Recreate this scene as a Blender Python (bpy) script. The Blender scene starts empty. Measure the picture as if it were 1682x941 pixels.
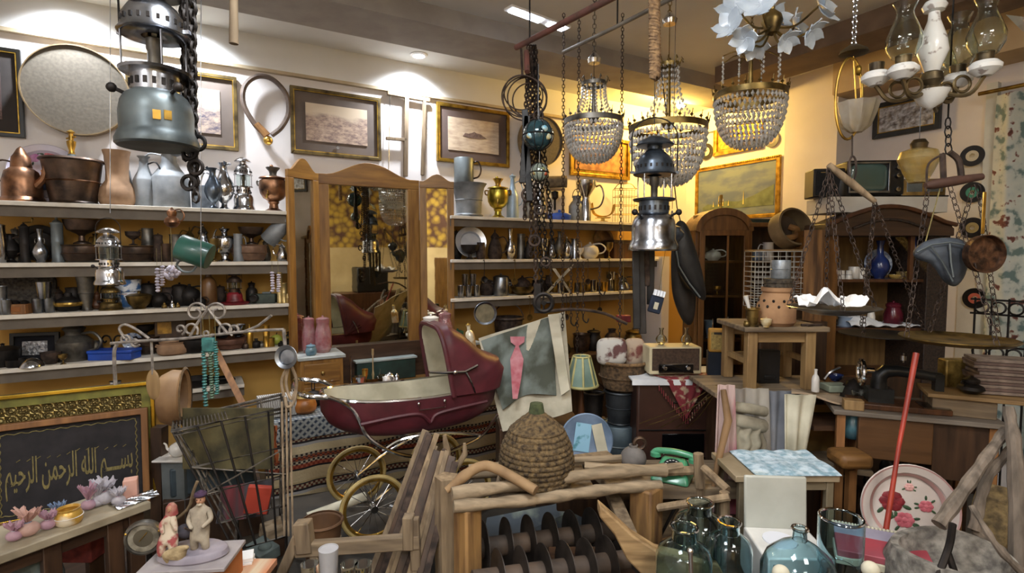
import bpy,math,random
from mathutils import Vector,Matrix,Euler,noise as mnoise
random.seed(7)
PI=math.pi
sc=bpy.context.scene
COL=sc.collection
F=880.0;CX,CY=841.0,470.5;PITCH=math.radians(3.4);EYE=1.55
cd=bpy.data.cameras.new('camera');cam=bpy.data.objects.new('camera',cd);COL.objects.link(cam)
cd.sensor_width=36;cd.lens=36*F/1682;cd.clip_start=.02;cd.clip_end=60
cam.location=(0,0,EYE);cam.rotation_euler=(PI/2-PITCH,0,0);sc.camera=cam
w=bpy.data.worlds.new('world');sc.world=w;w.use_nodes=True
w.node_tree.nodes['Background'].inputs[0].default_value=(.75,.82,1,1)
w.node_tree.nodes['Background'].inputs[1].default_value=.3
sc.view_settings.view_transform='Standard';sc.view_settings.look='None'
sc.view_settings.gamma=1;sc.view_settings.exposure=-0.06;sc.view_settings.use_curve_mapping=False
SP,CP=math.sin(PITCH),math.cos(PITCH)
def ray(px,py):
 a=(px-CX)/F;b=(CY-py)/F
 d=Vector((a,CP+b*SP,-SP+b*CP));return d/d.y
def at(px,py,Y):return Vector((0,0,EYE))+ray(px,py)*Y
def mpp(Y,py=470):return Y*CP/F
A1=math.radians(30.3)
T1=Vector((math.cos(A1),math.sin(A1),0));N1=Vector((math.sin(A1),-math.cos(A1),0))
T2=N1.copy();N2=-T1
P1=Vector((-.27*3.9,3.9,0))
CORN=None
def hit(px,py,P,N,d=0.):
 r=ray(px,py);o=Vector((0,0,EYE));t=((P+N*d)-o).dot(N)/r.dot(N);return o+r*t
CORN=hit(1125,417,P1,N1);CORN.z=0;P2=CORN.copy()
def w1(px,py,d=0.):return hit(px,py,P1,N1,d)
def w2(px,py,d=0.):return hit(px,py,P2,N2,d)
RZ1=A1;RZ2=A1-PI/2
def area(name,loc,size,power,col,target=None,size_y=None):
 l=bpy.data.lights.new(name,'AREA');l.energy=power;l.color=col;l.size=size
 if size_y:l.shape='RECTANGLE';l.size_y=size_y
 o=bpy.data.objects.new(name,l);COL.objects.link(o);o.location=loc
 if target:o.rotation_euler=(Vector(target)-Vector(loc)).to_track_quat('-Z','Y').to_euler()
 return o
ZC=2.96
COOL=(.86,.92,1);WARM=(1,.6,.13);NEUT=(1,.975,.94)
def spot(name,loc,power,col,angle,target,blend=.6,r=.03):
 l=bpy.data.lights.new(name,'SPOT');l.energy=power;l.color=col;l.spot_size=math.radians(angle);l.spot_blend=blend;l.shadow_soft_size=r
 o=bpy.data.objects.new(name,l);COL.objects.link(o);o.location=loc
 o.rotation_euler=(Vector(target)-Vector(loc)).to_track_quat('-Z','Y').to_euler();return o
def point(name,loc,power,col,r=.05):
 l=bpy.data.lights.new(name,'POINT');l.energy=power;l.color=col;l.shadow_soft_size=r
 o=bpy.data.objects.new(name,l);COL.objects.link(o);o.location=loc;return o
LAMP_CEIL=[(-.2,1.0),(1.2,.2),(-1.0,-.6),(.6,-1.4)]
for i,(x,y)in enumerate(LAMP_CEIL):
 area('ceiling_lamp_light',(x,y,ZC-.05),.55,34,NEUT if i%2 else COOL)
SPOTS1=[w1(688,95,.22),w1(310,0,.22),w1(100,-35,.22)]
for i,p in enumerate(SPOTS1):
 q=Vector((p.x,p.y,ZC-.035));spot('downlight_light',q,85,COOL,130,q+Vector((0,0,-1))-N1*.25,.9)
FILL_GLOBES=[(-1.2,-.4),(1.5,-1.0),(.1,-2.2)]  # unseen globes behind the camera, added to brighten room and ceiling
for x,y in FILL_GLOBES:point('fill_globe_light',(x,y,2.3),26,NEUT,.15)
WL=at(1118,172,4.75)
point('warm_lamp_light',WL,150,WARM,.055)
class MB:
 def __init__(s):s.v=[];s.f=[];s.M=Matrix.Identity(4)
 def add(s,vs,fs):
  b=len(s.v);s.v+=[s.M@Vector(v)for v in vs];s.f+=[tuple(b+i for i in f)for f in fs];return s
 def box(s,c,d,rot=None):
  x,y,z=d[0]/2,d[1]/2,d[2]/2
  R=Euler(rot).to_matrix()if rot else Matrix.Identity(3)
  vs=[Vector(c)+R@Vector((sx*x,sy*y,sz*z))for sx in(-1,1)for sy in(-1,1)for sz in(-1,1)]
  return s.add(vs,[(0,1,3,2),(4,6,7,5),(0,4,5,1),(2,3,7,6),(0,2,6,4),(1,5,7,3)])
 def span(s,p0,p1):return s.box([(a+b)/2 for a,b in zip(p0,p1)],[abs(b-a)for a,b in zip(p0,p1)])
 def lathe(s,prof,n=20,c=(0,0,0),R=None,a0=0.,a1=2*PI):
  full=abs(a1-a0-2*PI)<1e-6;m=n if full else n+1
  vs=[];rings=[]
  for r,z in prof:
   if r<1e-6 and full:rings.append([len(vs)]);vs.append((0,0,z))
   else:
    rings.append(list(range(len(vs),len(vs)+m)))
    for k in range(m):
     a=a0+(a1-a0)*k/n;vs.append((r*math.cos(a),r*math.sin(a),z))
  fs=[]
  for A,B in zip(rings,rings[1:]):
   for k in range(n):
    k2=(k+1)%m
    if len(A)==1 and len(B)==1:continue
    if len(A)==1:fs.append((A[0],B[k2],B[k]))
    elif len(B)==1:fs.append((A[k],A[k2],B[0]))
    else:fs.append((A[k],A[k2],B[k2],B[k]))
  R=R or Matrix.Identity(3);c=Vector(c)
  return s.add([c+R@Vector(v)for v in vs],fs)
 def tube(s,path,r,n=6,closed=False,flat=1.):
  P=[Vector(p)for p in path];N=len(P);rr=r if isinstance(r,(list,tuple))else[r]*N
  vs=[];prev=None
  for i,p in enumerate(P):
   if closed:t=P[(i+1)%N]-P[i-1]
   else:t=P[min(i+1,N-1)]-P[max(i-1,0)]
   t=t.normalized()if t.length>1e-9 else Vector((0,0,1))
   if prev is None:
    u=t.cross(Vector((0,0,1)))
    if u.length<.1:u=t.cross(Vector((0,1,0)))
   else:u=prev-t*prev.dot(t)
   u.normalize();prev=u;v=t.cross(u)
   for k in range(n):
    a=2*PI*k/n;vs.append(p+u*math.cos(a)*rr[i]+v*math.sin(a)*rr[i]*flat)
  fs=[]
  for i in range(N if closed else N-1):
   j=(i+1)%N
   for k in range(n):k2=(k+1)%n;fs.append((i*n+k,j*n+k,j*n+k2,i*n+k2))
  if not closed:fs.append(tuple(range(n)));fs.append(tuple(range((N-1)*n,N*n))[::-1])
  return s.add(vs,fs)
 def prism(s,poly,y0,y1,hole=False):
  n=len(poly);vs=[(x,y0,z)for x,z in poly]+[(x,y1,z)for x,z in poly]
  fs=[tuple(range(n)),tuple(range(n,2*n))[::-1]]+[(i,n+i,n+(i+1)%n,(i+1)%n)for i in range(n)]
  return s.add(vs,fs)
 def arch(s,outer,inner,y0,y1):
  n=len(outer);vs=[(x,y,z)for y in(y0,y1)for L in(outer,inner)for x,z in L];fs=[]
  for i in range(n-1):
   o0,i0,o1,i1=i,n+i,2*n+i,3*n+i
   fs+=[(o0,o0+1,i0+1,i0),(o1,i1,i1+1,o1+1),(o0,o1,o1+1,o0+1),(i0,i0+1,i1+1,i1)]
  fs+=[(0,n,3*n,2*n),(n-1,3*n-1,4*n-1,2*n-1)]
  return s.add(vs,fs)
 def ball(s,c,r,n=12,m=8,R=None):
  rx,ry,rz=r if isinstance(r,(tuple,list))else(r,r,r)
  vs=[(0,0,-rz)];
  for j in range(1,m):
   a=-PI/2+PI*j/m
   for k in range(n):b=2*PI*k/n;vs.append((rx*math.cos(a)*math.cos(b),ry*math.cos(a)*math.sin(b),rz*math.sin(a)))
  vs.append((0,0,rz));fs=[];L=len(vs)-1
  for k in range(n):
   k2=(k+1)%n;fs.append((0,1+k2,1+k));fs.append((L,L-n+k,L-n+k2))
   for j in range(m-2):a=1+j*n;fs.append((a+k,a+k2,a+n+k2,a+n+k))
  R=R or Matrix.Identity(3);c=Vector(c)
  return s.add([c+R@Vector(v)for v in vs],fs)
 def torus(s,c,R0,r,axis='z',n=24,m=6,sq=1.):
  path=[]
  for k in range(n):
   a=2*PI*k/n;u,v=R0*math.cos(a),R0*sq*math.sin(a)
   path.append(Vector(c)+Vector({'z':(u,v,0),'y':(u,0,v),'x':(0,u,v)}[axis]))
  return s.tube(path,r,m,True)
 def sheet(s,fn,nu,nv,th=.003):
  G=[[Vector(fn(i/nu,j/nv))for j in range(nv+1)]for i in range(nu+1)]
  top=[];bot=[]
  for i in range(nu+1):
   for j in range(nv+1):
    a=G[min(i+1,nu)][j]-G[max(i-1,0)][j];b=G[i][min(j+1,nv)]-G[i][max(j-1,0)]
    nn=a.cross(b);nn=nn.normalized()if nn.length>1e-12 else Vector((0,0,1))
    top.append(G[i][j]+nn*th/2);bot.append(G[i][j]-nn*th/2)
  W=nv+1;K=len(top);fs=[]
  for i in range(nu):
   for j in range(nv):
    a=i*W+j;fs.append((a,a+W,a+W+1,a+1));fs.append((K+a,K+a+1,K+a+W+1,K+a+W))
  edge=[i*W for i in range(nu)]+[nu*W+j for j in range(nv)]+[i*W+nv for i in range(nu,0,-1)]+[j for j in range(nv,0,-1)]
  for a,b in zip(edge,edge[1:]+edge[:1]):fs.append((a,b,K+b,K+a))
  return s.add(top+bot,fs)
 def build(s,name,m,parent=None,smooth=True,bevel=0,sharp=38):
  me=bpy.data.meshes.new(name);me.from_pydata(s.v,[],s.f);me.update()
  o=bpy.data.objects.new(name,me);COL.objects.link(o)
  if m:me.materials.append(m)
  if smooth:
   me.polygons.foreach_set('use_smooth',[True]*len(me.polygons));me.set_sharp_from_angle(angle=math.radians(sharp))
  if bevel:
   b=o.modifiers.new('b','BEVEL');b.width=bevel;b.segments=2;b.limit_method='ANGLE'
  if parent:o.parent=parent
  return o
def tag(o,label=None,cat=None,group=None,kind=None):
 if label:o['label']=label
 if cat:o['category']=cat
 if group:o['group']=group
 if kind:o['kind']=kind
 return o
def T(name,label,cat,loc=(0,0,0),rz=0.,group=None,rot=None):
 o=bpy.data.objects.new(name,None);COL.objects.link(o);o.location=loc;o.empty_display_size=.02
 o.rotation_euler=rot if rot else(0,0,rz);return tag(o,label,cat,group)
def struct(o):o['kind']='structure';return o
def dup(root,loc,label,rz=None,group=None,rot=None,scale=None):
 def cp(o,par):
  c=o.copy();COL.objects.link(c)
  if par:c.parent=par
  for ch in[x for x in KIDS.get(o.name,[])]:KIDS.setdefault(c.name,[]).append(cp(ch,c))
  return c
 def idx(o):
  KIDS[o.name]=list(o.children)
  for ch in o.children:idx(ch)
 if root.name not in KIDS:idx(root)
 c=cp(root,None);c.location=loc;c['label']=label
 if rz is not None:c.rotation_euler=(0,0,rz)
 if rot is not None:c.rotation_euler=rot
 if scale is not None:c.scale=(scale,)*3 if isinstance(scale,(int,float))else scale
 if group:c['group']=group
 return c
KIDS={}
MC={}
def srgb(h):
 h=h.lstrip('#');c=[int(h[i:i+2],16)/255 for i in(0,2,4)]
 return tuple((x/12.92 if x<=.04045 else((x+.055)/1.055)**2.4)for x in c)+(1,)
def mat(name,c1,c2=None,rough=.5,metal=0.,scale=8.,bump=.0,stretch=(1,1,1),detail=6,trans=0.,ior=1.5,emit=0.,alpha=1.,lo=.35,hi=.65,bscale=None,coat=0.,kind='noise',sheen=0.):
 if name in MC:return MC[name]
 m=bpy.data.materials.new(name);m.use_nodes=True;nt=m.node_tree;N=nt.nodes;L=nt.links;b=N['Principled BSDF']
 b.inputs['Roughness'].default_value=rough;b.inputs['Metallic'].default_value=metal
 b.inputs['Transmission Weight'].default_value=trans;b.inputs['IOR'].default_value=ior;b.inputs['Coat Weight'].default_value=coat
 b.inputs['Sheen Weight'].default_value=sheen;b.inputs['Alpha'].default_value=alpha
 a=srgb(c1);d=srgb(c2)if c2 else None
 b.inputs['Base Color'].default_value=a
 if d or bump:
  tc=N.new('ShaderNodeTexCoord');mp=N.new('ShaderNodeMapping');mp.inputs['Scale'].default_value=stretch
  L.new(tc.outputs['Object'],mp.inputs[0])
  if kind=='noise':
   t=N.new('ShaderNodeTexNoise');t.inputs['Scale'].default_value=scale;t.inputs['Detail'].default_value=detail;out=t.outputs[0]
  elif kind=='voronoi':
   t=N.new('ShaderNodeTexVoronoi');t.inputs['Scale'].default_value=scale;out=t.outputs[0]
  elif kind=='wave':
   t=N.new('ShaderNodeTexWave');t.inputs['Scale'].default_value=scale;t.inputs['Distortion'].default_value=4;t.inputs['Detail'].default_value=3;out=t.outputs[1]
  elif kind=='magic':
   t=N.new('ShaderNodeTexMagic');t.turbulence_depth=3;t.inputs['Scale'].default_value=scale;out=t.outputs[1]
  elif kind=='checker':
   t=N.new('ShaderNodeTexChecker');t.inputs['Scale'].default_value=scale;out=t.outputs[1]
  L.new(mp.outputs[0],t.inputs['Vector'])
  if d:
   r=N.new('ShaderNodeValToRGB');r.color_ramp.elements[0].position=lo;r.color_ramp.elements[1].position=hi
   r.color_ramp.elements[0].color=a;r.color_ramp.elements[1].color=d
   L.new(out,r.inputs[0]);L.new(r.outputs[0],b.inputs['Base Color'])
  if bump:
   bt=out
   if bscale:
    t2=N.new('ShaderNodeTexNoise');t2.inputs['Scale'].default_value=bscale;t2.inputs['Detail'].default_value=5;L.new(mp.outputs[0],t2.inputs['Vector']);bt=t2.outputs[0]
   bp=N.new('ShaderNodeBump');bp.inputs['Strength'].default_value=bump;bp.inputs['Distance'].default_value=.01
   L.new(bt,bp.inputs['Height']);L.new(bp.outputs[0],b.inputs['Normal'])
 if emit:b.inputs['Emission Color'].default_value=a;b.inputs['Emission Strength'].default_value=emit
 MC[name]=m;return m
def metal(name,c1,c2,rough=.35,met=.9,scale=14,bump=.08):return mat(name,c1,c2,rough,met,scale,bump,lo=.38,hi=.68)
COPPER=metal('copper','#a87a5a','#4a372c',.38);BRASS=metal('brass','#d9ae52','#7d6230',.28);SILVER=metal('silver','#e4e4e6','#8f9297',.16,1)
NICKEL=metal('nickel','#b9bcc2','#6c6f76',.22,1);STEEL=metal('steel','#9da2a8','#5d6066',.3,.95);ZINC=metal('zinc','#96999b','#6c7073',.6,.45,9)
IRON=metal('dark_iron','#35302d','#1b1a1a',.55,.7);RUST=mat('rusty_iron','#54443a','#2a211d',.75,.4,30,.25);PEWTER=metal('pewter','#77736b','#3d3a36',.42,.75)
DCOP=metal('dark_copper','#635043','#2e2723',.4,.75);DBRASS=metal('tarnished_brass','#8f7744','#3c3322',.38,.85);BLUED=metal('blued_steel','#6a7480','#363c44',.28,.8)
GREYM=metal('grey_enamel','#767e80','#4b5152',.45,.4,6);CHROME=mat('chrome','#e8eaee',rough=.08,metal=1)
CLAY=mat('clay','#ad8a6a','#82654c',.85,0,9,.12);PALECLAY=mat('pale_clay','#b5a68a','#7f7156',.85,0,14,.15);CERAM=mat('white_ceramic','#e6e3dc','#c6c3bd',.25,0,6,coat=.4)
BLUECER=mat('blue_ceramic','#24366f','#131c3f',.25,0,10,coat=.5);GREENM=mat('green_enamel','#2c6154','#1d4239',.35,0,7,coat=.3);REDM=mat('red_enamel','#9c2430','#5a161c',.4,0,9,.05)
BLUEP=mat('blue_plastic','#1f4fb8','#173a8c',.4,0,5);BLACKP=mat('black_plastic','#17171a','#0c0c0d',.4,0,5);CREAMP=mat('cream_plastic','#cfc4a2','#a59a7a',.5,0,6)
GLASS=mat('clear_glass','#eef6f4',rough=.02,trans=1,ior=1.35);GLASSB=mat('bluish_glass','#cfe7ee',rough=.02,trans=1,ior=1.4);GLASSP=mat('pink_glass','#e59aa5','#f2d6d6',.12,0,40,.2,trans=.8)
CRYS=mat('crystal','#fbfbf8',rough=.05,metal=.3,trans=.45,ior=1.8);AMBER=mat('amber_glass','#e8c86a','#f2e3b0',.1,0,20,.1,trans=.75)
def wood(name,c1,c2,rough=.55,s=5,ax='z',bump=.12,coat=0):
 st={'z':(7,7,.8),'x':(.8,7,7),'y':(7,.8,7)}[ax]
 return mat(name,c1,c2,rough,0,s,bump,st,8,coat=coat,lo=.3,hi=.7)
OAK=wood('golden_oak','#976d33','#6b471f',.4,coat=.2);OAKX=wood('golden_oak_rail','#976d33','#6b471f',.4,ax='x',coat=.2);OLDW=wood('weathered_wood','#8d7a60','#5a4b3a',.85);OLDWX=wood('weathered_wood_rail','#8d7a60','#57493a',.85,ax='x')
PINE=wood('pine','#a38558','#755a39',.6);PINEX=wood('pine_rail','#a38558','#755a39',.6,ax='x');DARKW=wood('dark_wood','#4b3423','#2a1c13',.45);DARKWX=wood('dark_wood_rail','#4b3423','#2a1c13',.45,ax='x');CARVED=mat('carved_wood','#3d2c20','#1c1410',.6,0,90,.6)
WALN=wood('walnut','#5f3b22','#3c2415',.4);LOGW=wood('log_wood','#a08a6c','#66543f',.85,6);LOGX=wood('log_wood_rail','#a59175','#645643',.85,6,'x');ORNW=wood('orange_wood','#96683c','#6a4526',.5)
GOLD=metal('gold_leaf','#b3903c','#74581f',.35,.8,20);OLIVEG=mat('olive_gold','#7c7a35','#5b5926',.5,.3,20);BLACKF=mat('black_frame','#16140f','#0d0c0a',.35)
LEATHER=mat('black_leather','#1d1d1e','#0e0e10',.5,0,18,.3);MAROON=mat('maroon_leather','#5a2129','#43181f',.5,0,9,.08);CREAMC=mat('cream_cloth','#cfc9b4','#a7a18b',.9,0,6,.1);WHITEC=mat('white_cloth','#e9ebee','#cfd3d8',.9,0,8,.1)
PAPER=mat('white_paper','#efefee',rough=.8)
ROPEM=mat('rope_fibre','#93744f','#5e4833',.95,0,60,.5);WICK=mat('wicker','#6b543a','#3a2c1e',.9,0,60,.6);STONE=mat('stone','#8b857b','#55504a',.95,0,35,.6);MIRROR=mat('aged_mirror','#d9d6c6','#b5ae98',.02,1,5,.015,lo=.3,hi=.8)
def chainmb(mb,p0,p1,L=.03,r=.003,sag=0.,n=8):
 p0,p1=Vector(p0),Vector(p1);D=(p1-p0).length;K=max(2,int(D/(L*.72)))
 for i in range(K):
  t=(i+.5)/K;c=p0.lerp(p1,t)-Vector((0,0,sag*4*t*(1-t)));d=(p1-p0).normalized()
  u=d.cross(Vector((0,1,0))if abs(d.y)<.8 else Vector((1,0,0))).normalized();v=d.cross(u)
  if i%2:u=v
  mb.tube([c+d*math.cos(2*PI*k/n)*L*.5+u*math.sin(2*PI*k/n)*L*.3 for k in range(n)],r,4,True)
 return mb
def curve(pts,n=24):
 P=[Vector(p)for p in pts];P=[P[0]*2-P[1]]+P+[P[-1]*2-P[-2]];out=[];S=len(P)-3;per=max(2,n//S)
 for i in range(S):
  a,b,c,d=P[i:i+4]
  for k in range(per):
   t=k/per;out.append(.5*((2*b)+(c-a)*t+(2*a-5*b+4*c-d)*t*t+(3*b-a-3*c+d)*t**3))
 out.append(P[-2]);return out
def bar(mb,a,b,w,d,up=(0,0,1)):
 a,b=Vector(a),Vector(b);t=(b-a).normalized();u=t.cross(Vector(up));u=u.normalized()if u.length>.01 else Vector((1,0,0));v=t.cross(u)
 vs=[p+u*w/2*i+v*d/2*j for p in(a,b)for i,j in((-1,-1),(1,-1),(1,1),(-1,1))]
 return mb.add(vs,[(0,1,2,3),(7,6,5,4),(0,4,5,1),(1,5,6,2),(2,6,7,3),(3,7,4,0)])
def one(name,label,cat,mb,m,loc=None,rz=0,group=None,rot=None,kind=None,**k):
 o=mb.build(name,m,None,**k);tag(o,label,cat,group,kind)
 if loc is not None:o.location=loc
 o.rotation_euler=rot if rot else(0,0,rz);return o
# ================================================================ the room
def wallslab(name,p,t,n,L0,L1,z0,z1,m,th=.12):
 mb=MB();a=p+t*L0;b=p+t*L1
 vs=[a,b,b-n*th,a-n*th];mb.add([(v.x,v.y,z)for z in(z0,z1)for v in vs],[(0,3,2,1),(4,5,6,7),(0,1,5,4),(1,2,6,5),(2,3,7,6),(3,0,4,7)])
 return struct(mb.build(name,m,smooth=False))
WALLP=mat('wall_paint','#e4dedb','#dad4d0',.8,0,3,.03);OCHRE=mat('ochre_paint','#b8924f','#a88446',.85,0,4,.03);CEILP=mat('ceiling_paint','#dcdcda','#d2d1cd',.85,0,2)
def secwall(name,c1,c2,split):
 m=bpy.data.materials.new(name);m.use_nodes=True;nt=m.node_tree;b=nt.nodes['Principled BSDF'];b.inputs['Roughness'].default_value=.85
 tc=nt.nodes.new('ShaderNodeTexCoord');sx=nt.nodes.new('ShaderNodeSeparateXYZ');gt=nt.nodes.new('ShaderNodeMath');gt.operation='GREATER_THAN';gt.inputs[1].default_value=split
 mx=nt.nodes.new('ShaderNodeMix');mx.data_type='RGBA';mx.inputs['A'].default_value=srgb(c1);mx.inputs['B'].default_value=srgb(c2)
 nz=nt.nodes.new('ShaderNodeTexNoise');nz.inputs['Scale'].default_value=3;bp=nt.nodes.new('ShaderNodeBump');bp.inputs['Strength'].default_value=.05
 nt.links.new(tc.outputs['Object'],sx.inputs[0]);nt.links.new(sx.outputs[2],gt.inputs[0]);nt.links.new(gt.outputs[0],mx.inputs['Factor']);nt.links.new(mx.outputs['Result'],b.inputs['Base Color'])
 nt.links.new(tc.outputs['Object'],nz.inputs['Vector']);nt.links.new(nz.outputs[0],bp.inputs['Height']);nt.links.new(bp.outputs[0],b.inputs['Normal']);return m
SZ=[w1(240,338,.26).z,w1(240,430.5,.26).z,w1(240,508,.26).z,w1(240,588,.26).z]
RS=[w1(950,362,.26).z,w1(900,425.5,.26).z,w1(900,484,.26).z]
fz=w1(500,130).z
WOCH=secwall('shelf_wall_paint','#b88f48','#e4dfdd',SZ[0]-.01)
wallslab('wall_left',CORN,-T1,N1,-.12,6.2,0,3.1,WOCH)
wallslab('wall_back',CORN,T2,N2,0,6.5,0,3.1,WALLP)
q=CORN+T2*6.4
STONEW=mat('stone_cladding','#dcb64e','#6a4a3c',.8,0,9,.5,kind='voronoi',lo=.25,hi=.75)
_g=STONEW.node_tree;_tc=_g.nodes.new('ShaderNodeTexCoord');_sx=_g.nodes.new('ShaderNodeSeparateXYZ');_r=_g.nodes.new('ShaderNodeValToRGB');_m=_g.nodes.new('ShaderNodeMix');_m.data_type='RGBA';_d=_g.nodes.new('ShaderNodeMath');_d.operation='MULTIPLY';_d.inputs[1].default_value=1/3.1
_g.links.new(_tc.outputs['Object'],_sx.inputs[0]);_g.links.new(_sx.outputs[2],_d.inputs[0]);_g.links.new(_d.outputs[0],_r.inputs[0]);_r.color_ramp.interpolation='CONSTANT';_r.color_ramp.elements[0].color=(0,0,0,1);_r.color_ramp.elements[1].position=.54;_r.color_ramp.elements[1].color=(1,1,1,1)
_b=_g.nodes['Principled BSDF'];_o=_b.inputs['Base Color'].links[0].from_socket;_m.inputs['A'].default_value=srgb('#e3c994');_g.links.new(_r.outputs[0],_m.inputs['Factor']);_g.links.new(_o,_m.inputs['B']);_g.links.new(_m.outputs['Result'],_b.inputs['Base Color'])
wallslab('wall_front',CORN-T1*6.1+T2*6.4,T1,-N1,-.1,6.3,0,3.1,STONEW)
wallslab('wall_right',CORN-T1*6.1,T2,T1,0,6.5,0,3.1,WALLP)
FLOORM=mat('floor_tiles','#4b443c','#39332d',.5,0,4,.05)
mb=MB();mb.box((-.6,1.2,-.06),(12,12,.12),(0,0,A1));struct(mb.build('floor',FLOORM,smooth=False))
mb=MB();mb.box((-.6,1.2,ZC+.06),(12,12,.12),(0,0,A1));struct(mb.build('ceiling',CEILP,smooth=False))
TRIMP=mat('trim_paint','#b8a88c','#a8987c',.7)
def along(name,P,Tt,Nn,a,b,d0,d1,z0,z1,m):
 mb=MB();ps=[P+Tt*a+Nn*d0,P+Tt*b+Nn*d0,P+Tt*b+Nn*d1,P+Tt*a+Nn*d1]
 mb.add([(v.x,v.y,z)for z in(z0,z1)for v in ps],[(0,1,2,3),(7,6,5,4),(0,4,5,1),(1,5,6,2),(2,6,7,3),(3,7,4,0)])
 return struct(mb.build(name,m,smooth=False))
along('trim_1',CORN,-T1,N1,0,6.1,0,.035,fz,fz+.02,TRIMP)
along('trim_2',CORN,-T1,N1,0,6.1,0,.03,fz+.02,ZC,CEILP)
GREYP=mat('beam_paint','#a39c94','#97908a',.85)
along('trim_3',CORN,-T1,N1,-.05,6.1,.60,.98,2.85,ZC,GREYP)
along('trim_4',CORN,T2,N2,.0,1.1,.0,.04,2.74,ZC,CEILP)
def s2(px,py=417,d=0.):v=w2(px,py,d)-CORN;return v.dot(T2)
pa,pb=s2(1283,d=.22),s2(1368,d=.22)
along('wall_pillar',CORN,T2,N2,pa,pb,0,.22,0,ZC,WALLP)
BROWNP=mat('brown_beam_paint','#7d6856','#6d5a4a',.85)
along('trim_5',CORN,T2,N2,pb,6.4,.0,.30,2.72,ZC,mat('beige_beam_paint','#c9b391','#bda685',.85))
along('trim_6',CORN,T2,N2,pa-.1,6.4,.60,.95,2.84,ZC,BROWNP)
along('baseboard_left',CORN,-T1,N1,0,6.1,0,.015,0,.09,TRIMP)
EM_C=mat('cool_led','#e6eeff',emit=30);EM_W=mat('warm_bulb','#ffe7a0',emit=30);EM_N=mat('neutral_panel','#fff4e4',emit=5);WHITEM=mat('white_metal','#e8e8e6',rough=.4)
def fit(name,label,cat,p,r=.045):
 t=T(name,label,cat,(p.x,p.y,ZC))
 m=MB();m.lathe([(r*.8,0),(r*1.25,0),(r*1.25,-.006),(r*.85,-.012),(r*.8,-.004)],24);m.build('bezel',WHITEM,t)
 m=MB();m.lathe([(0,-.006),(r*.84,-.004)],24);m.build('diffuser',EM_C,t);return t
for p,l in zip(SPOTS1,('round recessed downlight glowing cool white above the framed photographs','cool white recessed downlight above the big hanging lantern','cool white recessed downlight above the big round sieve')):
 fit('ceiling_downlight',l,'ceiling light',p,.05)
for(x,y),l in zip(LAMP_CEIL,('square ceiling light panel above the middle of the shop','square ceiling light panel towards the curtain','square ceiling light panel behind the shop middle','square ceiling light panel near the stone wall')):
 t=T('ceiling_panel',l,'ceiling light',(x,y,ZC));m=MB();m.box((0,0,-.01),(.6,.6,.02));m.build('panel_housing',WHITEM,t)
 m=MB();m.box((0,0,-.022),(.54,.54,.004));m.build('diffuser',EM_N,t)
for(x,y),l in zip(FILL_GLOBES,('added fill-light globe behind the camera at the left','added fill-light globe behind the camera at the right','added fill-light globe farthest behind the camera')):  # glowing bodies for the added fill lights, out of view
 t=T('fill_globe',l,'pendant lamp',(x,y,2.3));m=MB();m.ball((0,0,0),.12,20,12);g=m.build('glass_globe',mat('fill_globe_glow','#fff3e0',emit=6),t)
 m=MB();m.tube([(0,0,.12),(0,0,ZC-2.3)],.004,6);m.build('cord',BLACKP,t)
a=at(838,40,2.9);b=at(928,55,3.15);z=2.85
t=T('linear_ceiling_light','long narrow light fitting glowing white under the grey ceiling beam','ceiling light',((a.x+b.x)/2,(a.y+b.y)/2,z),rz=math.atan2(b.y-a.y,b.x-a.x))
L=(b-a).xy.length
m=MB();m.box((0,0,-.006),(L+.03,.07,.012));m.build('housing',WHITEM,t,bevel=.002)
for s,ww in((-.22,.52),(.34,.3)):
 m=MB();m.box((s*L,0,-.015),(L*ww,.05,.008));m.build('light_tube',EM_C,t,bevel=.002)
t=T('corner_bulb','glowing warm round bulb in the ceiling corner behind the chandeliers','lamp',WL)
m=MB();m.ball((0,0,0),.035,16,10);g=m.build('bulb_globe',mat('frosted_bulb','#fff0b0',emit=60),t)
m=MB();m.tube([(0,0,.035),(0,0,.09)],.016,12);m.build('socket',BRASS,t)
m=MB();m.tube([(0,0,.09),(0,0,ZC-WL.z)],.003,6);m.build('cable',BLACKP,t)
SHW=mat('shelf_white','#e9e3d6','#cfc7b8',.6,0,8,.04);APR=mat('shelf_apron','#6f6558','#5c5348',.7,0,8,.04)
def s1(px,py=417,d=0.):return(w1(px,py,d)-CORN).dot(-T1)
def shelf(label,x0,x1,z,d=.26,ap=.055,group='long wall shelves'):
 a,b=s1(x1,417,d),s1(x0,417,d);c=CORN-T1*(a+b)/2
 t=T('wall_shelf',label,'shelf',(c.x,c.y,z),rz=RZ1,group=group)
 m=MB();m.box((0,-d/2,-.011),(b-a,d,.022));m.build('board',SHW,t,bevel=.002)
 m=MB();m.box((0,-d+.035,-.022-ap/2),(b-a,.018,ap));m.build('apron',APR,t,bevel=.001)
 return t
nm=['topmost long white shelf carrying the copper ewer and zinc jugs','second long white shelf below the zinc jugs, carrying stacked bowls','third long white shelf carrying steel beakers and the red lantern','lowest long white shelf carrying the blue box']
for z,l in zip(SZ,nm):shelf(l,-40,474 if z==SZ[0]else 482,z)
nr=['topmost shelf right of the mirror, carrying the brass samovar','middle shelf right of the mirror, carrying the white teapot','lower shelf right of the mirror, carrying rows of metal cups']
for z,l,x1 in zip(RS,nr,(1048,1090,1045)):shelf(l,742,x1,z,group='shelves beside the mirror')
shelf('low grey shelf under the beads behind the wire rack',130,395,w1(240,648,.26).z,group='long wall shelves')
v=w1(1093,417,.3);o=along('shelf_side_board',CORN,-T1,N1,s1(1100,417,.3),s1(1088,417,.3)+.0,0,.3,.3,RS[1]+.02,WALLP);o['kind']='thing';tag(o,'white upright end board of the shelves right of the mirror','board')
cw=s2(1628)
m=MB()
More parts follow.
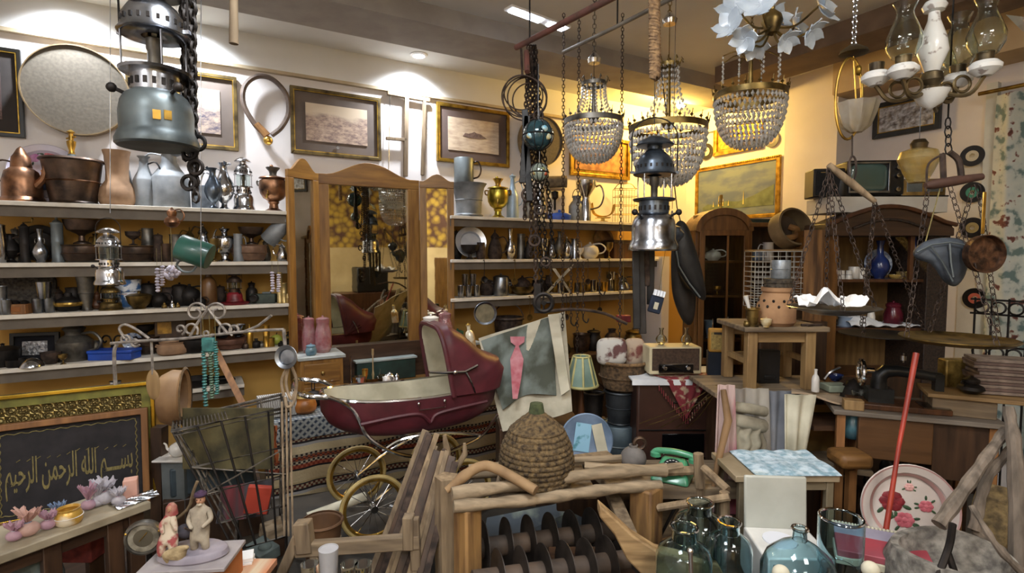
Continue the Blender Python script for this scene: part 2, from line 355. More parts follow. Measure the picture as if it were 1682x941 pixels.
CURT=mat('curtain_cloth','#c9cdc6','#6b4a40',.9,0,14,.05,lo=.62,hi=.7)
def cfn(u,v):
 s=cw+.02+u*1.5;d=.10+.035*math.sin(u*38)+.012*math.sin(u*91+v*3);p=CORN+T2*s+N2*d;return(p.x,p.y,.3+v*2.22)
def curtain_mat():
 m=bpy.data.materials.new('floral_curtain');m.use_nodes=True;nt=m.node_tree;N=nt.nodes;L=nt.links;b=N['Principled BSDF'];b.inputs['Roughness'].default_value=.9
 tc=N.new('ShaderNodeTexCoord');n1=N.new('ShaderNodeTexNoise');n1.inputs['Scale'].default_value=13;n1.inputs['Detail'].default_value=3;L.new(tc.outputs['Object'],n1.inputs['Vector'])
 r1=N.new('ShaderNodeValToRGB');e=r1.color_ramp.elements;e[0].position=.38;e[0].color=srgb('#6f8482');e[1].position=.46;e[1].color=srgb('#c3c9c2')
 x=e.new(.6);x.color=srgb('#cfd2c8');x=e.new(.64);x.color=srgb('#7d5046');x=e.new(.7);x.color=srgb('#5a3a34')
 L.new(n1.outputs[0],r1.inputs[0]);L.new(r1.outputs[0],b.inputs['Base Color']);return m
m.sheet(cfn,120,6,.003);t=one('floral_curtain','long pale curtain printed with brown roses and green leaves','curtain',m,curtain_mat())
m=MB();p0=CORN+T2*(cw-.05)+N2*.16;p1=CORN+T2*(cw+1.6)+N2*.16;m.tube([(p0.x,p0.y,2.54),(p1.x,p1.y,2.54)],.012,10);one('curtain_rod','thin dark rod holding the floral curtain','curtain rod',m,BRASS)
o=along('trim_7',CORN,T2,N2,s2(1612),s2(1630),0,.05,0,2.62,mat('window_frame_paint','#d9dcd6','#c9ccc6',.6))
o=along('trim_8',CORN,T2,N2,s2(1578),s2(1611),0,.02,0.6,2.2,mat('white_board','#d4cfc4','#c8c2b6',.7))
t=T('window_grille','black wrought iron grille with rows of rings before the curtain','grille',at(1650,570,2.75),rz=RZ2)
m=MB()
for zz in(.24,.165,.0,-.075):m.box((.1,0,zz),(.5,.008,.01))
for k in range(8):m.box((-.13+k*.07,0,-.25),(.008,.008,1.0-.0))
m.build('bars',IRON,t)
for zz in(.2,-.037):
 for k in range(7):
  r=MB();r.torus((-.1+k*.07,-.008,zz),.03,.005,'y',16,5);r.build('ring',IRON,t)
# ================================================================ pictures and flat things on the walls
def wrect(W,x0,y0,x1,y1,d=0.):
 hf=w1 if W==1 else w2;ym=(y0+y1)/2;a=hf(x0,ym,d);b=hf(x1,ym,d);c=(a+b)/2
 xc=(x0+x1)/2;zt=hf(xc,y0,d).z;zb=hf(xc,y1,d).z
 return Vector((c.x,c.y,(zt+zb)/2)),(b-a).xy.length,zt-zb
def ring(mb,w,h,bw,y0,y1):
 o=[(-w/2,-h/2),(w/2,-h/2),(w/2,h/2),(-w/2,h/2),(-w/2,-h/2)];i=[(-w/2+bw,-h/2+bw),(w/2-bw,-h/2+bw),(w/2-bw,h/2-bw),(-w/2+bw,h/2-bw),(-w/2+bw,-h/2+bw)]
 return mb.arch(o,i,y0,y1)
def picmat(name,sky,mid,dark,horizon=.0,scale=9,seed=0.,z=1.):
 m=bpy.data.materials.new(name);m.use_nodes=True;nt=m.node_tree;N=nt.nodes;L=nt.links;b=N['Principled BSDF'];b.inputs['Roughness'].default_value=.6
 tc=N.new('ShaderNodeTexCoord');sx=N.new('ShaderNodeSeparateXYZ');L.new(tc.outputs['Object'],sx.inputs[0])
 mp=N.new('ShaderNodeMapping');mp.inputs['Scale'].default_value=(1,1,2.2);mp.inputs['Location'].default_value=(seed,seed,0);L.new(tc.outputs['Object'],mp.inputs[0])
 nz=N.new('ShaderNodeTexNoise');nz.inputs['Scale'].default_value=scale;nz.inputs['Detail'].default_value=8;nz.inputs['Roughness'].default_value=.75;L.new(mp.outputs[0],nz.inputs['Vector'])
 n2=N.new('ShaderNodeTexNoise');n2.inputs['Scale'].default_value=scale*.4;L.new(mp.outputs[0],n2.inputs['Vector'])
 ad=N.new('ShaderNodeMath');ad.operation='MULTIPLY_ADD';ad.inputs[1].default_value=.12;L.new(n2.outputs[0],ad.inputs[0]);L.new(sx.outputs[2],ad.inputs[2])
 mr=N.new('ShaderNodeMapRange');mr.inputs['From Min'].default_value=horizon+.04;mr.inputs['From Max'].default_value=horizon+.075;L.new(ad.outputs[0],mr.inputs[0])
 r=N.new('ShaderNodeValToRGB');r.color_ramp.elements[0].position=.4;r.color_ramp.elements[0].color=srgb(dark);r.color_ramp.elements[1].position=.6;r.color_ramp.elements[1].color=srgb(mid);L.new(nz.outputs[0],r.inputs[0])
 mx=N.new('ShaderNodeMix');mx.data_type='RGBA';mx.inputs['B'].default_value=srgb(sky);L.new(mr.outputs[0],mx.inputs['Factor']);L.new(r.outputs[0],mx.inputs['A']);L.new(mx.outputs['Result'],b.inputs['Base Color']);return m
GREYMAT=mat('grey_brown_mat','#6b5f57','#61564f',.8,0,8);DGOLD=metal('dark_gold_frame','#6e5d38','#3b301c',.4,.6,20)
def framed(name,label,W,px,fm,matm,pic,fb=.02,mb_=.07,inner=True,d=.0,hd=None,cat='framed picture',tilt=0):
 c,w,h=wrect(W,*px,d=.02+d);t=T(name,label,cat,c,rz=RZ1 if W==1 else RZ2)
 if tilt:t.rotation_euler=(tilt,0,t.rotation_euler.z)
 m=MB();ring(m,w,h,fb,-.014,.014);m.build('frame',fm,t,smooth=False,bevel=.003)
 if inner:
  m=MB();ring(m,w-2*fb+.002,h-2*fb+.002,.006,-.012,.0);m.build('gold_inner_trim',GOLD,t,smooth=False)
 m=MB();m.box((0,.008,0),(w-2*fb,.008,h-2*fb));m.build('mount_board',matm,t,smooth=False)
 m=MB();m.box((0,.001,0),(w-2*fb-2*mb_,.006,h-2*fb-2*mb_));m.build('print',pic,t,smooth=False)
 return t,w,h
framed('framed_photograph','framed dark-mounted picture cut by the frame edge beside the big sieve',1,(-60,76,38,223),BLACKF,mat('dark_mount','#3a3330','#2e2927',.8),picmat('print_a','#4a3a38','#8a6a60','#3a2a2a',-.05),.02,.07)
SEP='#c9b79f'
framed('framed_photograph','sepia town photograph in a grey mount, half hidden behind the big hanging lantern',1,(208,114,390,241),DGOLD,GREYMAT,picmat('print_b',SEP,'#b8a390','#4f4a5c',.02,14,2),.022,.075)
t,w,h=framed('framed_photograph','sepia hillside town photograph, grey mount, above the mirror',1,(477,151,625,258),DGOLD,GREYMAT,picmat('print_c',SEP,'#bda58f','#7a6560',.05,16,5),.022,.075)
m=MB();m.lathe([(0,0),(.013,0),(.011,.004),(0,.004)],14,(0,-.003,-h/2+.065),Matrix.Rotation(PI/2,3,'X'));m.build('badge',SILVER,t)
t,w,h=framed('framed_photograph','sepia photograph of an island fortress in the sea, in a gold-edged frame',1,(717,176,836,270),GOLD,mat('violet_mount','#5d4d48','#54453f',.8),mat('sepia_sea','#c6b49c','#a8937f',.6,0,12,stretch=(1,1,4)),.022,.075)
m=MB();m.prism([(-.10,-.01),(-.09,.0),(-.08,.015),(-.05,.012),(-.02,.02),(0,.032),(.02,.022),(.06,.018),(.08,.004),(.11,-.01),(.03,-.02),(-.05,-.018)],-.005,-.002);m.build('printed_island',mat('print_ink','#7a645c','#5a4844',.7,0,60),t,smooth=False)
framed('framed_portrait','wide gold frame with a warm-toned portrait behind the first chandelier',1,(936,225,1034,292),GOLD,GOLD,mat('portrait_print','#b07a4a','#7c4a2c',.5,0,14,detail=2),.03,.03,False)
framed('framed_relief','gold-framed gold relief picture on the yellow lit wall, above the long painting',2,(1173,192,1253,250),GOLD,GOLD,mat('gold_relief','#d6b24a','#8f6b20',.4,.5,40,.6),.035,.02)
t,w,h=framed('framed_painting','wide green and blue landscape painting in a ribbed gold frame',2,(1143,266,1281,360),GOLD,OLIVEG,mat('canvas_paint','#66717a','#4c5a78',.7,0,3.5,.05,stretch=(1,1,2.5),lo=.42,hi=.56),.03,.004)
m=MB()
m.prism([(-.36,-.13),(-.3,-.1),(-.2,-.115),(-.1,-.085),(.05,-.1),(.2,-.06),(.3,-.02),(.4,.02),(.4,-.16),(-.36,-.16)],-.005,-.0025)
m.build('painted_hill',mat('painted_green','#66705a','#4c5644',.8,0,12),t,smooth=False)
m=MB()
for x,hh in((-.17,.1),(-.12,.07),(-.06,.05),(-.23,.05),(.1,.12)):m.prism([(x-.006,-.13),(x+.006,-.13),(x+.002,-.13+hh)],-.009,-.006)
m.build('painted_tower',mat('painted_yellow','#d6c070',rough=.7),t,smooth=False)
m=MB()
for k in range(44):m.ball((-w/2+.01+k*(w-.02)/43,-.017,h/2-.01),(.008,.006,.01),8,5)
tag(m.build('ribbed_bead',GOLD,t),kind='stuff')
t,w,h=framed('framed_relief','silver embossed relief picture in a black frame behind the porcelain chandelier',2,(1435,160,1546,220),BLACKF,BLACKF,mat('silver_relief','#c9ccd2','#7a7470',.3,.9,28,.9),.035,.004)
def sieve(label,W,px,py,rpx,dep=.07,tilt=.08):
 hf=w1 if W==1 else w2;c=hf(px,py,dep/2+.035);r=rpx
 t=T('round_sieve',label,'sieve',c,rot=(tilt,0,RZ1 if W==1 else RZ2))
 R=Matrix.Rotation(PI/2,3,'X')
 m=MB();m.lathe([(r,-dep/2),(r+.006,-dep/2),(r+.006,dep/2),(r,dep/2),(r,-dep/2)],48,(0,0,0),R);m.build('wooden_hoop',mat('hoop_wood','#8a7552','#5f4d33',.7,0,8,.1),t)
 m=MB();m.lathe([(0,dep/2-.010),(r,dep/2-.010),(r,dep/2-.014),(0,dep/2-.014)],40,(0,0,0),R);m.build('woven_mesh',mat('sieve_mesh','#6e665a','#625b50',.9,0,70,.06),t);return t
sieve('large round sieve with a grey woven mesh hung beside the dark picture',1,127,150,.235,tilt=.05)
sieve('dark round sieve hung behind the hanging stained glass ball',1,888,232,.20)
c=w1(437,180,.06);t=T('horse_collar','dark leather horse collar loop with a brass bell hung on the wall','horse collar',c,rz=RZ1)
P=curve([(-.0,0,-.17),(-.07,0,-.1),(-.13,0,.02),(-.12,0,.13),(-.05,0,.2),(.04,0,.2),(.12,0,.12),(.135,0,.0),(.09,0,-.1),(.03,0,-.16)],48)
m=MB();m.tube(P,.016,8);m.build('collar_loop',mat('grey_leather','#6b5b50','#4a3d36',.6,0,15,.2),t)
m=MB();m.tube([(-.06,-.01,-.1),(.0,-.02,-.17)],[.02,.025],8);m.build('leather_wrap',mat('tan_leather','#a0733f','#6d4a28',.6,0,15,.2),t)
m=MB();m.ball((.005,-.02,-.2),.03,12,8);m.box((.005,-.03,-.222),(.02,.05,.006));m.build('bell',BRASS,t)
def wq(x,y,d=.04):return w1(x,y,d)
t=T('bow_saw','grey wooden bow saw frame hung between two photographs','saw',(0,0,0))
for nme,a,b,wd in(('top_rail',(636,152),(706,165),.03),('saw_post',(668,160),(666,290),.032),('saw_post',(697,165),(694,288),.026),('cross_rail',(634,227),(668,230),.022)):
 m=MB();bar(m,wq(*a),wq(*b),wd,.022,N1);m.build(nme,OLDW,t,bevel=.003)
m=MB();m.tube([wq(641,152),wq(638,283)],.003,6);m.build('wire',STEEL,t)
VIN=mat('black_vinyl','#161312','#0d0b0b',.35,0,60,.05)
def record(label,c,rz,lab,rpx_m=.0875):
 t=T('vinyl_record',label,'vinyl record',c,rz=rz,group='small vinyl records hung on the walls');R=Matrix.Rotation(PI/2,3,'X')
 m=MB();m.lathe([(.019*rpx_m/.0875,.001),(rpx_m,.001),(rpx_m,-.001),(.019*rpx_m/.0875,-.001),(.019*rpx_m/.0875,.001)],36,(0,0,0),R);m.build('disc',VIN,t)
 r=rpx_m;m=MB();m.lathe([(.019*r/.0875,-.002),(.019*r/.0875,.002),(r*.52,.002),(r*.52,-.002),(.019*r/.0875,-.002)],28,(0,0,0),R);m.build('centre_label',lab,t);return t
LB={k:mat('record_label_'+k,c,rough=.6)for k,c in(('cream','#c9c3ae'),('teal','#3f8f7c'),('olive','#9a8a5a'),('red','#c0604a'),('pink','#c98c78'))}
for px,py,lb,l in((1597,256,'cream','small record with a cream label, topmost of the column by the curtain'),(1597,316,'teal','small record with a teal green label in the column by the curtain'),(1597,374,'olive','small record with a faded olive label below the teal-labelled one'),(1600,425,'cream','small record partly covered by the copper pan'),(1601,490,'red','small record with an orange red label, lowest of the column by the curtain')):
 record(l,w2(px,py,.05),RZ2,LB[lb],.066)
record('small record with a pink label beside the gold relief picture',w2(1267,229,.02),RZ2,LB['pink'],.068)
record('small record with a cream label left of the gold relief picture',w2(1160,249,.02),RZ2,LB['cream'],.078)
record('small record half hidden behind the big chandelier near the corner',w2(1136,255,.02),RZ2,LB['olive'],.078)
# ================================================================ vessels and small ware
PR={'jug':[(0,0),(.7,0),(.78,.02),(1,.22),(.98,.42),(.7,.62),(.42,.76),(.4,.9),(.52,1)],'ewer':[(0,0),(.55,0),(.55,.03),(.3,.08),(.25,.14),(.7,.25),(1,.42),(.9,.58),(.5,.74),(.34,.85),(.38,.95),(.55,1)],'tankard':[(0,0),(1,0),(1,.04),(.92,.08),(.8,.9),(.82,.94),(.88,1)],'zincjug':[(0,0),(1,0),(1,.03),(.96,.52),(.88,.56),(.55,.7),(.4,.8),(.36,.95),(.55,1)],'bucket':[(0,0),(.72,0),(.78,.03),(.74,.06),(.95,.93),(1.04,.96),(1.0,1)],'flare':[(0,0),(.72,0),(.8,.05),(.68,.1),(.72,.5),(.85,.88),(1,1)],'longneck':[(0,0),(.85,0),(.98,.08),(1,.18),(.9,.32),(.62,.45),(.58,.6),(.64,.9),(.72,1)],'bell':[(0,0),(1,0),(1,.04),(.85,.1),(.82,.4),(.7,.55),(.45,.62),(.4,.8),(.3,.85),(.15,.95),(0,1)],'coffee':[(0,0),(.8,0),(1,.12),(.9,.4),(.6,.6),(.5,.68),(.62,.74),(.3,.84),(.1,.9),(.12,.95),(0,1)],'bowl':[(0,0),(.5,0),(.55,.06),(.5,.1),(.85,.45),(.98,.85),(1.0,1)],'basin':[(0,0),(.6,0),(.8,.1),(.96,.5),(.92,.9),(1,1)],'pan':[(0,0),(.86,0),(.92,.1),(1,1)],'pedestal':[(0,0),(.5,0),(.48,.06),(.2,.14),(.16,.34),(.3,.42),(.8,.58),(.98,.85),(1.03,1)],'goblet':[(0,0),(.6,0),(.55,.06),(.15,.14),(.14,.4),(.5,.5),(.95,.7),(1,1)],'beaker':[(0,0),(.76,0),(.78,.02),(.98,.98),(1,1)],'cyl':[(0,0),(.97,0),(1,.02),(1,.98),(.97,1)],'tube':[(0,0),(1.1,0),(1.1,.03),(1,.05),(1,.5),(1.05,.52),(1,.54),(1,.95),(1.12,.97),(1.12,1)],'vase':[(0,0),(.6,0),(.5,.05),(.45,.1),(.75,.5),(.85,.8),(1,1)],'bulbvase':[(0,0),(.5,0),(.5,.04),(.9,.18),(1,.32),(.8,.48),(.35,.62),(.3,.85),(.45,1)],'bottle':[(0,0),(.95,0),(1,.03),(1,.55),(.8,.68),(.38,.78),(.36,.94),(.45,.95),(.45,1)],'urn':[(0,0),(.5,0),(.5,.05),(.25,.12),(.25,.2),(.55,.28),(.95,.5),(1,.62),(.8,.72),(.7,.78),(.75,.82),(.4,.88),(.15,.93),(0,1)],'teapot':[(0,0),(.55,0),(.9,.2),(1,.45),(.85,.68),(.5,.8),(.3,.86),(.12,.9),(.14,.97),(0,1)],'pot':[(0,0),(.75,0),(.95,.15),(1,.45),(.88,.75),(.78,.85),(.84,1)],'jar':[(0,0),(.8,0),(1,.1),(1,.55),(.82,.75),(.72,.86),(.8,.9),(.8,1)],'milk':[(0,0),(.95,0),(1,.05),(1,.6),(.7,.76),(.5,.82),(.5,.92),(.62,1)],'dome':[(0,0),(1,0),(.98,.1),(.8,.5),(.4,.85),(.12,.95),(0,1)],'stick':[(0,0),(1,0),(.95,.04),(.3,.1),(.18,.2),(.32,.3),(.16,.4),(.14,.8),(.3,.86),(.26,1)],'china':[(0,0),(.7,0),(.9,.1),(1,.3),(.85,.45),(.72,.52),(.72,.56),(.88,.6),(.9,.85),(.95,1)],'funnel':[(0,0),(.5,0),(.5,.45),(.34,.55),(.36,.62),(.95,.84),(1,1)],'mort':[(0,0),(.8,0),(.8,.06),(.62,.12),(.74,.4),(.8,.86),(1,.92),(1,1)],'gourd':[(0,0),(.6,.05),(1,.25),(.9,.42),(.5,.55),(.62,.68),(.6,.8),(.2,.93),(.08,1)],'skep':[(0,0),(1,0),(1.02,.3),(.95,.5),(.74,.74),(.4,.9),(.14,1)],}
CLOSED={'bell','coffee','urn','teapot','dome','stick','gourd'}
def prof_r(p,z):
 for(r0,z0),(r1,z1)in zip(p,p[1:]):
  if z1>z0 and z0<=z<=z1:return r0+(r1-r0)*(z-z0)/(z1-z0)
 return p[-1][0]
def vbody(h,r,prof,n=24,th=.07):
 p=PR[prof];out=[(a*r,b*h)for a,b in p]
 if prof not in CLOSED and p[-1][0]>.05:
  inn=[(max(a-th,.02)*r,max(b*h,th*r*.8))for a,b in p[::-1]if b>.05 and a>0];out+=inn+[(0,inn[-1][1])]
 return MB().lathe(out,n)
def vessel(name,label,cat,loc,h,r,prof,m,parts='',hm=None,rz=0,group=None,rot=None,body='body',n=24,hs=(.3,.85),lw=.09,out=.75):
 """parts: L/R ear handle, l/r spout, A bail, K lid, 2 two side lugs"""
 p=PR[prof];hm=hm or m
 if not parts:
  o=vbody(h,r,prof,n).build(name,m);tag(o,label,cat,group);o.location=loc;o.rotation_euler=rot or(0,0,rz);return o
 t=T(name,label,cat,loc,rz,group,rot);vbody(h,r,prof,n).build(body,m,t)
 for ch in parts:
  if ch in 'LR':
   s=-1 if ch=='L' else 1;a,b=hs;ra,rb=prof_r(p,a)*r,prof_r(p,b)*r;o_=max(ra,rb)+r*out
   P=curve([(s*ra*.96,0,a*h),(s*(ra+(o_-ra)*.7),0,(a+.08)*h),(s*o_,0,(a*.4+b*.6)*h),(s*(rb+(o_-rb)*.6),0,(b+.03)*h),(s*rb*.95,0,b*h)],16)
   MB().tube(P,r*lw,6).build('handle',hm,t)
  elif ch in 'lr':
   s=-1 if ch=='l' else 1;ra=prof_r(p,.35)*r
   P=curve([(s*ra*.9,0,.3*h),(s*(ra+r*.35),0,.45*h),(s*(ra+r*.5),0,.7*h),(s*(ra+r*.8),0,.82*h)],12)
   MB().tube(P,[r*.2-(r*.11)*i/(len(P)-1)for i in range(len(P))],8).build('spout',m,t)
  elif ch in 'ab':
   s=-1 if ch=='a' else 1;rb=prof_r(p,1)*r
   MB().lathe([(rb*.5,-r*.12),(rb*.8,r*.05),(rb*1.0,r*.3),(rb*.93,r*.3),(rb*.7,r*.03),(rb*.4,-r*.1),(rb*.5,-r*.12)],10,(s*rb*.35,0,h-r*.1),Matrix.Rotation(s*.5,3,'Y'),-PI/2 if s>0 else PI/2,PI/2 if s>0 else 1.5*PI).build('pouring_lip',m,t)
  elif ch=='A':
   rb=prof_r(p,.95)*r;P=[(rb*math.cos(a),0,.93*h+r*1.1*math.sin(a))for a in[PI*k/14 for k in range(15)]]
   MB().tube(P,r*.045,6).build('bail_handle',hm,t)
  elif ch=='K':
   rb=prof_r(p,1)*r;MB().lathe([(rb*1.02,h),(rb*1.05,h+r*.04),(rb*.7,h+r*.2),(r*.12,h+r*.28),(r*.1,h+r*.34),(r*.16,h+r*.42),(0,h+r*.5)],20).build('lid',hm,t)
  elif ch=='2':
   for s in(-1,1):
    ra=prof_r(p,.62)*r;MB().tube(curve([(s*ra*.95,0,.55*h),(s*(ra+r*.28),0,.58*h),(s*(ra+r*.28),0,.7*h),(s*ra*.95,0,.7*h)],10),r*.06,6).build('handle',hm,t)
  elif ch=='D':
   MB().lathe([(prof_r(p,.5)*r*1.0,.48*h),(prof_r(p,.5)*r*1.06,.5*h),(prof_r(p,.5)*r*1.0,.52*h)],24).build('band',hm,t)
 return t
def onshelf(px,z,d=.14,hf=w1):
 v=hf(px,470,d);py=CY
 for _ in range(4):
  v=hf(px,py,d);dep=v.y*CP;py=CY-((z-EYE)*CP+v.y*SP)/(v.y*CP-(z-EYE)*SP)*F
 v=hf(px,py,d);v.z=z;return v,py
def S(i,px,ytop,wpx,prof,m,name,label,cat,parts='',d=.14,z=None,**k):
 z=(SZ[i]if i<10 else RS[i-10])if z is None else z
 v,py=onshelf(px,z,d);ht=hit(px,ytop,Vector((v.x,v.y,0)),Vector((0,-1,0))).z-z;r=wpx*mpp(v.y)/2
 return vessel(name,label,cat,v,ht,r,prof,m,parts,**k)
def lantern(name,label,loc,h,r,tank,hood,bail=True,glass=True,group=None,rz=0,tall=1.0):
 t=T(name,label,'lantern',loc,rz,group)
 MB().lathe([(0,0),(r*.95,0),(r,.012*h),(r,.04*h),(r*.93,.075*h),(r*.88,.1*h),(r*.89,.2*h),(r*.84,.26*h),(r*.74,.3*h),(r*.6,.325*h),(0,.33*h)],32).build('fuel_tank',tank,t)
 c=MB().lathe([(r*.6,.325*h),(r*.6,.43*h),(r*.82,.435*h),(r*.86,.45*h),(r*.8,.455*h),(0,.45*h)],32).build('collar',hood,t)
 v=MB()
 for k in range(18):a=2*PI*k/18;v.box((r*.6*math.cos(a),r*.6*math.sin(a),.37*h),(.004,r*.09,.04*h),(0,0,a))
 v.build('vent_slots',IRON,c)
 for s in(-1,1):
  MB().tube([(s*r*.58,-r*.3,.3*h),(s*r*.86,-r*.45,.33*h)],r*.05,8).ball((s*r*.88,-r*.46,.33*h),r*.13,10,6).build('pump_knob',IRON,t)
 MB().lathe([(0,.45*h),(r*.14,.45*h),(r*.14,.56*h),(r*.2,.58*h),(r*.2,.64*h),(0,.66*h)],14).build('burner',PEWTER,t)
 for k in range(4):
  a=PI/4+PI/2*k;MB().tube([(r*.76*math.cos(a),r*.76*math.sin(a),.45*h),(r*.76*math.cos(a),r*.76*math.sin(a),.665*h)],r*.028,6).build('guard_rod',NICKEL,t)
 if glass:MB().lathe([(r*.62,.455*h),(r*.63,.66*h),(r*.61,.66*h),(r*.6,.455*h),(r*.62,.455*h)],24).build('glass_globe',GLASS,t)
 hd=MB().lathe([(r*.3,.655*h),(r*.8,.655*h),(r*.86,.665*h),(r*.78,.69*h),(r*.74,.76*h),(r*.58,.82*h),(r*.36,.86*h),(r*.3,.875*h),(0,.875*h)],32).build('hood',hood,t)
 v=MB()
 for k in range(22):a=2*PI*k/22;v.box((r*.755*math.cos(a),r*.755*math.sin(a),.725*h),(.004,r*.08,.028*h),(0,0,a))
 v.build('vent_slots',IRON,hd)
 MB().lathe([(0,.87*h),(r*.3,.87*h),(r*.3,.9*h),(r*.72,.905*h),(r*.76,.915*h),(r*.6,.95*h),(r*.3,.985*h),(0,h)],28).build('cap',hood,t)
 if bail:
  P=[(-r*.93,0,.68*h),(-r*.93,0,h*.98)]+[(r*.93*math.cos(a),0,h*.98+r*.8*math.sin(a))for a in[PI-PI*k/12 for k in range(1,12)]]+[(r*.93,0,h*.98),(r*.93,0,.68*h)]
  MB().tube(P,r*.03,6).build('bail_handle',IRON,t)
  for s in(-1,1):MB().box((s*r*.9,0,.68*h),(r*.16,r*.12,r*.1)).build('bail_lug',hood,t)
 return t
def samovar(label,loc,h,r,m,dark,open_=False):
 t=T('samovar',label,'samovar',loc)
 MB().lathe([(0,0),(r*.62,0),(r*.62,.03*h),(r*.5,.05*h),(r*.34,.08*h),(r*.3,.16*h),(r*.42,.21*h),(0,.23*h)],28).build('base',m,t)
 MB().lathe([(0,.2*h),(r*.35,.22*h),(r*.72,.29*h),(r*.93,.39*h),(r,.5*h),(r*.99,.6*h),(r*.94,.66*h),(r*.8,.68*h),(r*.78,.7*h),(r*1.0,.705*h),(r*.95,.725*h),(r*.4,.76*h),(0,.77*h)],32).build('body',m,t)
 MB().lathe([(0,.76*h),(r*.28,.76*h),(r*.24,.8*h),(r*.3,.86*h),(r*.48,.92*h),(r*.5,.94*h),(r*.4,.94*h),(r*.2,.9*h),(0,.9*h)],20).build('chimney_cup',dark,t)
 MB().ball((-r*.1,0,.965*h),r*.14,10,6).build('knob',m,t)
 for s in(-1,1):MB().tube(curve([(s*r*.9,0,.55*h),(s*r*1.15,0,.57*h),(s*r*1.2,0,.65*h),(s*r*.92,0,.66*h)],12),r*.07,6).build('handle',dark,t)
 MB().tube([(0,-r*.6,.36*h),(0,-r*1.1,.33*h),(0,-r*1.15,.26*h)],r*.08,8).box((0,-r*.95,.4*h),(r*.07,r*.07,r*.25)).build('tap',BRASS,t)
 return t
def plate(name,label,cat,loc,R0,m,rot=(0,0,0),dep=.02,rim=None,group=None,n=36):
 o=MB().lathe([(0,0),(R0*.6,0),(R0*.68,dep*.6),(R0*.97,dep),(R0,dep*.93),(R0*.69,dep*.45),(R0*.61,-.003),(0,-.003)],n).build(name,m);tag(o,label,cat,group);o.location=loc;o.rotation_euler=rot;return o
# ================================================================ top left shelf
S(0,38,240,62,'bell',COPPER,'copper_ewer','shiny copper ewer with a pointed lid on the topmost left shelf','ewer','Lr',hm=DCOP,hs=(.35,.72),lw=.05)
def flower(mb_list,c,r,n=5):
 for k in range(n):a=2*PI*k/n;mb_list.ball((c[0]+math.cos(a)*r*.5,c[1],c[2]+math.sin(a)*r*.5),(r*.55,.002,r*.42),8,4)
 mb_list.ball((c[0],c[1]-.001,c[2]),(r*.35,.002,r*.35),8,4)
def leaf(mb,c,r,a):
 R=Matrix.Rotation(-a,3,'Y');mb.ball(c,(r,.0015,r*.45),8,4,R)
def floral_tray(label,loc,R0,rz,lean,base,seed,fl,dep=.03,n_l=9):
 t=T('painted_tray',label,'tray',loc,rot=(lean,0,rz));R=Matrix.Rotation(PI/2,3,'X')
 MB().lathe([(0,0),(R0*.72,0),(R0*.8,dep*.7),(R0*.97,dep),(R0,dep*.8),(R0*.82,dep*.4),(R0*.74,-.004),(0,-.004)],48,(0,0,R0),R).build('dish',base,t)
 rnd=random.Random(seed)
 for(x,z,r,mm)in fl:
  f=MB();flower(f,(x*R0,-.003,R0+z*R0),r*R0,6);g=f.build('painted_flower',mm,t)
 f=MB()
 for(x,z,r,mm)in fl:
  for k in range(n_l//2+1):a=rnd.uniform(0,6.28);leaf(f,(x*R0+math.cos(a)*r*R0*1.25,-.002,R0+z*R0+math.sin(a)*r*R0*1.25),r*R0*.38,a)
 tag(f.build('painted_leaves',mat('painted_leaf','#3f5a3a','#2a3f2a',.6,0,20),t),kind='stuff')
 return t
RED=mat('painted_red','#9a3338','#6d2028',.5,0,60,lo=.3,hi=.6);PINK=mat('painted_pink','#c96f78','#b0525e',.5,0,60);ORG=mat('painted_orange','#c9782f','#d9a23f',.5,0,60);LILAC=mat('painted_lilac','#b06aa0','#cf9ac0',.5,0,60);PBLUE=mat('painted_blue','#4a5f96','#7086b5',.5,0,60)
v,_=onshelf(77,SZ[0],.07)
floral_tray('large white tray painted with orange and blue flowers, leaning behind the copper bucket',v,.165,RZ1,-.14,mat('tray_white','#d3cddb','#b9b3c4',.3,0,5,coat=.3),2,[(.15,.12,.28,ORG),(.35,-.25,.22,PBLUE),(-.3,.55,.16,LILAC),(.12,.62,.2,PINK),(.45,.35,.16,ORG),(-.1,-.35,.2,PBLUE)])
S(0,122,262,84,'bucket',DCOP,'copper_bucket','wide brown copper bucket flaring to the top on the topmost left shelf','bucket','D',hm=COPPER,d=.15)
v,py=onshelf(122,SZ[0],.15);zt=hit(122,266,Vector((v.x,v.y,0)),Vector((0,-1,0))).z
t=T('oil_lamp','grey domed oil lamp with a brass burner standing in the copper bucket','oil lamp',(v.x,v.y,zt-.04))
MB().lathe([(0,-.0),(.07,-.0),(.075,.02),(.07,.045),(.05,.06),(.02,.07),(.018,.08),(0,.08)],24).build('reservoir',GREYM,t);MB().lathe([(0,.08),(.016,.08),(.012,.1),(.02,.13),(.022,.15),(.012,.155),(.01,.19),(.02,.2),(0,.215)],16).build('burner',BRASS,t)
MB().tube([(-.025,0,.165),(.025,0,.175)],.005,6).build('wick_knob',BRASS,t)
S(0,195,248,54,'longneck',CLAY,'clay_vase','tall tan clay vase with a long wide neck on the topmost left shelf','vase')
S(0,239,257,34,'zincjug',ZINC,'zinc_jug','small zinc jug with a dark spout beside the clay vase','jug','lR',hm=IRON,lw=.07)
S(0,281,248,56,'zincjug',ZINC,'zinc_jug','large zinc jug with a looped handle beside the small zinc jug','jug','Lb',hm=ZINC,lw=.05,hs=(.5,.92))
v,py=onshelf(338,SZ[0],.14);t=T('square_can','dark square metal can with a wire handle behind the hanging chains','can',v,rz=.25)
MB().box((0,0,.07),(.12,.12,.14)).build('body',BLUED,t,bevel=.006);MB().tube(curve([(-.05,0,.14),(-.05,0,.21),(.0,0,.24),(.04,0,.22),(.05,0,.14)],14),.004,6).build('handle',IRON,t)
S(0,351,276,26,'ewer',BLUED,'steel_ewer','bluish steel ewer behind the bright silver ewer','ewer','La',d=.2,hm=NICKEL)
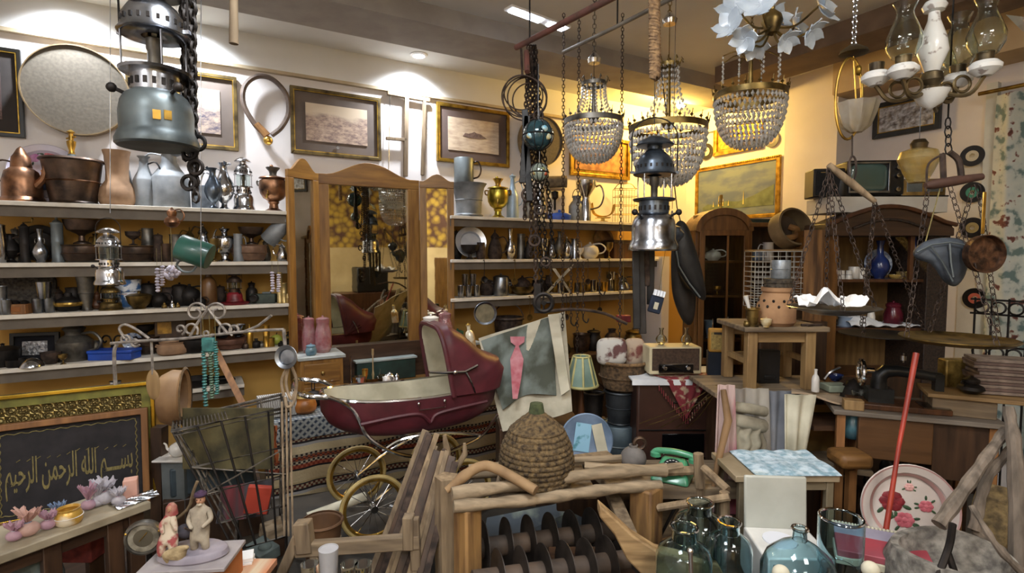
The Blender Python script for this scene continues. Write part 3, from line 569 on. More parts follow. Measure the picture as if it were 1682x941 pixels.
S(0,369,268,32,'ewer',SILVER,'silver_ewer','bright silver footed ewer with a rising lip beside the small silver lantern','ewer','Lb',d=.13,lw=.06)
def SL(i,px,ytop,wpx,label,tank,hood,d=.14,bail=False,**k):
 z=SZ[i]if i<10 else RS[i-10];v,py=onshelf(px,z,d);h=hit(px,ytop,Vector((v.x,v.y,0)),Vector((0,-1,0))).z-z
 return lantern('pressure_lantern',label,v,h,wpx*mpp(v.y)/2,tank,hood,bail,**k)
SL(0,401,258,34,'silver pressure lantern standing beside the copper samovar',SILVER,SILVER)
v,py=onshelf(450,SZ[0],.14);samovar('copper samovar with dark top cup at the mirror end of the topmost shelf',v,.30,.085,COPPER,PEWTER)
S(1,0,370,22,'pot',SILVER,'silver_pot','bright silver pot cut by the frame edge on the second shelf','pot','K')
S(1,18,384,30,'ewer',IRON,'dark_ewer','dark iron ewer beside the bright silver pot','ewer','R',d=.1,hm=RUST)
def mill(i,px,ytop,wpx,m,label,crank=True):
 z=SZ[i];v,py=onshelf(px,z,.15);h=hit(px,ytop,Vector((v.x,v.y,0)),Vector((0,-1,0))).z-z;r=wpx*mpp(v.y)/2
 t=T('coffee_mill',label,'coffee mill',v);vbody(h,r,'tube').build('barrel',m,t)
 MB().lathe([(0,h),(r*.9,h),(r*.5,h+r*.5),(r*.2,h+r*.7),(r*.25,h+r*1.0),(0,h+r*1.2)],16).build('lid',m,t)
 if crank:MB().tube([(0,0,h+r),(r*2.2,0,h+r*1.1),(r*2.2,0,h+r*1.6)],r*.16,6).ball((r*2.2,0,h+r*1.9),r*.3,8,6).build('crank',DBRASS,t)
 else:MB().lathe([(0,h+r),(r*.35,h+r*1.1),(r*.6,h+r*2),(r*.3,h+r*2.8),(r*.5,h+r*3.4),(0,h+r*3.8)],12).build('finial',BRASS,t)
mill(1,42,372,13,IRON,'black cylindrical coffee mill with a crank on the second shelf')
mill(1,96,366,16,GREYM,'tall grey engraved coffee mill with a brass finial',False)
v,_=onshelf(67,SZ[1],.03);plate('black_plate','black round plate leaning behind the ornate silver vase','plate',v+Vector((0,0,.105)),.10,IRON,(PI/2-.1,0,RZ1),.012)
S(1,67,376,24,'bulbvase',NICKEL,'silver_vase','ornate dark silver vase with a flared lip before the black plate','vase','2',hm=PEWTER)
S(1,137,402,60,'basin',DCOP,'copper_basin','deep brown copper basin beside the tall grey mill','basin','D',d=.13,hm=COPPER)
zt=S(1,137,402,60,'basin',DCOP,'x','x','x',d=.13);zt_=zt.dimensions.z;bpy.data.objects.remove(zt)
bpy.context.view_layer.update()
def top_of(px,ytop,i,d=.13):
 z=SZ[i]if i<10 else RS[i-10];v,py=onshelf(px,z,d);return hit(px,ytop,Vector((v.x,v.y,0)),Vector((0,-1,0))).z
S(1,135,361,48,'pedestal',DCOP,'footed_bowl','dark footed bowl balanced on the brown copper basin','bowl',d=.13,z=top_of(137,401,1))
S(1,226,404,56,'basin',DCOP,'copper_basin','low brown copper basin carrying two small goblets','basin','D',d=.13)
S(1,219,380,22,'goblet',RUST,'small_goblet','dark little goblet standing on the low copper basin','goblet',d=.13,z=top_of(226,403,1))
S(1,243,375,20,'tankard',PEWTER,'pewter_mug','engraved pewter mug standing on the low copper basin','mug','L',d=.13,z=top_of(226,403,1))
S(1,261,387,16,'pot',RUST,'rusty_pot','rusty little pot squeezed beside the low copper basin','pot','K',d=.16)
S(1,274,400,16,'beaker',DCOP,'copper_beaker','small dark copper beaker beside the rusty pot','beaker',d=.18)
S(1,291,385,24,'tankard',PEWTER,'pewter_jug','pewter jug with a bright rim under the hanging gourd','jug','R',d=.17)
S(1,313,372,22,'coffee',DBRASS,'coffee_pot','tarnished brass coffee pot behind the hanging green pot','coffee pot','Lr',d=.08)
S(1,335,365,26,'coffee',NICKEL,'coffee_pot','nickel coffee pot with a domed lid behind the hanging green pot','coffee pot','Lr',d=.08)
v,py=onshelf(370,SZ[1],.14);samovar('silver samovar with a wide brim on the second shelf',v,.215,.062,SILVER,NICKEL)
S(1,410,402,56,'basin',mat('light_copper','#a3826a','#6d5444',.5,.6,12,.1),'tin_basin','pale copper basin near the mirror end of the second shelf','basin','D',d=.13)
S(1,413,373,38,'pedestal',DCOP,'footed_bowl','dark footed bowl balanced on the pale copper basin','bowl',d=.13,z=top_of(410,401,1))
v,_=onshelf(450,SZ[1],.14);vessel('zinc_watering_jug','tilted bluish zinc jug lying over the basin by the mirror','jug',v+Vector((-.02,-.03,.13)),.2,.055,'zincjug',ZINC,'R',rot=(0,.75,0))
S(1,464,398,18,'coffee',SILVER,'coffee_pot','small silver coffee pot at the mirror end of the second shelf','coffee pot','Lr',d=.2)
v,_=onshelf(44,SZ[2],.05)
o=MB();W_,H_=.13,.2
pl=[(-W_,0)]+[(-W_+.04-.04*math.cos(a),H_-.04+.04*math.sin(a))for a in[PI/2*k/5 for k in range(6)]]+[(W_-.04+.04*math.sin(a),H_-.04+.04*math.cos(a))for a in[PI/2*k/5 for k in range(6)]]+[(W_,0)]
o.prism(pl,-.01,.01);one('embossed_tray','large dark embossed tray with rounded corners leaning behind the steel beakers','tray',o,mat('embossed_dark','#4a443c','#26221e',.5,.6,70,.7),v,rot=(-.12,0,RZ1),bevel=.004)
S(2,4,470,16,'beaker',STEEL,'steel_beaker','steel beaker cut by the frame edge on the third shelf','beaker',d=.2,group='steel beakers on the third shelf')
S(2,12,492,14,'beaker',STEEL,'steel_beaker','short steel beaker at the frame edge beside the orange box mill','beaker',d=.22,group='steel beakers on the third shelf')
v,_=onshelf(34,SZ[2],.2);t=T('box_mill','orange wooden box coffee mill with two dark knobs on the third shelf','coffee mill',v,rz=.2)
MB().box((0,0,.026),(.085,.07,.052)).build('wooden_box',ORNW,t,bevel=.003);MB().box((0,-.036,.026),(.04,.004,.025)).build('drawer',mat('mill_drawer','#8a5426',rough=.5),t,bevel=.001)
for s in(-1,1):MB().lathe([(0,.052),(.016,.052),(.02,.062),(.01,.07),(0,.072)],12,(s*.02,0,0)).build('hopper_cup',IRON,t)
bk=S(2,63,490,17,'beaker',STEEL,'steel_beaker','steel beaker at the lower left of the beaker pyramid','beaker',d=.2,group='steel beakers on the third shelf')
v,_=onshelf(82,SZ[2],.2);dup(bk,v,'steel beaker at the lower right of the beaker pyramid')
S(2,73,463,22,'beaker',NICKEL,'steel_beaker','large bright beaker topping the beaker pyramid','beaker',d=.2,z=top_of(63,491,2,.2),group='steel beakers on the third shelf')
v,_=onshelf(113,SZ[2],.16);t=T('round_flask','dark disc-shaped flask with a brass band on the third shelf','flask',v)
MB().lathe([(0,0),(.04,0),(.06,.02),(.068,.04),(.06,.06),(.03,.075),(.018,.08),(.018,.1),(0,.1)],28).build('body',IRON,t);MB().lathe([(.0665,.03),(.07,.04),(.0665,.05)],28).build('brass_band',BRASS,t)
S(2,124,472,30,'pot',IRON,'iron_pot','black iron pot behind the brass-banded flask','pot','2',d=.06)
S(2,143,452,28,'vase',PEWTER,'fluted_vase','tall fluted grey metal vase on the third shelf','vase','D',d=.17)
S(2,160,478,18,'gourd',WALN,'carved_gourd','carved brown wooden gourd beside the fluted vase','gourd')
S(2,212,459,40,'china',mat('painted_china','#d8dde4','#3f6aa0',.3,0,22,coat=.4,lo=.5,hi=.56),'china_jar','white china jar painted blue and orange on the third shelf','jar','D',hm=mat('china_orange','#c9762c','#d8dde4',.3,0,60),d=.1)
S(2,229,486,36,'bowl',DBRASS,'brass_bowl','tarnished brass bowl with a lid before the painted china jar','bowl','K',d=.2)
t=SL(2,183,466,34,'brass oil lantern with a clear globe under the hanging silver lantern',DBRASS,DBRASS,d=.2)
for px,yt,wp,pf,mm,pt,l,dd in((246,468,26,'pot',IRON,'K','dark iron pot beside the brass bowl on the third shelf',.1),(262,478,26,'teapot',IRON,'lR','black iron teapot beside the white bead bunch',.16),(279,472,26,'pot',RUST,'2','rusty pot right behind the white bead bunches',.08),(296,470,26,'pot',IRON,'K','dark lidded pot beneath the round bead bunch',.12),(312,466,34,'teapot',IRON,'lR','large black iron teapot on the third shelf',.12),(330,486,16,'teapot',IRON,'lR','small black iron teapot before the brown bottle',.2)):
 S(2,px,yt,wp,pf,mm,'iron_'+('teapot' if pf=='teapot' else 'pot'),l,'teapot' if pf=='teapot' else 'pot',pt,d=dd)
for px,yt,wp,mm,l in((270,496,9,DBRASS,'tiny brass bell left of the iron teapots'),(283,492,9,NICKEL,'tiny nickel bell between the iron pots'),(292,496,8,DBRASS,'tiny brass bell right below the round bead bunch')):
 S(2,px,yt,wp,'bell',mm,'hand_bell',l,'bell',d=.24)
S(2,344,441,24,'bottle',mat('brown_glaze','#6f4d2a','#4a3019',.35,0,10,coat=.3),'stoneware_bottle','tall brown stoneware bottle on the third shelf','bottle',d=.15)
v,_=onshelf(386,SZ[2],.17);t=lantern('hurricane_lantern','rusty copper lantern on a wide red base on the third shelf',v+Vector((0,0,.018)),.18,.05,REDM,DCOP);MB().lathe([(0,-.018),(.075,-.018),(.085,-.005),(.05,.0),(0,.0)],24).build('red_base',REDM,t)
v,_=onshelf(433,SZ[2],.17);t=T('old_camera','dark green folding camera lying on the third shelf','camera',v,rz=.2)
MB().box((0,0,.03),(.15,.06,.06)).build('body',mat('green_metal','#4c564c','#333b35',.6,.2,20,.1),t,bevel=.006);MB().lathe([(0,0),(.026,0),(.026,.03),(.02,.035),(0,.03)],20,(-.045,-.03,.035),Matrix.Rotation(PI/2,3,'X')).build('lens',IRON,t);MB().box((.02,0,.066),(.05,.03,.012)).build('viewfinder',GREYM,t,bevel=.003)
def shells(i,lst,m,name,cat,group,prof='bottle',d=.2):
 for px,yt,wp,l in lst:S(i,px,yt,wp,prof,m,name,l,cat,d=d,group=group)
shells(2,((460,447,9,'tallest brass cartridge case at the mirror end of the third shelf'),(467,465,8,'middle brass cartridge case at the mirror end of the third shelf'),(474,482,8,'shortest brass cartridge case at the mirror end of the third shelf')),mat('pale_brass','#dcc690','#a8915a',.35,.7,20,.05),'cartridge_case','cartridge case','brass cartridge cases','tube',.22)
S(3,6,574,44,'pan',IRON,'iron_pan','dark iron pan with a lid at the frame edge on the lowest shelf','pan','K',d=.14)
v,_=onshelf(59,SZ[3],.06);t=T('framed_plaque','small black frame with an embossed silver picture on the lowest shelf','framed picture',v+Vector((0,0,.078)),rot=(-.08,0,RZ1-.25))
m=MB();ring(m,.225,.16,.02,-.01,.01);m.build('frame',BLACKF,t,smooth=False,bevel=.002);MB().box((0,.004,0),(.19,.006,.125)).build('velvet_mount',mat('navy_velvet','#12121c','#0b0b12',.95,0,20),t,smooth=False);MB().box((0,-.001,-.005),(.115,.006,.075)).build('silver_picture',mat('silver_embossed','#c8cbd0','#77767a',.35,.8,60,.6),t,smooth=False)
S(3,52,587,34,'dome',SILVER,'silver_dish_cover','silver domed dish cover lying before the small black frame','dish cover',d=.23)
S(3,28,590,30,'pan',IRON,'iron_pan','small dark pan left of the silver dish cover','pan','R',d=.2,hs=(.3,.9))
S(3,124,540,50,'milk',PEWTER,'pewter_pot','large pewter pot with lid and handle on the lowest shelf','pot','KR',d=.12)
S(3,84,578,28,'bowl',RUST,'rusty_bowl','rusty bowl holding little fittings beside the pewter pot','bowl',d=.2)
S(3,104,582,14,'goblet',DBRASS,'brass_egg_cup','little brass cup before the pewter pot','cup',d=.24)
v,_=onshelf(189,SZ[3],.2);t=T('blue_box','bright blue flat plastic box on the lowest left shelf','box',v,rz=.1)
MB().box((0,0,.019),(.225,.1,.038)).build('box_body',BLUEP,t,bevel=.004);MB().box((0,0,.047),(.232,.107,.017)).build('lid',BLUEP,t,bevel=.004)
v,_=onshelf(186,SZ[3],.1);m=MB()
for s in(-1,1):m.tube(curve([(s*.005,0,0),(s*.01,0,.1),(s*.04,0,.12),(s*.06,0,.1),(s*.045,0,.08),(s*.035,0,.09)],18),.005,6)
one('iron_scroll_stand','black scrolled iron stand rising behind the blue box','stand',m,IRON,v)
v,_=onshelf(218,SZ[3],.06);plate('blue_white_plate','blue and white plate standing behind the blue box','plate',v+Vector((0,0,.075)),.05,mat('delft','#cfd8e2','#3f5f96',.3,0,60,coat=.4),(PI/2-.12,0,RZ1),.01)
S(3,243,552,40,'basin',DCOP,'copper_bowl','brown copper bowl behind the scrollwork rail','bowl','D',d=.1)
S(3,240,534,26,'pedestal',IRON,'footed_cup','dark footed cup on the brown copper bowl','cup',d=.1,z=top_of(243,553,3,.1))
v,_=onshelf(282,SZ[3],.08);t=T('dark_cabinet_box','dark wooden box with an amber glass panel on the lowest shelf','box',v+Vector((0,0,0)),rz=RZ1)  # amber is the panel's own colour
MB().box((0,0,.1),(.16,.09,.2)).build('case',DARKW,t,bevel=.004);MB().box((-.03,-.046,.15),(.07,.004,.07)).build('amber_panel',mat('amber_panel','#b98a35','#7c5a22',.3,0,30),t)
S(3,284,561,46,'pot',CLAY,'clay_bowl','pale clay cooking bowl behind the scrollwork rail','bowl','2',d=.2)
S(3,326,553,58,'basin',IRON,'black_bowl','wide black bowl behind the turquoise beads','bowl',d=.17)
S(3,378,553,54,'basin',mat('rose_copper','#8c6655','#5b3f33',.5,.5,12,.1),'copper_basin','rosy copper basin on the lowest shelf right of the beads','basin','D',d=.15)
S(3,366,536,26,'bowl',IRON,'small_iron_bowl','little dark bowl on the left side of the rosy copper basin','bowl',d=.15,z=top_of(378,554,3,.15))
S(3,391,533,26,'bowl',NICKEL,'small_nickel_bowl','little nickel bowl on the right side of the rosy copper basin','bowl',d=.15,z=top_of(378,554,3,.15))
for px,yt,wp,pf,mm,l in((404,560,12,'bottle',DCOP,'dark little bottle, first right of the rosy copper basin'),(411,532,10,'bottle',BRASS,'tall slim brass bottle with a cap on the lowest shelf'),(421,556,14,'bottle',IRON,'dark stubby bottle beside the tall brass bottle'),(430,560,10,'bottle',PEWTER,'pewter bottle between the dark and the brass ones'),(438,534,10,'tube',BRASS,'tall brass tube near the green apple'),(446,555,10,'tube',BRASS,'short brass tube before the green apple')):
 S(3,px,yt,wp,pf,mm,'small_bottle',l,'bottle',d=.2,group='small bottles on the lowest shelf')
v,_=onshelf(454,SZ[3],.15);t=T('toy_apple','yellow-green round apple ornament near the mirror','ornament',v);MB().ball((0,0,.034),(.037,.037,.034),18,12).build('fruit',mat('apple_skin','#b9bd55','#8d9a3a',.4,0,6),t);MB().tube([(0,0,.064),(.006,0,.08)],.003,6).build('stalk',DARKW,t)
v,_=onshelf(475,SZ[3],.17);lantern('tiny_lantern','tiny black lantern at the mirror end of the lowest shelf',v,.085,.022,IRON,IRON)
zz=w1(240,648,.26).z
for px,yt,wp,pf,mm,l in((190,626,18,'goblet',SILVER,'small silver cup on the low grey shelf'),(213,632,14,'goblet',COPPER,'tiny copper cup on the low grey shelf'),(320,622,60,'pan',IRON,'wide black pan behind the turquoise beads on the low shelf'),(365,620,40,'pot',IRON,'black pot at the end of the low shelf'),(285,628,24,'teapot',IRON,'squat black teapot on the low shelf')):
 S(3,px,yt,wp,pf,mm,'low_shelf_'+('cup' if wp<20 else 'pot'),l,'cup' if wp<20 else 'pot',d=.14,z=zz)
# ================================================================ shelves right of the mirror
S(10,770,302,60,'flare',ZINC,'zinc_tub','dull zinc tub flaring to the top, right of the mirror','tub','D',d=.155)
S(10,762,260,32,'cyl',GREYM,'zinc_tankard','grey zinc tankard with a figured handle standing in the zinc tub','tankard','R',d=.14,z=top_of(770,304,10,.14)-.02,hm=DCOP)
v,_=onshelf(818,RS[0],.15);samovar('brass samovar with a round body right of the mirror',v,.33,.085,metal('bright_brass','#cdbb4f','#8f7a30',.28,.9),BRASS)
S(10,842,290,20,'zincjug',mat('blue_enamel','#a9bccb','#8598a8',.4,.2,8),'enamel_jug','slim pale blue enamel jug beside the brass samovar','jug','RK',d=.16)
S(10,887,300,22,'jug',SILVER,'silver_jug','silver jug behind the hanging chains, topmost right shelf','jug','R',d=.1)
v,_=onshelf(919,RS[0],.15);t=T('blue_sewing_tin','bright blue oval tin below the wooden clamp','tin',v)
MB().lathe([(0,0),(.085,0),(.1,.015),(.1,.05),(.09,.06),(.02,.07),(0,.07)],28,(0,0,0),Matrix.Diagonal((1,.5,1))).build('body',BLUEP,t);MB().ball((0,0,.08),.014,10,6).build('lid_knob',BLUEP,t)
t=T('wooden_press','small wooden press with dark screw and a wooden roller across the top','press',v+N1*-.07)
for s in(-1,1):MB().box((s*.07,0,.14),(.018,.03,.28)).build('post',PINE,t,bevel=.002)
MB().tube([(-.095,-.01,.33),(.1,-.01,.335)],.05,18).build('roller',mat('roller_wood','#7f7058','#54493a',.8,0,20,.2),t);MB().box((0,0,.27),(.17,.035,.02)).build('crossbar',PINEX,t)
MB().lathe([(0,.09),(.01,.1),(.01,.18),(.03,.2),(.03,.25),(0,.26)],14).build('screw',IRON,t)
S(10,947,322,26,'milk',ZINC,'zinc_can','grey zinc milk can beside the silver funnel pot','can','A',d=.12,hm=IRON)
S(10,962,297,34,'funnel',SILVER,'silver_funnel','tall silver strainer funnel with a wide mouth, topmost right shelf','funnel','R',d=.17)
v,_=onshelf(990,RS[0],.15);t=T('brass_napkin_rack','low brass rack with curved bars on the topmost right shelf','rack',v)
for k in range(4):m=MB();m.tube(curve([(-.1,(k-1.5)*.03,.17),(-.08,(k-1.5)*.03,.08),(0,(k-1.5)*.03,.05),(.08,(k-1.5)*.03,.08),(.1,(k-1.5)*.03,.16)],14),.005,6);m.build('curved_bar',BRASS,t)
MB().box((0,0,.04),(.12,.11,.01)).box((0,0,.02),(.03,.03,.04)).lathe([(0,0),(.05,0),(.045,.012),(0,.016)],20).build('base',BRASS,t)
v,_=onshelf(1026,RS[0],.15);t=T('wire_basket','tall thin wire basket at the corner end of the topmost right shelf','basket',v)
m=MB()
for zz_ in(0,.08,.16,.24,.31):m.tube([(-.1,-.06,zz_),(.1,-.06,zz_),(.1,.06,zz_),(-.1,.06,zz_)],.003,5,True)
for x in(-.1,-.05,0,.05,.1):
 for y in(-.06,.06):m.tube([(x,y,0),(x,y,.31)],.002,5)
m.build('wire_mesh',DBRASS,t);MB().tube(curve([(-.1,0,.31),(-.05,0,.36),(.05,0,.36),(.1,0,.31)],10),.004,6).build('handle',DBRASS,t)
v,_=onshelf(773,RS[1],.1);plate('silver_platter','white and silver oval platter leaning on the middle right shelf','platter',v+Vector((0,-.03,.13)),.125,mat('platter','#dfe0e4','#aab0ba',.25,.5,5),(PI/2-.2,.1,RZ1-.2),.03)
S(11,750,382,18,'pot',IRON,'dark_pot','dark pot behind the silver platter beside the mirror','pot','K',d=.05)
S(11,772,402,30,'pedestal',IRON,'dark_pedestal_bowl','dark low footed bowl before the silver platter','bowl',d=.22)
S(11,813,376,24,'coffee',RUST,'coffee_pot','dark bell-shaped coffee pot right of the silver platter','coffee pot','R',d=.12,hs=(.2,.7))
S(11,838,376,20,'bulbvase',SILVER,'silver_beaker','tall silver vase-shaped beaker on the middle right shelf','vase','',d=.14)
rows=[(856,384,16,'tankard',PEWTER,'R','pewter tankard'),(868,390,14,'coffee',IRON,'lR','black coffee pot'),(880,384,16,'ewer',DBRASS,'L','tarnished brass ewer'),(893,392,16,'goblet',SILVER,'','bright silver goblet'),(906,386,18,'coffee',NICKEL,'lR','nickel coffee pot'),(919,380,16,'ewer',PEWTER,'R','pewter ewer'),(931,388,16,'teapot',SILVER,'lR','silver teapot'),(944,392,14,'tankard',NICKEL,'R','nickel mug')]
for k,(px,yt,wp,pf,mm,pt,l)in enumerate(rows):S(11,px,yt,wp,pf,mm,l.replace(' ','_').replace('bright_',''),l+' in the dense row behind the chains, middle right shelf',l.split()[-1],pt,d=.12+.05*(k%2))
S(11,969,397,30,'teapot',CERAM,'white_teapot','round white ceramic teapot on the middle right shelf','teapot','lR',d=.16)
S(11,953,407,12,'goblet',CERAM,'white_egg_cup','little white ceramic cup beside the white teapot','cup',d=.2)
v,_=onshelf(1022,RS[1],.1);t=T('wooden_chest','brown wooden box behind the white teapot','box',v,rz=RZ1);MB().box((0,0,.07),(.32,.14,.14)).build('box_body',WALN,t,bevel=.004);MB().box((0,0,.155),(.33,.15,.03)).build('lid',DARKWX,t,bevel=.004)
v,_=onshelf(990,RS[1],.03);plate('dark_platter','dark oval platter leaning on the wall behind the brown box','platter',v+Vector((0,0,.17)),.12,DCOP,(PI/2-.1,0,RZ1),.012)
cupm=[STEEL,NICKEL,PEWTER]
c0=S(12,757,469,12,'beaker',NICKEL,'metal_cup','metal cup, left end of the cup pyramid by the mirror','cup',d=.17,group='metal cups on the lower right shelf')
for px,l in((770,'metal cup, middle of the bottom row of the cup pyramid'),(783,'metal cup, right end of the cup pyramid')):v,_=onshelf(px,RS[2],.17);dup(c0,v,l)
for px,l in((764,'metal cup upside the pyramid, left one of the upper pair'),(777,'metal cup upside the pyramid, right one of the upper pair')):v,_=onshelf(px,RS[2],.17);v.z=top_of(757,470,12,.17);dup(c0,v,l)
S(12,772,432,16,'stick',DBRASS,'candlestick','tarnished candlestick rising behind the cup pyramid','candlestick',d=.06)
S(12,823,455,26,'cyl',STEEL,'steel_canister','round steel canister with a lid on the lower right shelf','canister','K2',d=.15)
S(12,800,462,24,'pot',RUST,'rusty_pot','rusty pot between the cup pyramid and the steel canister','pot','K',d=.07)
S(12,858,470,40,'bowl',DBRASS,'shallow_brass_bowl','shallow tarnished bowl beside the steel canister','bowl',d=.16)
S(12,858,452,28,'teapot',RUST,'rusty_teapot','rusty teapot behind the shallow tarnished bowl','teapot','lR',d=.06)
S(12,885,460,26,'pot',IRON,'iron_pot','dark iron pot left of the crossed blades','pot','2',d=.08)
v,_=onshelf(920,RS[2],.2)
for a,l,nme in((.75,'bright steel knife blade leaning to the right across the other','steel_knife'),(-.62,'thin steel knife blade leaning to the left across the other','steel_knife')):
 m=MB();R=Matrix.Rotation(a,3,'Y');m.prism([(-.009,-.16),(.009,-.16),(.014,.1),(.0,.17),(-.011,.1)],-.0015,.0015);o=one(nme,l+' in the crossed pair','knife',m,NICKEL,v+Vector((.0,-.02 if a>0 else-.035,.13)),rot=(0,a,0),smooth=False)
names=['first','second','third','fourth','fifth','sixth','seventh','eighth','ninth','tenth','eleventh','twelfth']
pts=[(912,.08),(921,.2),(931,.1),(938,.2),(948,.1),(956,.2),(966,.1),(975,.2),(985,.1),(993,.2),(1003,.1),(1012,.2)]
cc=[S(12,pts[0][0],463,12,'beaker',m_,'brass_cup','x','cup',d=.08,group='metal cups on the lower right shelf')for m_ in(BRASS,NICKEL,DBRASS)]
for o in cc[1:]:pass
proto=cc
for k,(px,d)in enumerate(pts):
 v,_=onshelf(px,RS[2],d);l=f'{("brass","nickel","tarnished brass")[k%3]} cup, {names[k]} from the crossed blades in the {"rear" if d<.15 else "front"} row'
 if k<3:cc[k].location=v;cc[k]['label']=l;cc[k].name='small_cup'
 else:dup(cc[k%3],v,l,scale=(1,1,.85+.1*(k%4)))
S(12,1022,452,26,'coffee',NICKEL,'coffee_pot','silver coffee pot at the corner end of the lower right shelf','coffee pot','lR',d=.1)
S(12,1003,446,18,'tankard',SILVER,'silver_mug','silver mug behind the row of small cups','mug','R',d=.03)
# ================================================================ triple mirror on its dresser
def l1(px,py,d):v=w1(px,py,d)-CORN;return v.dot(T1),v.z
c0=w1(606,470,.12);t=T('triple_mirror','golden oak triple mirror with arched crests standing on the low dresser','mirror',(c0.x,c0.y,0),rz=RZ1)
xo=l1(606,470,.12)[0]
def lx(px,py):a,z=l1(px,py,.12);return a-xo,z
xl,zb=lx(524,578);xr,_=lx(690,578);zb=lx(606,576)[1];zt=lx(606,291)[1];zp=lx(603,268)[1]
gi=lx(541,400)[0];gr=lx(669,400)[0];gt=lx(606,307)[1];gb=lx(606,570)[1]
def crest(x0,x1,z0,zp,n=16,w=.5):
 xm,hw=(x0+x1)/2,(x1-x0)/2;P=[(x0,z0)]
 for k in range(n+1):
  u=-1+2*k/n;P.append((xm+u*hw*.8,z0+(zp-z0)*(.5+.5*math.cos(PI*u))**.8))
 return P+[(x1,z0)]
m=MB();m.prism([(xl,gt),*crest(xl,xr,zt,zp),(xr,gt)],-.02,.02);m.build('crest',OAKX,t,bevel=.003)
for a,b in((xl,gi),(gr,xr)):m=MB();m.span((a,-.02,zb),(b,.02,gt));m.build('stile',OAK,t,bevel=.004)
m=MB();m.span((gi,-.018,zb-.02),(gr,.02,gb));m.build('bottom_rail',OAKX,t,bevel=.003)
m=MB();m.span((gi-.005,.0,gb-.005),(gr+.005,.01,gt+.005));m.build('mirror_glass',MIRROR,t,smooth=False)
def wing(nm,x0,x1,ang,side,crestz):
 W_=x1-x0;g=bpy.data.objects.new(nm,None);COL.objects.link(g);g.parent=t;sx=side
 g.location=((xl if side<0 else xr),-.02,0);g.rotation_euler=(0,0,ang)
 bw=W_*.2;z0=zb;z1=zt-.005;X=sorted((0,sx*W_))
 m=MB();m.prism([(X[0],z1-.05),*crest(X[0],X[1],z1,crestz,12),(X[1],z1-.05)],-.028,0);m.build('wing_crest',OAKX,g,bevel=.003)
 for a in(X[0],X[1]-bw):m=MB();m.span((a,-.028,z0),(a+bw,0,z1-.05));m.build('wing_stile',OAK,g,bevel=.003)
 m=MB();m.span((X[0]+bw,-.026,z0),(X[1]-bw,0,z0+.05));m.build('wing_rail',OAKX,g,bevel=.002)
 m=MB();m.span((X[0]+bw-.004,-.012,z0+.045),(X[1]-bw+.004,-.004,z1-.045));m.build('wing_glass',MIRROR,g,smooth=False)
wing('left_wing',0,.235,.5,-1,zp-.02);wing('right_wing',0,.25,-.3,1,zp-.05)
zd=w1(525,583,.4).z;zm=w1(620,636,.4).z
D=T('mirror_dresser','low oak dresser with a drawer stack each side and a sunken middle shelf','dresser',(c0.x,c0.y,0),rz=RZ1)
xa=l1(492,583,.42)[0]-xo;xb=l1(562,583,.42)[0]-xo;xc=xr+.02;xe=xr+.33
yf=-.32;yb=.11
for a,b,nm in((xa,xb,'left'),(xc,xe,'right')):
 m=MB();m.span((a,yf,.05),(b,-.06,zd-.02));m.build(nm+'_drawer_case',OAK,D,bevel=.003)
 m=MB();m.span((a-.015,yf-.015,zd-.02),(b+.015,-.055,zd));m.build(nm+'_marble_top',mat('grey_marble','#b9bcb8','#8f938f',.25,0,6),D,bevel=.003)
 for k in range(3):
  zt2=zd-.045-k*.145;m=MB();m.span((a+.02,yf-.012,zt2-.12),(b-.02,yf,zt2));dr=m.build('drawer',OAKX,D,bevel=.004)
  m=MB();m.ball(((a+b)/2,yf-.022,zt2-.06),.012,10,6);m.build('drawer_knob',DBRASS,dr)
m=MB();m.span((xb,yf+.03,zm-.025),(xc,-.06,zm));m.build('middle_shelf',OAKX,D,bevel=.002)
m=MB();m.span((xb,yf+.05,.2),(xc,yf+.07,zm-.025));m.build('front_board',OAKX,D)
m=MB();m.span((xa,-.055,.05),(xe,yb,zd-.0));m.span((xa,-.05,zd),(xe,.1,zb-.02))if zb-.02>zd else None
m.build('back_board',DARKWX,D)
def dres(px,z,d=.34):
 v,py=onshelf(px,z,d);return v
def V(px,z,ytop,wpx,prof,m,name,label,cat,parts='',d=.34,**k):
 v=dres(px,z,d);ht=hit(px,ytop,Vector((v.x,v.y,0)),Vector((0,-1,0))).z-z
 return vessel(name,label,cat,v,ht,wpx*mpp(v.y)/2,prof,m,parts,**k)
V(508,zd,524,22,'jar',GLASSP,'pink_glass_jar','pink cut glass jar at the outer left of the dresser top','jar','K',d=.27)
V(531,zd,524,26,'jar',GLASSP,'pink_glass_jar','pink cut glass jar beside the mirror centre panel','jar','K',d=.3)
V(511,zd,568,18,'pot',mat('turquoise_glaze','#5f7f8c','#3e5a68',.3,0,20,coat=.4),'blue_glazed_pot','small blue glazed pot before the pink jars','pot','K',d=.38)
V(708,zd,522,26,'beaker',CERAM,'white_cup','white cup with a wide rim behind the pram hood','cup','K',d=.3)
V(731,zd,516,26,'jar',GLASSP,'pink_glass_jar','tall pink cut glass jar behind the pram hood','jar','K',d=.28)
v=dres(775,zd,.3);
vessel('white_gold_bottle','white and gold bottle with a cap, tilted, right of the pram hood','bottle',at(775,572,3.35),.15,.03,'bottle',mat('white_gold','#e9dfc4','#b98f4a',.3,.3,12,lo=.45,hi=.55),'K',hm=GOLD,rot=(0,-.15,0))
v=dres(632,zm,.18);t=T('green_box','dark green open box under the mirror','box',v,rz=RZ1);MB().box((0,0,.07),(.42,.12,.14)).build('box_body',mat('dark_green','#1f3b34','#142823',.6,0,10),t,bevel=.004);MB().box((0,0,.148),(.44,.14,.014)).build('lid',mat('pale_lid','#aab5b3','#8a9694',.5),t,bevel=.002)
V(613,zm,573,14,'stick',mat('white_brass','#d8c7a0','#a68a55',.3,.5),'candlestick','tall pale brass candlestick in front of the dark green box','candlestick',d=.33)
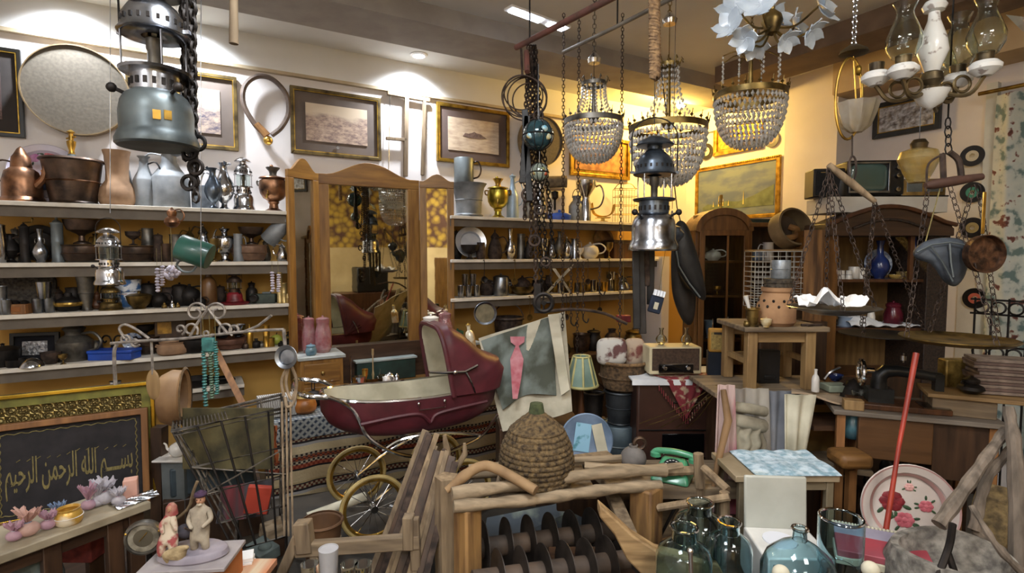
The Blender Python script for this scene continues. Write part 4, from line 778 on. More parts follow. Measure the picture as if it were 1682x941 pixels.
V(577,zm,586,12,'stick',SILVER,'silver_candlestick','thin silver candlestick beside the drawer stack','candlestick',d=.33)
V(640,zm,610,26,'dome',SILVER,'silver_bell','small silver dome bell on the dresser middle shelf','bell',d=.34)
V(634,zm,615,16,'teapot',CERAM,'white_sugar_bowl','small white lidded bowl before the dark green box','bowl','lR',d=.37)
V(612,zm,618,44,'bowl',DBRASS,'shallow_brass_dish','shallow brass dish on the dresser middle shelf','dish',d=.3)
m=MB();bar(m,at(412,690,3.0),at(352,570,3.2),.035,.02,N1);one('carved_stick','brown carved wooden stick leaning below the lowest left shelf','stick',m,ORNW)
# ================================================================ low chest under the striped rug, with the things on it
cx0,cx1,dch=s1(440,700,.78),s1(826,700,.78),.78
zc=w1(520,692,.78).z
m=MB();ctr=CORN-T1*((cx0+cx1)/2)+N1*((.36+.78)/2-.01);LCH=cx0-cx1
t=T('storage_chest','long low wooden chest hidden under the striped kilim','chest',(ctr.x,ctr.y,0),rz=RZ1)
MB().box((0,.02,(zc-.01)/2),(LCH-.03,.34,zc-.01)).build('box_body',DARKW,t);MB().box((0,.02,zc-.02),(LCH-.02,.36,.02)).build('lid',DARKWX,t)
def kilim():
 m=bpy.data.materials.new('striped_kilim');m.use_nodes=True;nt=m.node_tree;N=nt.nodes;L=nt.links;b=N['Principled BSDF'];b.inputs['Roughness'].default_value=.95
 tc=N.new('ShaderNodeTexCoord');sx=N.new('ShaderNodeSeparateXYZ');L.new(tc.outputs['Object'],sx.inputs[0])
 dv=N.new('ShaderNodeMath');dv.operation='MULTIPLY';dv.inputs[1].default_value=1/.27;L.new(sx.outputs[2],dv.inputs[0])
 fr=N.new('ShaderNodeMath');fr.operation='FRACT';L.new(dv.outputs[0],fr.inputs[0])
 def ramp(stops):
  r=N.new('ShaderNodeValToRGB');r.color_ramp.interpolation='CONSTANT';e=r.color_ramp.elements;e[0].position=0;e[0].color=srgb(stops[0][1]);e[1].position=stops[1][0];e[1].color=srgb(stops[1][1])
  for p,c in stops[2:]:x=e.new(p);x.color=srgb(c)
  L.new(fr.outputs[0],r.inputs[0]);return r
 A=ramp([(0,'#c2b08c'),(.24,'#1d1a1c'),(.28,'#7a2f20'),(.36,'#241d20'),(.44,'#8c4526'),(.52,'#241d20'),(.58,'#c4b491'),(.74,'#a3a1a0'),(.80,'#221d1f'),(.84,'#5b2a20'),(.93,'#231d20'),(.96,'#b39f78')])
 B=ramp([(0,'#c2b08c'),(.24,'#1d1a1c'),(.28,'#9a5238'),(.36,'#ada088'),(.44,'#4a2620'),(.52,'#a0937b'),(.58,'#c4b491'),(.74,'#a3a1a0'),(.80,'#221d1f'),(.84,'#a09379'),(.93,'#231d20'),(.96,'#b39f78')])
 br=N.new('ShaderNodeTexChecker');br.inputs['Scale'].default_value=75;mp=N.new('ShaderNodeMapping');mp.inputs['Scale'].default_value=(1,0,1.0);mp.inputs['Location'].default_value=(0,.5,0);L.new(tc.outputs['Object'],mp.inputs[0]);L.new(mp.outputs[0],br.inputs['Vector'])
 mx=N.new('ShaderNodeMix');mx.data_type='RGBA';L.new(br.outputs[1],mx.inputs['Factor']);L.new(A.outputs[0],mx.inputs['A']);L.new(B.outputs[0],mx.inputs['B']);L.new(mx.outputs['Result'],b.inputs['Base Color'])
 wv=N.new('ShaderNodeTexNoise');wv.inputs['Scale'].default_value=60;bp=N.new('ShaderNodeBump');bp.inputs['Strength'].default_value=.4;bp.inputs['Distance'].default_value=.01;L.new(tc.outputs['Object'],wv.inputs['Vector']);L.new(wv.outputs[0],bp.inputs['Height']);L.new(bp.outputs[0],b.inputs['Normal']);return m
def rug(u,v):
 x=(u-.5)*(LCH+.02);s=v*(.36+zc-.06)
 if s<.36:return(x,.2-s,zc+.006)
 dz=s-.36;return(x,-.16-.012-.012*math.sin(u*23)*min(1,dz*4)-.004*math.sin(u*60),zc+.006-dz)
KIL=kilim();m=MB();m.sheet(rug,90,24,.006);one('striped_kilim','brown, red and cream striped kilim draped over the low chest behind the pram','rug',m,KIL,(ctr.x,ctr.y,0),rz=RZ1)
m=MB();m.box((LCH/2+.012,0.0,zc/2+.02),(.012,.36,zc-.05));one('blue_folded_blanket','dark blue and grey woven blanket hanging at the right end of the chest','blanket',m,mat('blue_blanket','#2c3440','#9aa3ad',.95,0,7,.1,stretch=(1,1,3),kind='wave',lo=.6,hi=.7),(ctr.x,ctr.y,0),rz=RZ1,bevel=.004)
pat=mat('blue_white_cloth','#2a3648','#9a9d9a',.9,0,30,.05,kind='magic',lo=.4,hi=.6)
m=MB();u0,u1=-LCH/2+.02,-LCH/2+.62
m.sheet(lambda u,v:(u0+(u1-u0)*u,(.05-.25*v*1.0 if v<.8 else-.15-.03),zc+.012 if v<.8 else zc+.012-(v-.8)*.55),30,10,.005)
one('patterned_cloth','narrow dark blue and white geometric cloth over the top edge of the striped kilim','cloth',m,pat,(ctr.x,ctr.y,0),rz=RZ1)
def onchest(px,d=.6):v,py=onshelf(px,zc+.02,d);return v
m=MB();m.box((0,0,.055),(.2,.12,.11));one('grey_box','small grey striped box at the left end of the chest','box',m,mat('grey_stripes','#b9b7b2','#77726c',.7,0,30,kind='wave'),onchest(455,.6),rz=RZ1,bevel=.004)
vessel('orange_pot','orange glazed pot on the chest beside the pram handle','pot',onchest(500,.62),.09,.07,'pot',mat('orange_glaze','#b5702c','#7a4a1e',.4,0,9),'K',hm=DBRASS)
vessel('dark_kettle','dark kettle lying behind the orange pot','kettle',onchest(515,.5),.1,.07,'teapot',IRON,'lA')
vessel('steel_bowl','steel bowl on the chest at the pram foot end','bowl',onchest(545,.5),.05,.09,'bowl',STEEL)
for k,(px,c,l)in enumerate(((420,'#b0472f','red'),(428,'#cf8a3a','orange'),(436,'#8a5a3a','brown'),(444,'#d7c49a','cream'),(452,'#a85a30','rust'))):
 a=at(px,760,2.35);m=MB();m.sheet(lambda u,v,a=a:(a.x+(u-.5)*.02+.004*math.sin(v*9),a.y+.006*math.sin(u*6+v*7),a.z+v*.17),4,12,.004);one('hanging_ribbon',f'{l} woven ribbon hanging behind the wire basket','ribbon',m,mat('ribbon_'+l,c,'#3a2c22',.9,0,60,lo=.5,hi=.8),group='woven ribbons behind the wire basket')
# ================================================================ platform under the pram and foreground
m=MB();m.box((0,0,.1),(2.6,1.3,.2));one('display_platform','dark low wooden platform the pram and the plough parts stand on','platform',m,mat('dark_platform','#3a342c','#25211c',.8,0,5,.1),(-.25,2.55,.02),rz=.35,bevel=.01)
PZ=.222
PC=at(676,470,2.72);pr=T('baby_pram','maroon leather baby pram with a raised hood and chrome chassis','pram',(PC.x,PC.y,PZ),rz=.46)
rim=.86-PZ;LP=.90;WP=.40
def hull(u,v,off=0.):
 x=-LP/2+LP*u;e=1-abs(2*u-1)**3.2;hw=(WP/2-off)*max(e,.0)**.45;dp=(.195-off)*(.45+.55*max(e,0)**.5)
 a=PI*v;cx=math.cos(a);sx=math.sin(a);p=.55
 y=-hw*(abs(cx)**p)*(1 if cx>0 else-1);z=rim+.03*(2*u-1)**2-dp*(sx**.55)
 xx=x*(1-.0)+(.06*(z-rim)*-1)*(1-2*u);return(xx+(-off if u>.98 else off if u<.02 else 0),y,z)
m=MB();m.sheet(lambda u,v:hull(u,v),32,22,.008);m.build('body_shell',MAROON,pr)
m=MB();m.sheet(lambda u,v:hull(u*.97+.015,v,.012),28,16,.004);m.build('white_lining',CREAMC,pr)
m=MB()
m.tube([hull(k/40,0)for k in range(41)]+[hull(1-k/40,1)for k in range(1,40)],.008,6,True);m.build('rim_piping',CHROME,pr)
m=MB();Pz=lambda x,z:(x,-WP/2-.004+.06*max(0,abs(x)-.2)**1.2,z)
m.tube(curve([Pz(-.3,rim-.085),Pz(-.12,rim-.07),Pz(-.02,rim-.075),Pz(.03,rim-.12)],20),.009,6);m.tube(curve([Pz(.03,rim-.12),Pz(.06,rim-.085),Pz(.15,rim-.07),Pz(.33,rim-.055)],20),.009,6);m.build('side_moulding',MAROON,pr)
m=MB()
for x in(-.03,.10):m.ball((x,-WP/2-.01,rim-.02),.008,8,6)
m.tube([(-.03,-WP/2-.014,rim-.02),(-.03,-WP/2-.018,rim-.05),(.1,-WP/2-.018,rim-.05),(.1,-WP/2-.014,rim-.02)],.003,6);m.build('side_handle',CHROME,pr)
pv=Vector((.15,0,rim-.01))
def rib(th,R_,n=20,yw=WP/2+.006,bulge=0.):
 out=[]
 for k in range(n+1):
  s=k/n;a=PI*s;c=math.cos(a);q=math.sin(a);y=-yw*(abs(c)**.45)*(1 if c>0 else-1);r=R_*(q**.42)if q>0 else 0
  out.append(pv+Vector((math.cos(th)*r,y,math.sin(th)*r+.0)))
 return out
ribs=[(1.74,.345),(1.58,.345),(1.3,.305),(1.0,.275),(.75,.28),(.52,.325),(.34,.33),(.05,.29)]
RB=[]
for(a,b)in zip(ribs,ribs[1:]):
 for k in range(4):
  q=k/4;th=a[0]*(1-q)+b[0]*q;R_=(a[1]*(1-q)+b[1]*q)*(1-.015*math.sin(PI*q));RB.append(rib(th,R_))
RB.append(rib(*ribs[-1]))
m=MB();nR=len(RB)-1;m.sheet(lambda u,v:RB[min(nR,round(u*nR))][round(v*20)],nR,20,.008);m.build('hood',MAROON,pr)
inn=[[pv+(p-pv)*.955 for p in r]for r in RB]
m=MB();m.sheet(lambda u,v:inn[min(nR,round(u*nR))][round(v*20)],nR,20,.003);m.build('hood_lining',CREAMC,pr)
m=MB();m.tube(RB[0],.013,8);m.build('hood_edge',MAROON,pr)
m=MB();m.tube([(.02,-WP/2-.02,rim+.13),(.1,-WP/2-.024,rim+.12),(.2,-WP/2-.024,rim+.115),(.27,-WP/2-.02,rim+.14)],.007,6).ball((.15,-WP/2-.026,rim+.118),.012,8,6);m.build('hood_stay',CHROME,pr)
m=MB()
for s in(-1,1):m.tube(curve([(.21,s*(WP/2+.015),rim+.11),(.24,s*(WP/2+.018),rim+.05),(.26,s*(WP/2+.01),rim-.0)],10),.004,6)
m.build('hood_strut',CHROME,pr)
def wheel(x,y,R_,nm='wheel',ty=None):
 m=MB();m.torus((x,y,R_),R_-.008,.010,'y',40,8);w_=m.build(nm,mat('cream_tyre','#b9a36a','#8c7747',.6,0,10),pr)
 m=MB();m.torus((x,y,R_),R_-.024,.008,'y',40,6);m.build('rim',BRASS,w_)
 m=MB();m.tube([(x,y-.025,R_),(x,y+.025,R_)],.017,12)
 for k in range(16):
  a=2*PI*k/16;m.tube([(x+.014*math.cos(a),y+(.012 if k%2 else-.012),R_+.014*math.sin(a)),(x+(R_-.026)*math.cos(a+.15),y,R_+(R_-.026)*math.sin(a+.15))],.0017,4)
 m.build('spokes',CHROME,w_)
for x in(-.25,.19):
 for s in(-1,1):wheel(x,s*.21,.155 if x<0 else.155)
for s in(-1,1):
 y=s*.18;m=MB();m.tube(curve([(-.50,y,rim+.06),(-.43,y,rim+.05),(-.33,y,rim-.02),(-.26,y,rim-.16),(-.12,y,rim-.26),(.08,y,rim-.33),(.19,y,.17)],36),.009,8);m.build('chassis_tube',CHROME,pr)
 m=MB();m.tube(curve([(.40,y,rim-.14),(.30,y,rim-.24),(.1,y,rim-.3),(-.1,y,rim-.38),(-.25,y,.165)],30),.008,8);m.build('chassis_tube',CHROME,pr)
 m=MB();m.tube(curve([(-.2,y,rim-.23),(-.1,y,rim-.19),(.1,y,rim-.19),(.3,y,rim-.23)],16),.007,6);m.build('leaf_spring',CHROME,pr)
m=MB();m.tube(curve([(-.44,-.18,rim+.05),(-.54,-.17,rim+.07),(-.57,0,rim+.07),(-.54,.17,rim+.07),(-.44,.18,rim+.05)],20),.010,8);m.build('push_handle',CHROME,pr)
for x in(-.25,.19):m=MB();m.tube([(x,-.2,.155),(x,.2,.155)],.008,8);m.build('axle',STEEL,pr)
# ================================================================ gold framed calligraphy, leaning at the left
dF=.98
fc,fw,fh=wrect(1,-34,640,258,838,dF)
FR=T('framed_calligraphy','wide gilt frame holding gold Arabic calligraphy on dark cloth, leaning at the lower left','framed calligraphy',(fc.x,fc.y,fc.z),rot=(-.10,0,RZ1))
m=MB();ring(m,fw,fh,.018,-.03,.02);m.build('outer_gilt_frame',mat('polished_gilt','#c9a53c','#8e7226',.25,.9,5),FR,smooth=False,bevel=.004)
m=MB();ring(m,fw-.034,fh-.034,.035,-.012,.012);m.build('olive_border',OLIVEG,FR,smooth=False)
W3,H3=fw-.10,fh-.10
EMB=bpy.data.materials.new('embossed_gilt');EMB.use_nodes=True
_n=EMB.node_tree;_b=_n.nodes['Principled BSDF'];_b.inputs['Metallic'].default_value=.85;_b.inputs['Roughness'].default_value=.32
_t=_n.nodes.new('ShaderNodeTexCoord');_v=_n.nodes.new('ShaderNodeTexMagic');_v.turbulence_depth=4;_v.inputs['Scale'].default_value=16;_v.inputs['Distortion'].default_value=2.2
_r=_n.nodes.new('ShaderNodeValToRGB');_r.color_ramp.elements[0].color=srgb('#5a4f33');_r.color_ramp.elements[1].color=srgb('#bda768');_p=_n.nodes.new('ShaderNodeBump');_p.inputs['Distance'].default_value=.01
_n.links.new(_t.outputs['Object'],_v.inputs['Vector']);_n.links.new(_v.outputs[1],_r.inputs[0]);_n.links.new(_r.outputs[0],_b.inputs['Base Color']);_n.links.new(_v.outputs[1],_p.inputs['Height']);_n.links.new(_p.outputs[0],_b.inputs['Normal'])
m=MB();m.box((0,.006,0),(W3,.01,H3));m.build('embossed_panel',EMB,FR,smooth=False)
ix0,ix1,iz0,iz1=-fw/2+.02,fw/2-.028,-fh/2-.01,fh/2-.115
iw,ih,ic=ix1-ix0,iz1-iz0,((ix0+ix1)/2,(iz0+iz1)/2)
m=MB();m.M=Matrix.Translation((ic[0],0,ic[1]));ring(m,iw,ih,.026,-.05,-.012);m.build('inner_wooden_frame',ORNW,FR,smooth=False,bevel=.003)
m=MB();m.box((ic[0],-.02,ic[1]),(iw-.05,.01,ih-.05));m.build('dark_cloth',mat('charcoal_cloth','#2e2b2d','#232123',.9,0,20),FR,smooth=False)
THREAD=mat('gold_thread','#8f8352','#6a5f38',.6,.2,60)
m=MB();m.M=Matrix.Translation((ic[0],0,ic[1]))
hw,hh=iw/2-.046,ih/2-.046
def wavy(a,b,n=40):return[(a[0]+(b[0]-a[0])*k/n+(.003*math.sin(k*1.7)if a[0]==b[0]else 0),-.027,a[1]+(b[1]-a[1])*k/n+(.003*math.sin(k*1.7)if a[1]==b[1]else 0))for k in range(n+1)]
for a,b in(((-hw,-hh),(hw,-hh)),((hw,-hh),(hw,hh)),((hw,hh),(-hw,hh)),((-hw,hh),(-hw,-hh))):m.tube(wavy(a,b),.0022,5)
m.build('embroidered_border',THREAD,FR)
def textobj(s,size,name,m,parent,loc,rot=(PI/2,0,0),sx=1.,ext=.001,align='CENTER',shear=0.):
 cu=bpy.data.curves.new(name,'FONT');cu.body=s;cu.size=size;cu.extrude=ext;cu.align_x=align;cu.shear=shear;cu.offset=0.0012 if size>.05 else 0
 o=bpy.data.objects.new(name+'_source',cu);COL.objects.link(o);bpy.context.view_layer.update()
 dg=bpy.context.evaluated_depsgraph_get();me=bpy.data.meshes.new_from_object(o.evaluated_get(dg));bpy.data.objects.remove(o)
 n=bpy.data.objects.new(name,me);COL.objects.link(n);me.materials.clear();me.materials.append(m);n.location=loc;n.rotation_euler=rot;n.scale=(sx,1,1)
 if parent:n.parent=parent
 return n
al=lambda s:s[::-1]
txt=al('\ufe91\ufeb4\u0640\u0640\u0640\ufee2')+' '
words_=['\ufe91\ufeb4\u0640\u0640\u0640\u0640\ufee2','\ufe8d\ufedf\ufee0\ufeea','\ufe8d\ufedf\ufeae\ufea3\ufee4\ufee6','\ufe8d\ufedf\ufeae\ufea3\ufef4\ufee2']
line=' '.join(w_[::-1]for w_ in words_[::-1])
CAL=textobj(line,.115,'arabic_writing',THREAD,FR,(ic[0],-.0265,ic[1]-.045))
bpy.context.view_layer.update();d_=CAL.dimensions.x;CAL.scale=(min(1.6,(hw*2-.03)/d_),1.3,1)
m=MB();m.M=Matrix.Translation((ic[0],0,ic[1]));rnd=random.Random(4)
for k in range(12):x=-hw+.05+k*(2*hw-.1)/11;z=.052+rnd.uniform(-.008,.01);m.tube([(x,-.027,z),(x+.012,-.027,z+.008)],.0016,5)
m.build('vowel_marks',THREAD,FR)
a=at(20,874,1.62);b=at(247,846,1.95);ztab=(a.z+b.z)/2
ang=math.atan2(b.y-a.y,b.x-a.x);Lt=(b-a).xy.length
t=T('low_table','low dark table with a pale top at the lower left','table',(a.x,a.y,0),rz=ang)
m=MB();m.box((Lt/2-.25,.11,ztab-.015),(Lt+.5,.24,.03));m.build('tabletop',mat('pale_tabletop','#a89c84','#7d725d',.6,0,6,.05),t,bevel=.004)
for x in(-.35,.1,.28,Lt-.04):
 for y in(.03,.2):m=MB();m.box((x,y,(ztab-.03)/2),(.05,.035,ztab-.03));m.build('leg',DARKW,t,bevel=.003)
m=MB();m.box((Lt/2-.25,.03,ztab-.055),(Lt+.4,.018,.05));m.build('apron',DARKWX,t)
TUL=[mat('tulle_'+n,c,c2,.7,0,30,alpha=.6)for n,c,c2 in(('pink','#c9a2b0','#b0879a'),('peach','#d8b3a6','#c4998c'),('white','#cfcbd2','#a8a3ac'),('blue','#8fa3bf','#6f86a8'))]
def tul(px,mi,r,h,l,y=.09):
 u=(at(px,850,1.8).x-a.x)/math.cos(ang)if False else None
 rr=ray(px,850);
 o0=Vector((a.x-math.sin(ang)*y,a.y+math.cos(ang)*y,0));nn=Vector((-math.sin(ang),math.cos(ang),0));tt=(o0-Vector((0,0,EYE))).dot(nn)/rr.dot(nn);p=Vector((0,0,EYE))+rr*tt;p.z=ztab
 g=T('favour_bag',l,'favour bag',p,group='tulle favours on the low table');rnd=random.Random(int(px))
 m=MB();m.ball((0,0,r*.6),(r*.8,r*.7,r*.55),14,8);m.build('pouch',TUL[mi],g)
 m=MB()
 for k in range(9):
  a_=2*PI*k/9+rnd.uniform(-.2,.2);tip=Vector((math.cos(a_)*r*.9,math.sin(a_)*r*.6,r*1.1+h*rnd.uniform(.6,1)))
  m.sheet(lambda u,v,a_=a_,tip=tip:Vector((0,0,r*1.1)).lerp(tip,u)+Vector((-math.sin(a_),math.cos(a_),.3))*(v-.5)*r*.8*u+Vector((0,0,.006*math.sin(v*9))),4,6,.0012)
 m.build('gathered_tulle',TUL[mi],g)
 m=MB();m.torus((0,0,r*1.12),r*.2,r*.06,'z',14,5);m.build('ribbon_tie',TUL[(mi+2)%4],g);return g
for px,mi,r,h,l in((22,0,.03,.03,'small dark pink tulle favour at the left end of the low table'),(45,1,.042,.05,'peach tulle favour with a tall tuft on the low table'),(78,0,.03,.03,'pink tulle favour between the peach one and the gold bowl'),(95,3,.028,.035,'blue tulle favour behind the gold bowl'),(146,0,.032,.06,'tall pink tulle favour right of the gold bowl'),(172,2,.045,.045,'large white tulle favour in the middle right of the low table'),(196,2,.03,.03,'small white tulle favour before the peach box'),(160,2,.03,.05,'grey-white tulle favour between the pink and the large white one')):
 tul(px,mi,r,h,l,.06 if px in(22,78,196,45)else.11)
def ontab(px,y=.07):
 rr=ray(px,850);o0=Vector((a.x-math.sin(ang)*y,a.y+math.cos(ang)*y,0));nn=Vector((-math.sin(ang),math.cos(ang),0));tt=(o0-Vector((0,0,EYE))).dot(nn)/rr.dot(nn);p=Vector((0,0,EYE))+rr*tt;p.z=ztab;return p
v=ontab(113,.05);vessel('gilt_bowl','gold and white bowl with a blue inside on the low table','bowl',v,.055,.04,'pot',mat('gilt_china','#c99f4a','#e3d7bf',.3,.3,9,lo=.5,hi=.6),'D',hm=CERAM)
m=MB();m.box((0,0,.035),(.045,.045,.07));one('peach_box','small peach paper box at the right end of the low table','box',m,mat('peach_paper','#d3a695','#bd8b79',.8),ontab(217,.1),rz=.5,bevel=.003)
m=MB();m.sheet(lambda u,v:((u-.5)*.14,(v-.5)*.08,.004+.012*abs(math.sin(u*9+v*7))*math.sin(PI*v)),20,12,.001);one('foil_wrap','crumpled silver foil at the right end of the low table','foil',m,SILVER,ontab(222,.05),rz=ang)
m=MB();m.add([(-.09,-.06,0),(.09,-.06,0),(.09,.06,0),(-.09,.06,0),(-.07,-.05,.13),(.07,-.05,.13),(.06,.05,.13),(-.06,.05,.13),(0,0,.18)],[(0,3,2,1),(0,1,5,4),(1,2,6,5),(2,3,7,6),(3,0,4,7),(4,5,8),(5,6,8),(6,7,8),(7,4,8)])
m=m;one('grey_bag','grey-green cloth bag slumped under the low table','bag',m,mat('grey_green','#5a6460','#454d4a',.9,0,8,.2),at(48,960,1.75),bevel=.02)
m=MB();m.box((0,0,.05),(.12,.08,.1));one('red_brick_box','red printed box under the low table','box',m,mat('red_print','#8f3b33','#6a2a26',.8,0,30),at(137,915,1.95),bevel=.004)
m=MB();m.box((0,0,.0),(.5,.35,.04));one('under_table_board','dark board beneath the low table carrying the bag and box','board',m,DARKWX,at(90,978,1.88),rz=ang)
v=at(237,882,1.62);t=T('round_barometer','round brass-rimmed barometer with a dark dial beside the statuette','barometer',v,rz=.25);R=Matrix.Rotation(PI/2,3,'X')
MB().lathe([(0,-.012),(.052,-.012),(.056,0),(.052,.012),(.046,.014),(.044,.006),(0,.006)],36,(0,0,0),R).build('case',PEWTER,t)
MB().lathe([(.028,.006),(.043,.0065),(.043,.008),(.028,.008),(.028,.006)],32,(0,0,0),R).build('dial_ring',mat('dial_silver','#a59f8e','#6d6759',.4,.4,40),t)
MB().lathe([(0,.0065),(.028,.0075)],24,(0,0,0),R).build('dial',mat('dial_dark','#5c5544','#403a2e',.5),t);MB().box((0,-.009,.005),(.002,.001,.035),(0,.7,0)).build('needle',BRASS,t)
for s in(-1,1):MB().ball((s*.045,-.01,.02),.005,8,6).build('brass_stud',BRASS,t)
MB().box((0,.03,-(v.z)/2-.02),(.012,.012,v.z-.06)).lathe([(0,-v.z),(.06,-v.z),(.05,-v.z+.02),(0,-v.z+.03)],20,(0,.03,0)).build('stand',IRON,t)
v=at(262,655,2.35);t=T('wooden_bowl','large turned wooden bowl on its side behind the gilt frame','bowl',v,rot=(0,PI/2,.35));vbody(.1,.13,'basin',32).build('body',mat('tan_wood','#a3815a','#7a5b3c',.6,0,6,.1),t);MB().lathe([(.125,.098),(.136,.1),(.125,.105)],32).build('rim',OLDW,t)
m=MB();bar(m,at(262,700,2.4),at(262,960,2.4),.05,.05);one('bowl_post','dark wooden post holding the turned wooden bowl','post',m,DARKW)
# ================================================================ wire basket, scroll rack, statuette, trough
def q3(px,py,Y):return at(px,py,Y)
t=T('wire_basket_stand','tall rusty wire basket stand flaring to an open top beside the gilt frame','basket stand',(0,0,0))
FLt,FRt,BRt,BLt=q3(283,708,1.95),q3(492,732,2.05),q3(470,650,2.45),q3(275,655,2.4)
FRt.z=FLt.z;top=[FLt,q3(478,668,2.05),q3(462,648,2.45),q3(285,690,2.35)]
bot=[q3(385,905,1.95),q3(470,880,2.05),q3(460,830,2.35),q3(390,850,2.3)]
WM=mat('aged_wire','#6f675c','#35302b',.6,.5,30,.1)
def lv(s):return[a.lerp(b,s)for a,b in zip(top,bot)]
for s,r in((0,.007),(.03,.005),(.3,.0045),(.52,.0045),(.76,.0045),(1,.006)):
 m=MB();m.tube(lv(s),r,6,True);m.build('hoop_wire',WM,t)
for i in range(4):
 a0,a1,b0,b1=top[i],top[(i+1)%4],bot[i],bot[(i+1)%4];K=5 if i%2==0 else 3
 for k in range(K):m=MB();m.tube([a0.lerp(a1,k/K),b0.lerp(b1,k/K)],.0042,6);m.build('upright_wire',IRON if i==0 else WM,t)
 m=MB();m.tube([a0.lerp(b0,.3),a1.lerp(b1,.52)],.003,5);m.tube([a1.lerp(b1,.3),a0.lerp(b0,.52)],.003,5);m.build('cross_wires',WM,t)
m=MB()
for k in range(34):
 p=top[3].lerp(top[2],k/33);q=top[0].lerp(top[1],k/33);
 if k<16:m.tube([p,q],.0025,5)
m.build('lid_wires',WM,t)
for b in bot:m=MB();m.tube([b,Vector((b.x,b.y,.2))],.006,6);m.build('foot_wire',IRON,t)
m=MB();m.sheet(lambda u,v:tuple(q3(300+150*u,770-100*v,2.28+.02*math.sin(u*14))),20,8,.006);one('olive_cloth','old olive patterned cloth hanging inside the wire basket','cloth',m,mat('olive_pattern','#6e6544','#3f3b2a',.95,0,9,.2))
m=MB();m.sheet(lambda u,v:tuple(q3(355+85*u+10*v,860-60*v-15*u,2.2+.03*math.sin(u*9))),20,8,.006);one('red_woven_cloth','dull red and grey woven cloth folded low inside the wire basket','cloth',m,mat('red_weave','#7c3c40','#4d4a4e',.95,0,12,.2,stretch=(1,.1,.1),lo=.45,hi=.55))
m=MB();m.box((0,0,0),(.09,.03,.11),(0,.2,0));one('orange_folder','bright orange red folder standing in the wire basket','folder',m,mat('orange_red','#b5402a','#93301f',.7,0,5),q3(424,820,2.12),rz=.3,bevel=.003)
m=MB();m.box((0,0,0),(.34,.2,.13));one('travel_trunk','old blue-grey trunk behind the wire basket','trunk',m,mat('blue_grey_tin','#46545c','#30393f',.6,.3,9,.1),q3(350,770,2.5),rz=RZ1,bevel=.008)
m=MB();m.box((0,0,0),(.4,.28,.75));one('trunk_crate','dark wooden crate carrying the blue-grey trunk','crate',m,DARKW,q3(350,770,2.52)-Vector((0,0,.44)),rz=RZ1,bevel=.006)
vessel('white_teapot','small white teapot on the trunk behind the wire basket','teapot',q3(292,748,2.38),.07,.035,'teapot',CERAM,'lR')
m=MB();m.box((0,0,0),(.16,.12,.008));m2=one('white_tray','white tray under the small white teapot','tray',m,CERAM,q3(292,749,2.38)-Vector((0,0,.004)),bevel=.002)
m=MB();m.box((0,0,0),(.1,.08,.6));one('tray_post','grey post carrying the white tray','post',m,GREYM,q3(292,749,2.38)-Vector((0,0,.31)))
t=T('scroll_rack','grey wrought iron rack with curled scrolls and hooks in front of the lowest shelf','rack',(0,0,0))
SI=mat('pale_iron','#a39b92','#6d6660',.6,.4,40,.1)
def pp(pts,Y=2.05):return[q3(x,y,Y)for x,y in pts]
m=MB();m.tube(curve(pp([(182,564),(230,560),(300,556),(360,549),(420,543),(466,541)]),30),.006,6);m.build('rail',SI,t)
m=MB();m.tube(curve(pp([(190,632),(188,600),(188,575),(192,566)]),16),.007,6);m.build('rail_end',SI,t)
m=MB();m.tube(pp([(466,541),(468,565),(468,592)]),.007,6);m.build('rail_end',SI,t)
def spiral(cx,cy,r,a0,turns,sgn=1,n=26):
 return[(cx+(r*(1-.75*k/n))*math.cos(a0+sgn*turns*2*PI*k/n),cy+(r*(1-.75*k/n))*math.sin(a0+sgn*turns*2*PI*k/n))for k in range(n+1)]
for pts in([(312,553),(325,530),(342,507)],[(374,548),(358,528),(342,507)]):
 m=MB();m.tube(curve(pp(pts),10),.0055,6);m.build('stay',SI,t)
for cx,cy,r,a0,tn,sg in((322,513,17,-.4,1.2,-1),(357,513,17,PI+.4,1.2,1),(313,542,13,.6,1.1,-1),(340,548,9,0,1,1),(372,542,13,PI-.6,1.1,1),(296,541,9,1.2,1.1,-1),(386,542,10,2,1.1,1),(205,558,9,.5,1.2,-1),(222,562,8,.5,1.2,1)):
 m=MB();m.tube(pp(spiral(cx,cy,r,a0,tn,sg)),.0045,6);m.build('scroll',SI,t)
m=MB();m.tube(curve(pp([(205,556),(196,540),(205,533),(222,540),(245,556)]),16),.005,6);m.build('arch',SI,t)
m=MB();m.tube(pp([(400,545),(424,535),(446,518)]),.0055,6);m.build('prong',SI,t)
m=MB();m.tube(pp([(330,552),(330,480),(330,300),(330,60),(331,-160)]),.0015,5);m.build('wire',STEEL,t)
v=q3(472,586,2.0);plate('steel_pan_lid','round grey steel lid hanging at the end of the scroll rack','lid',v,.045,STEEL,(PI/2-.1,0,-.1),.012)
t=T('wooden_hooks','bundle of pale carved wooden hooks hanging below the steel lid','hooks',(0,0,0))
for pts in([(474,600),(470,630),(478,655),(486,640)],[(478,600),(487,625),(483,660),(472,668),(468,652)],[(472,602),(463,625),(466,650)]):
 m=MB();m.tube(curve(pp(pts,2.02),16),.006,6);m.build('hook',mat('pale_wood','#a08c72','#75634e',.8,0,20,.1),t)
for px in(463,470,477):m=MB();m.tube(pp([(px,660),(px+2,780),(px+4,880)],2.02),.004,6);m.build('long_stick',mat('pale_wood'),t)if False else m.build('long_stick',MC['pale_wood'],t)
TURQ=[mat('turquoise_bead','#3f7d78','#23514f',.35,0,30),mat('green_bead','#57715a','#33463a',.35,0,30)]
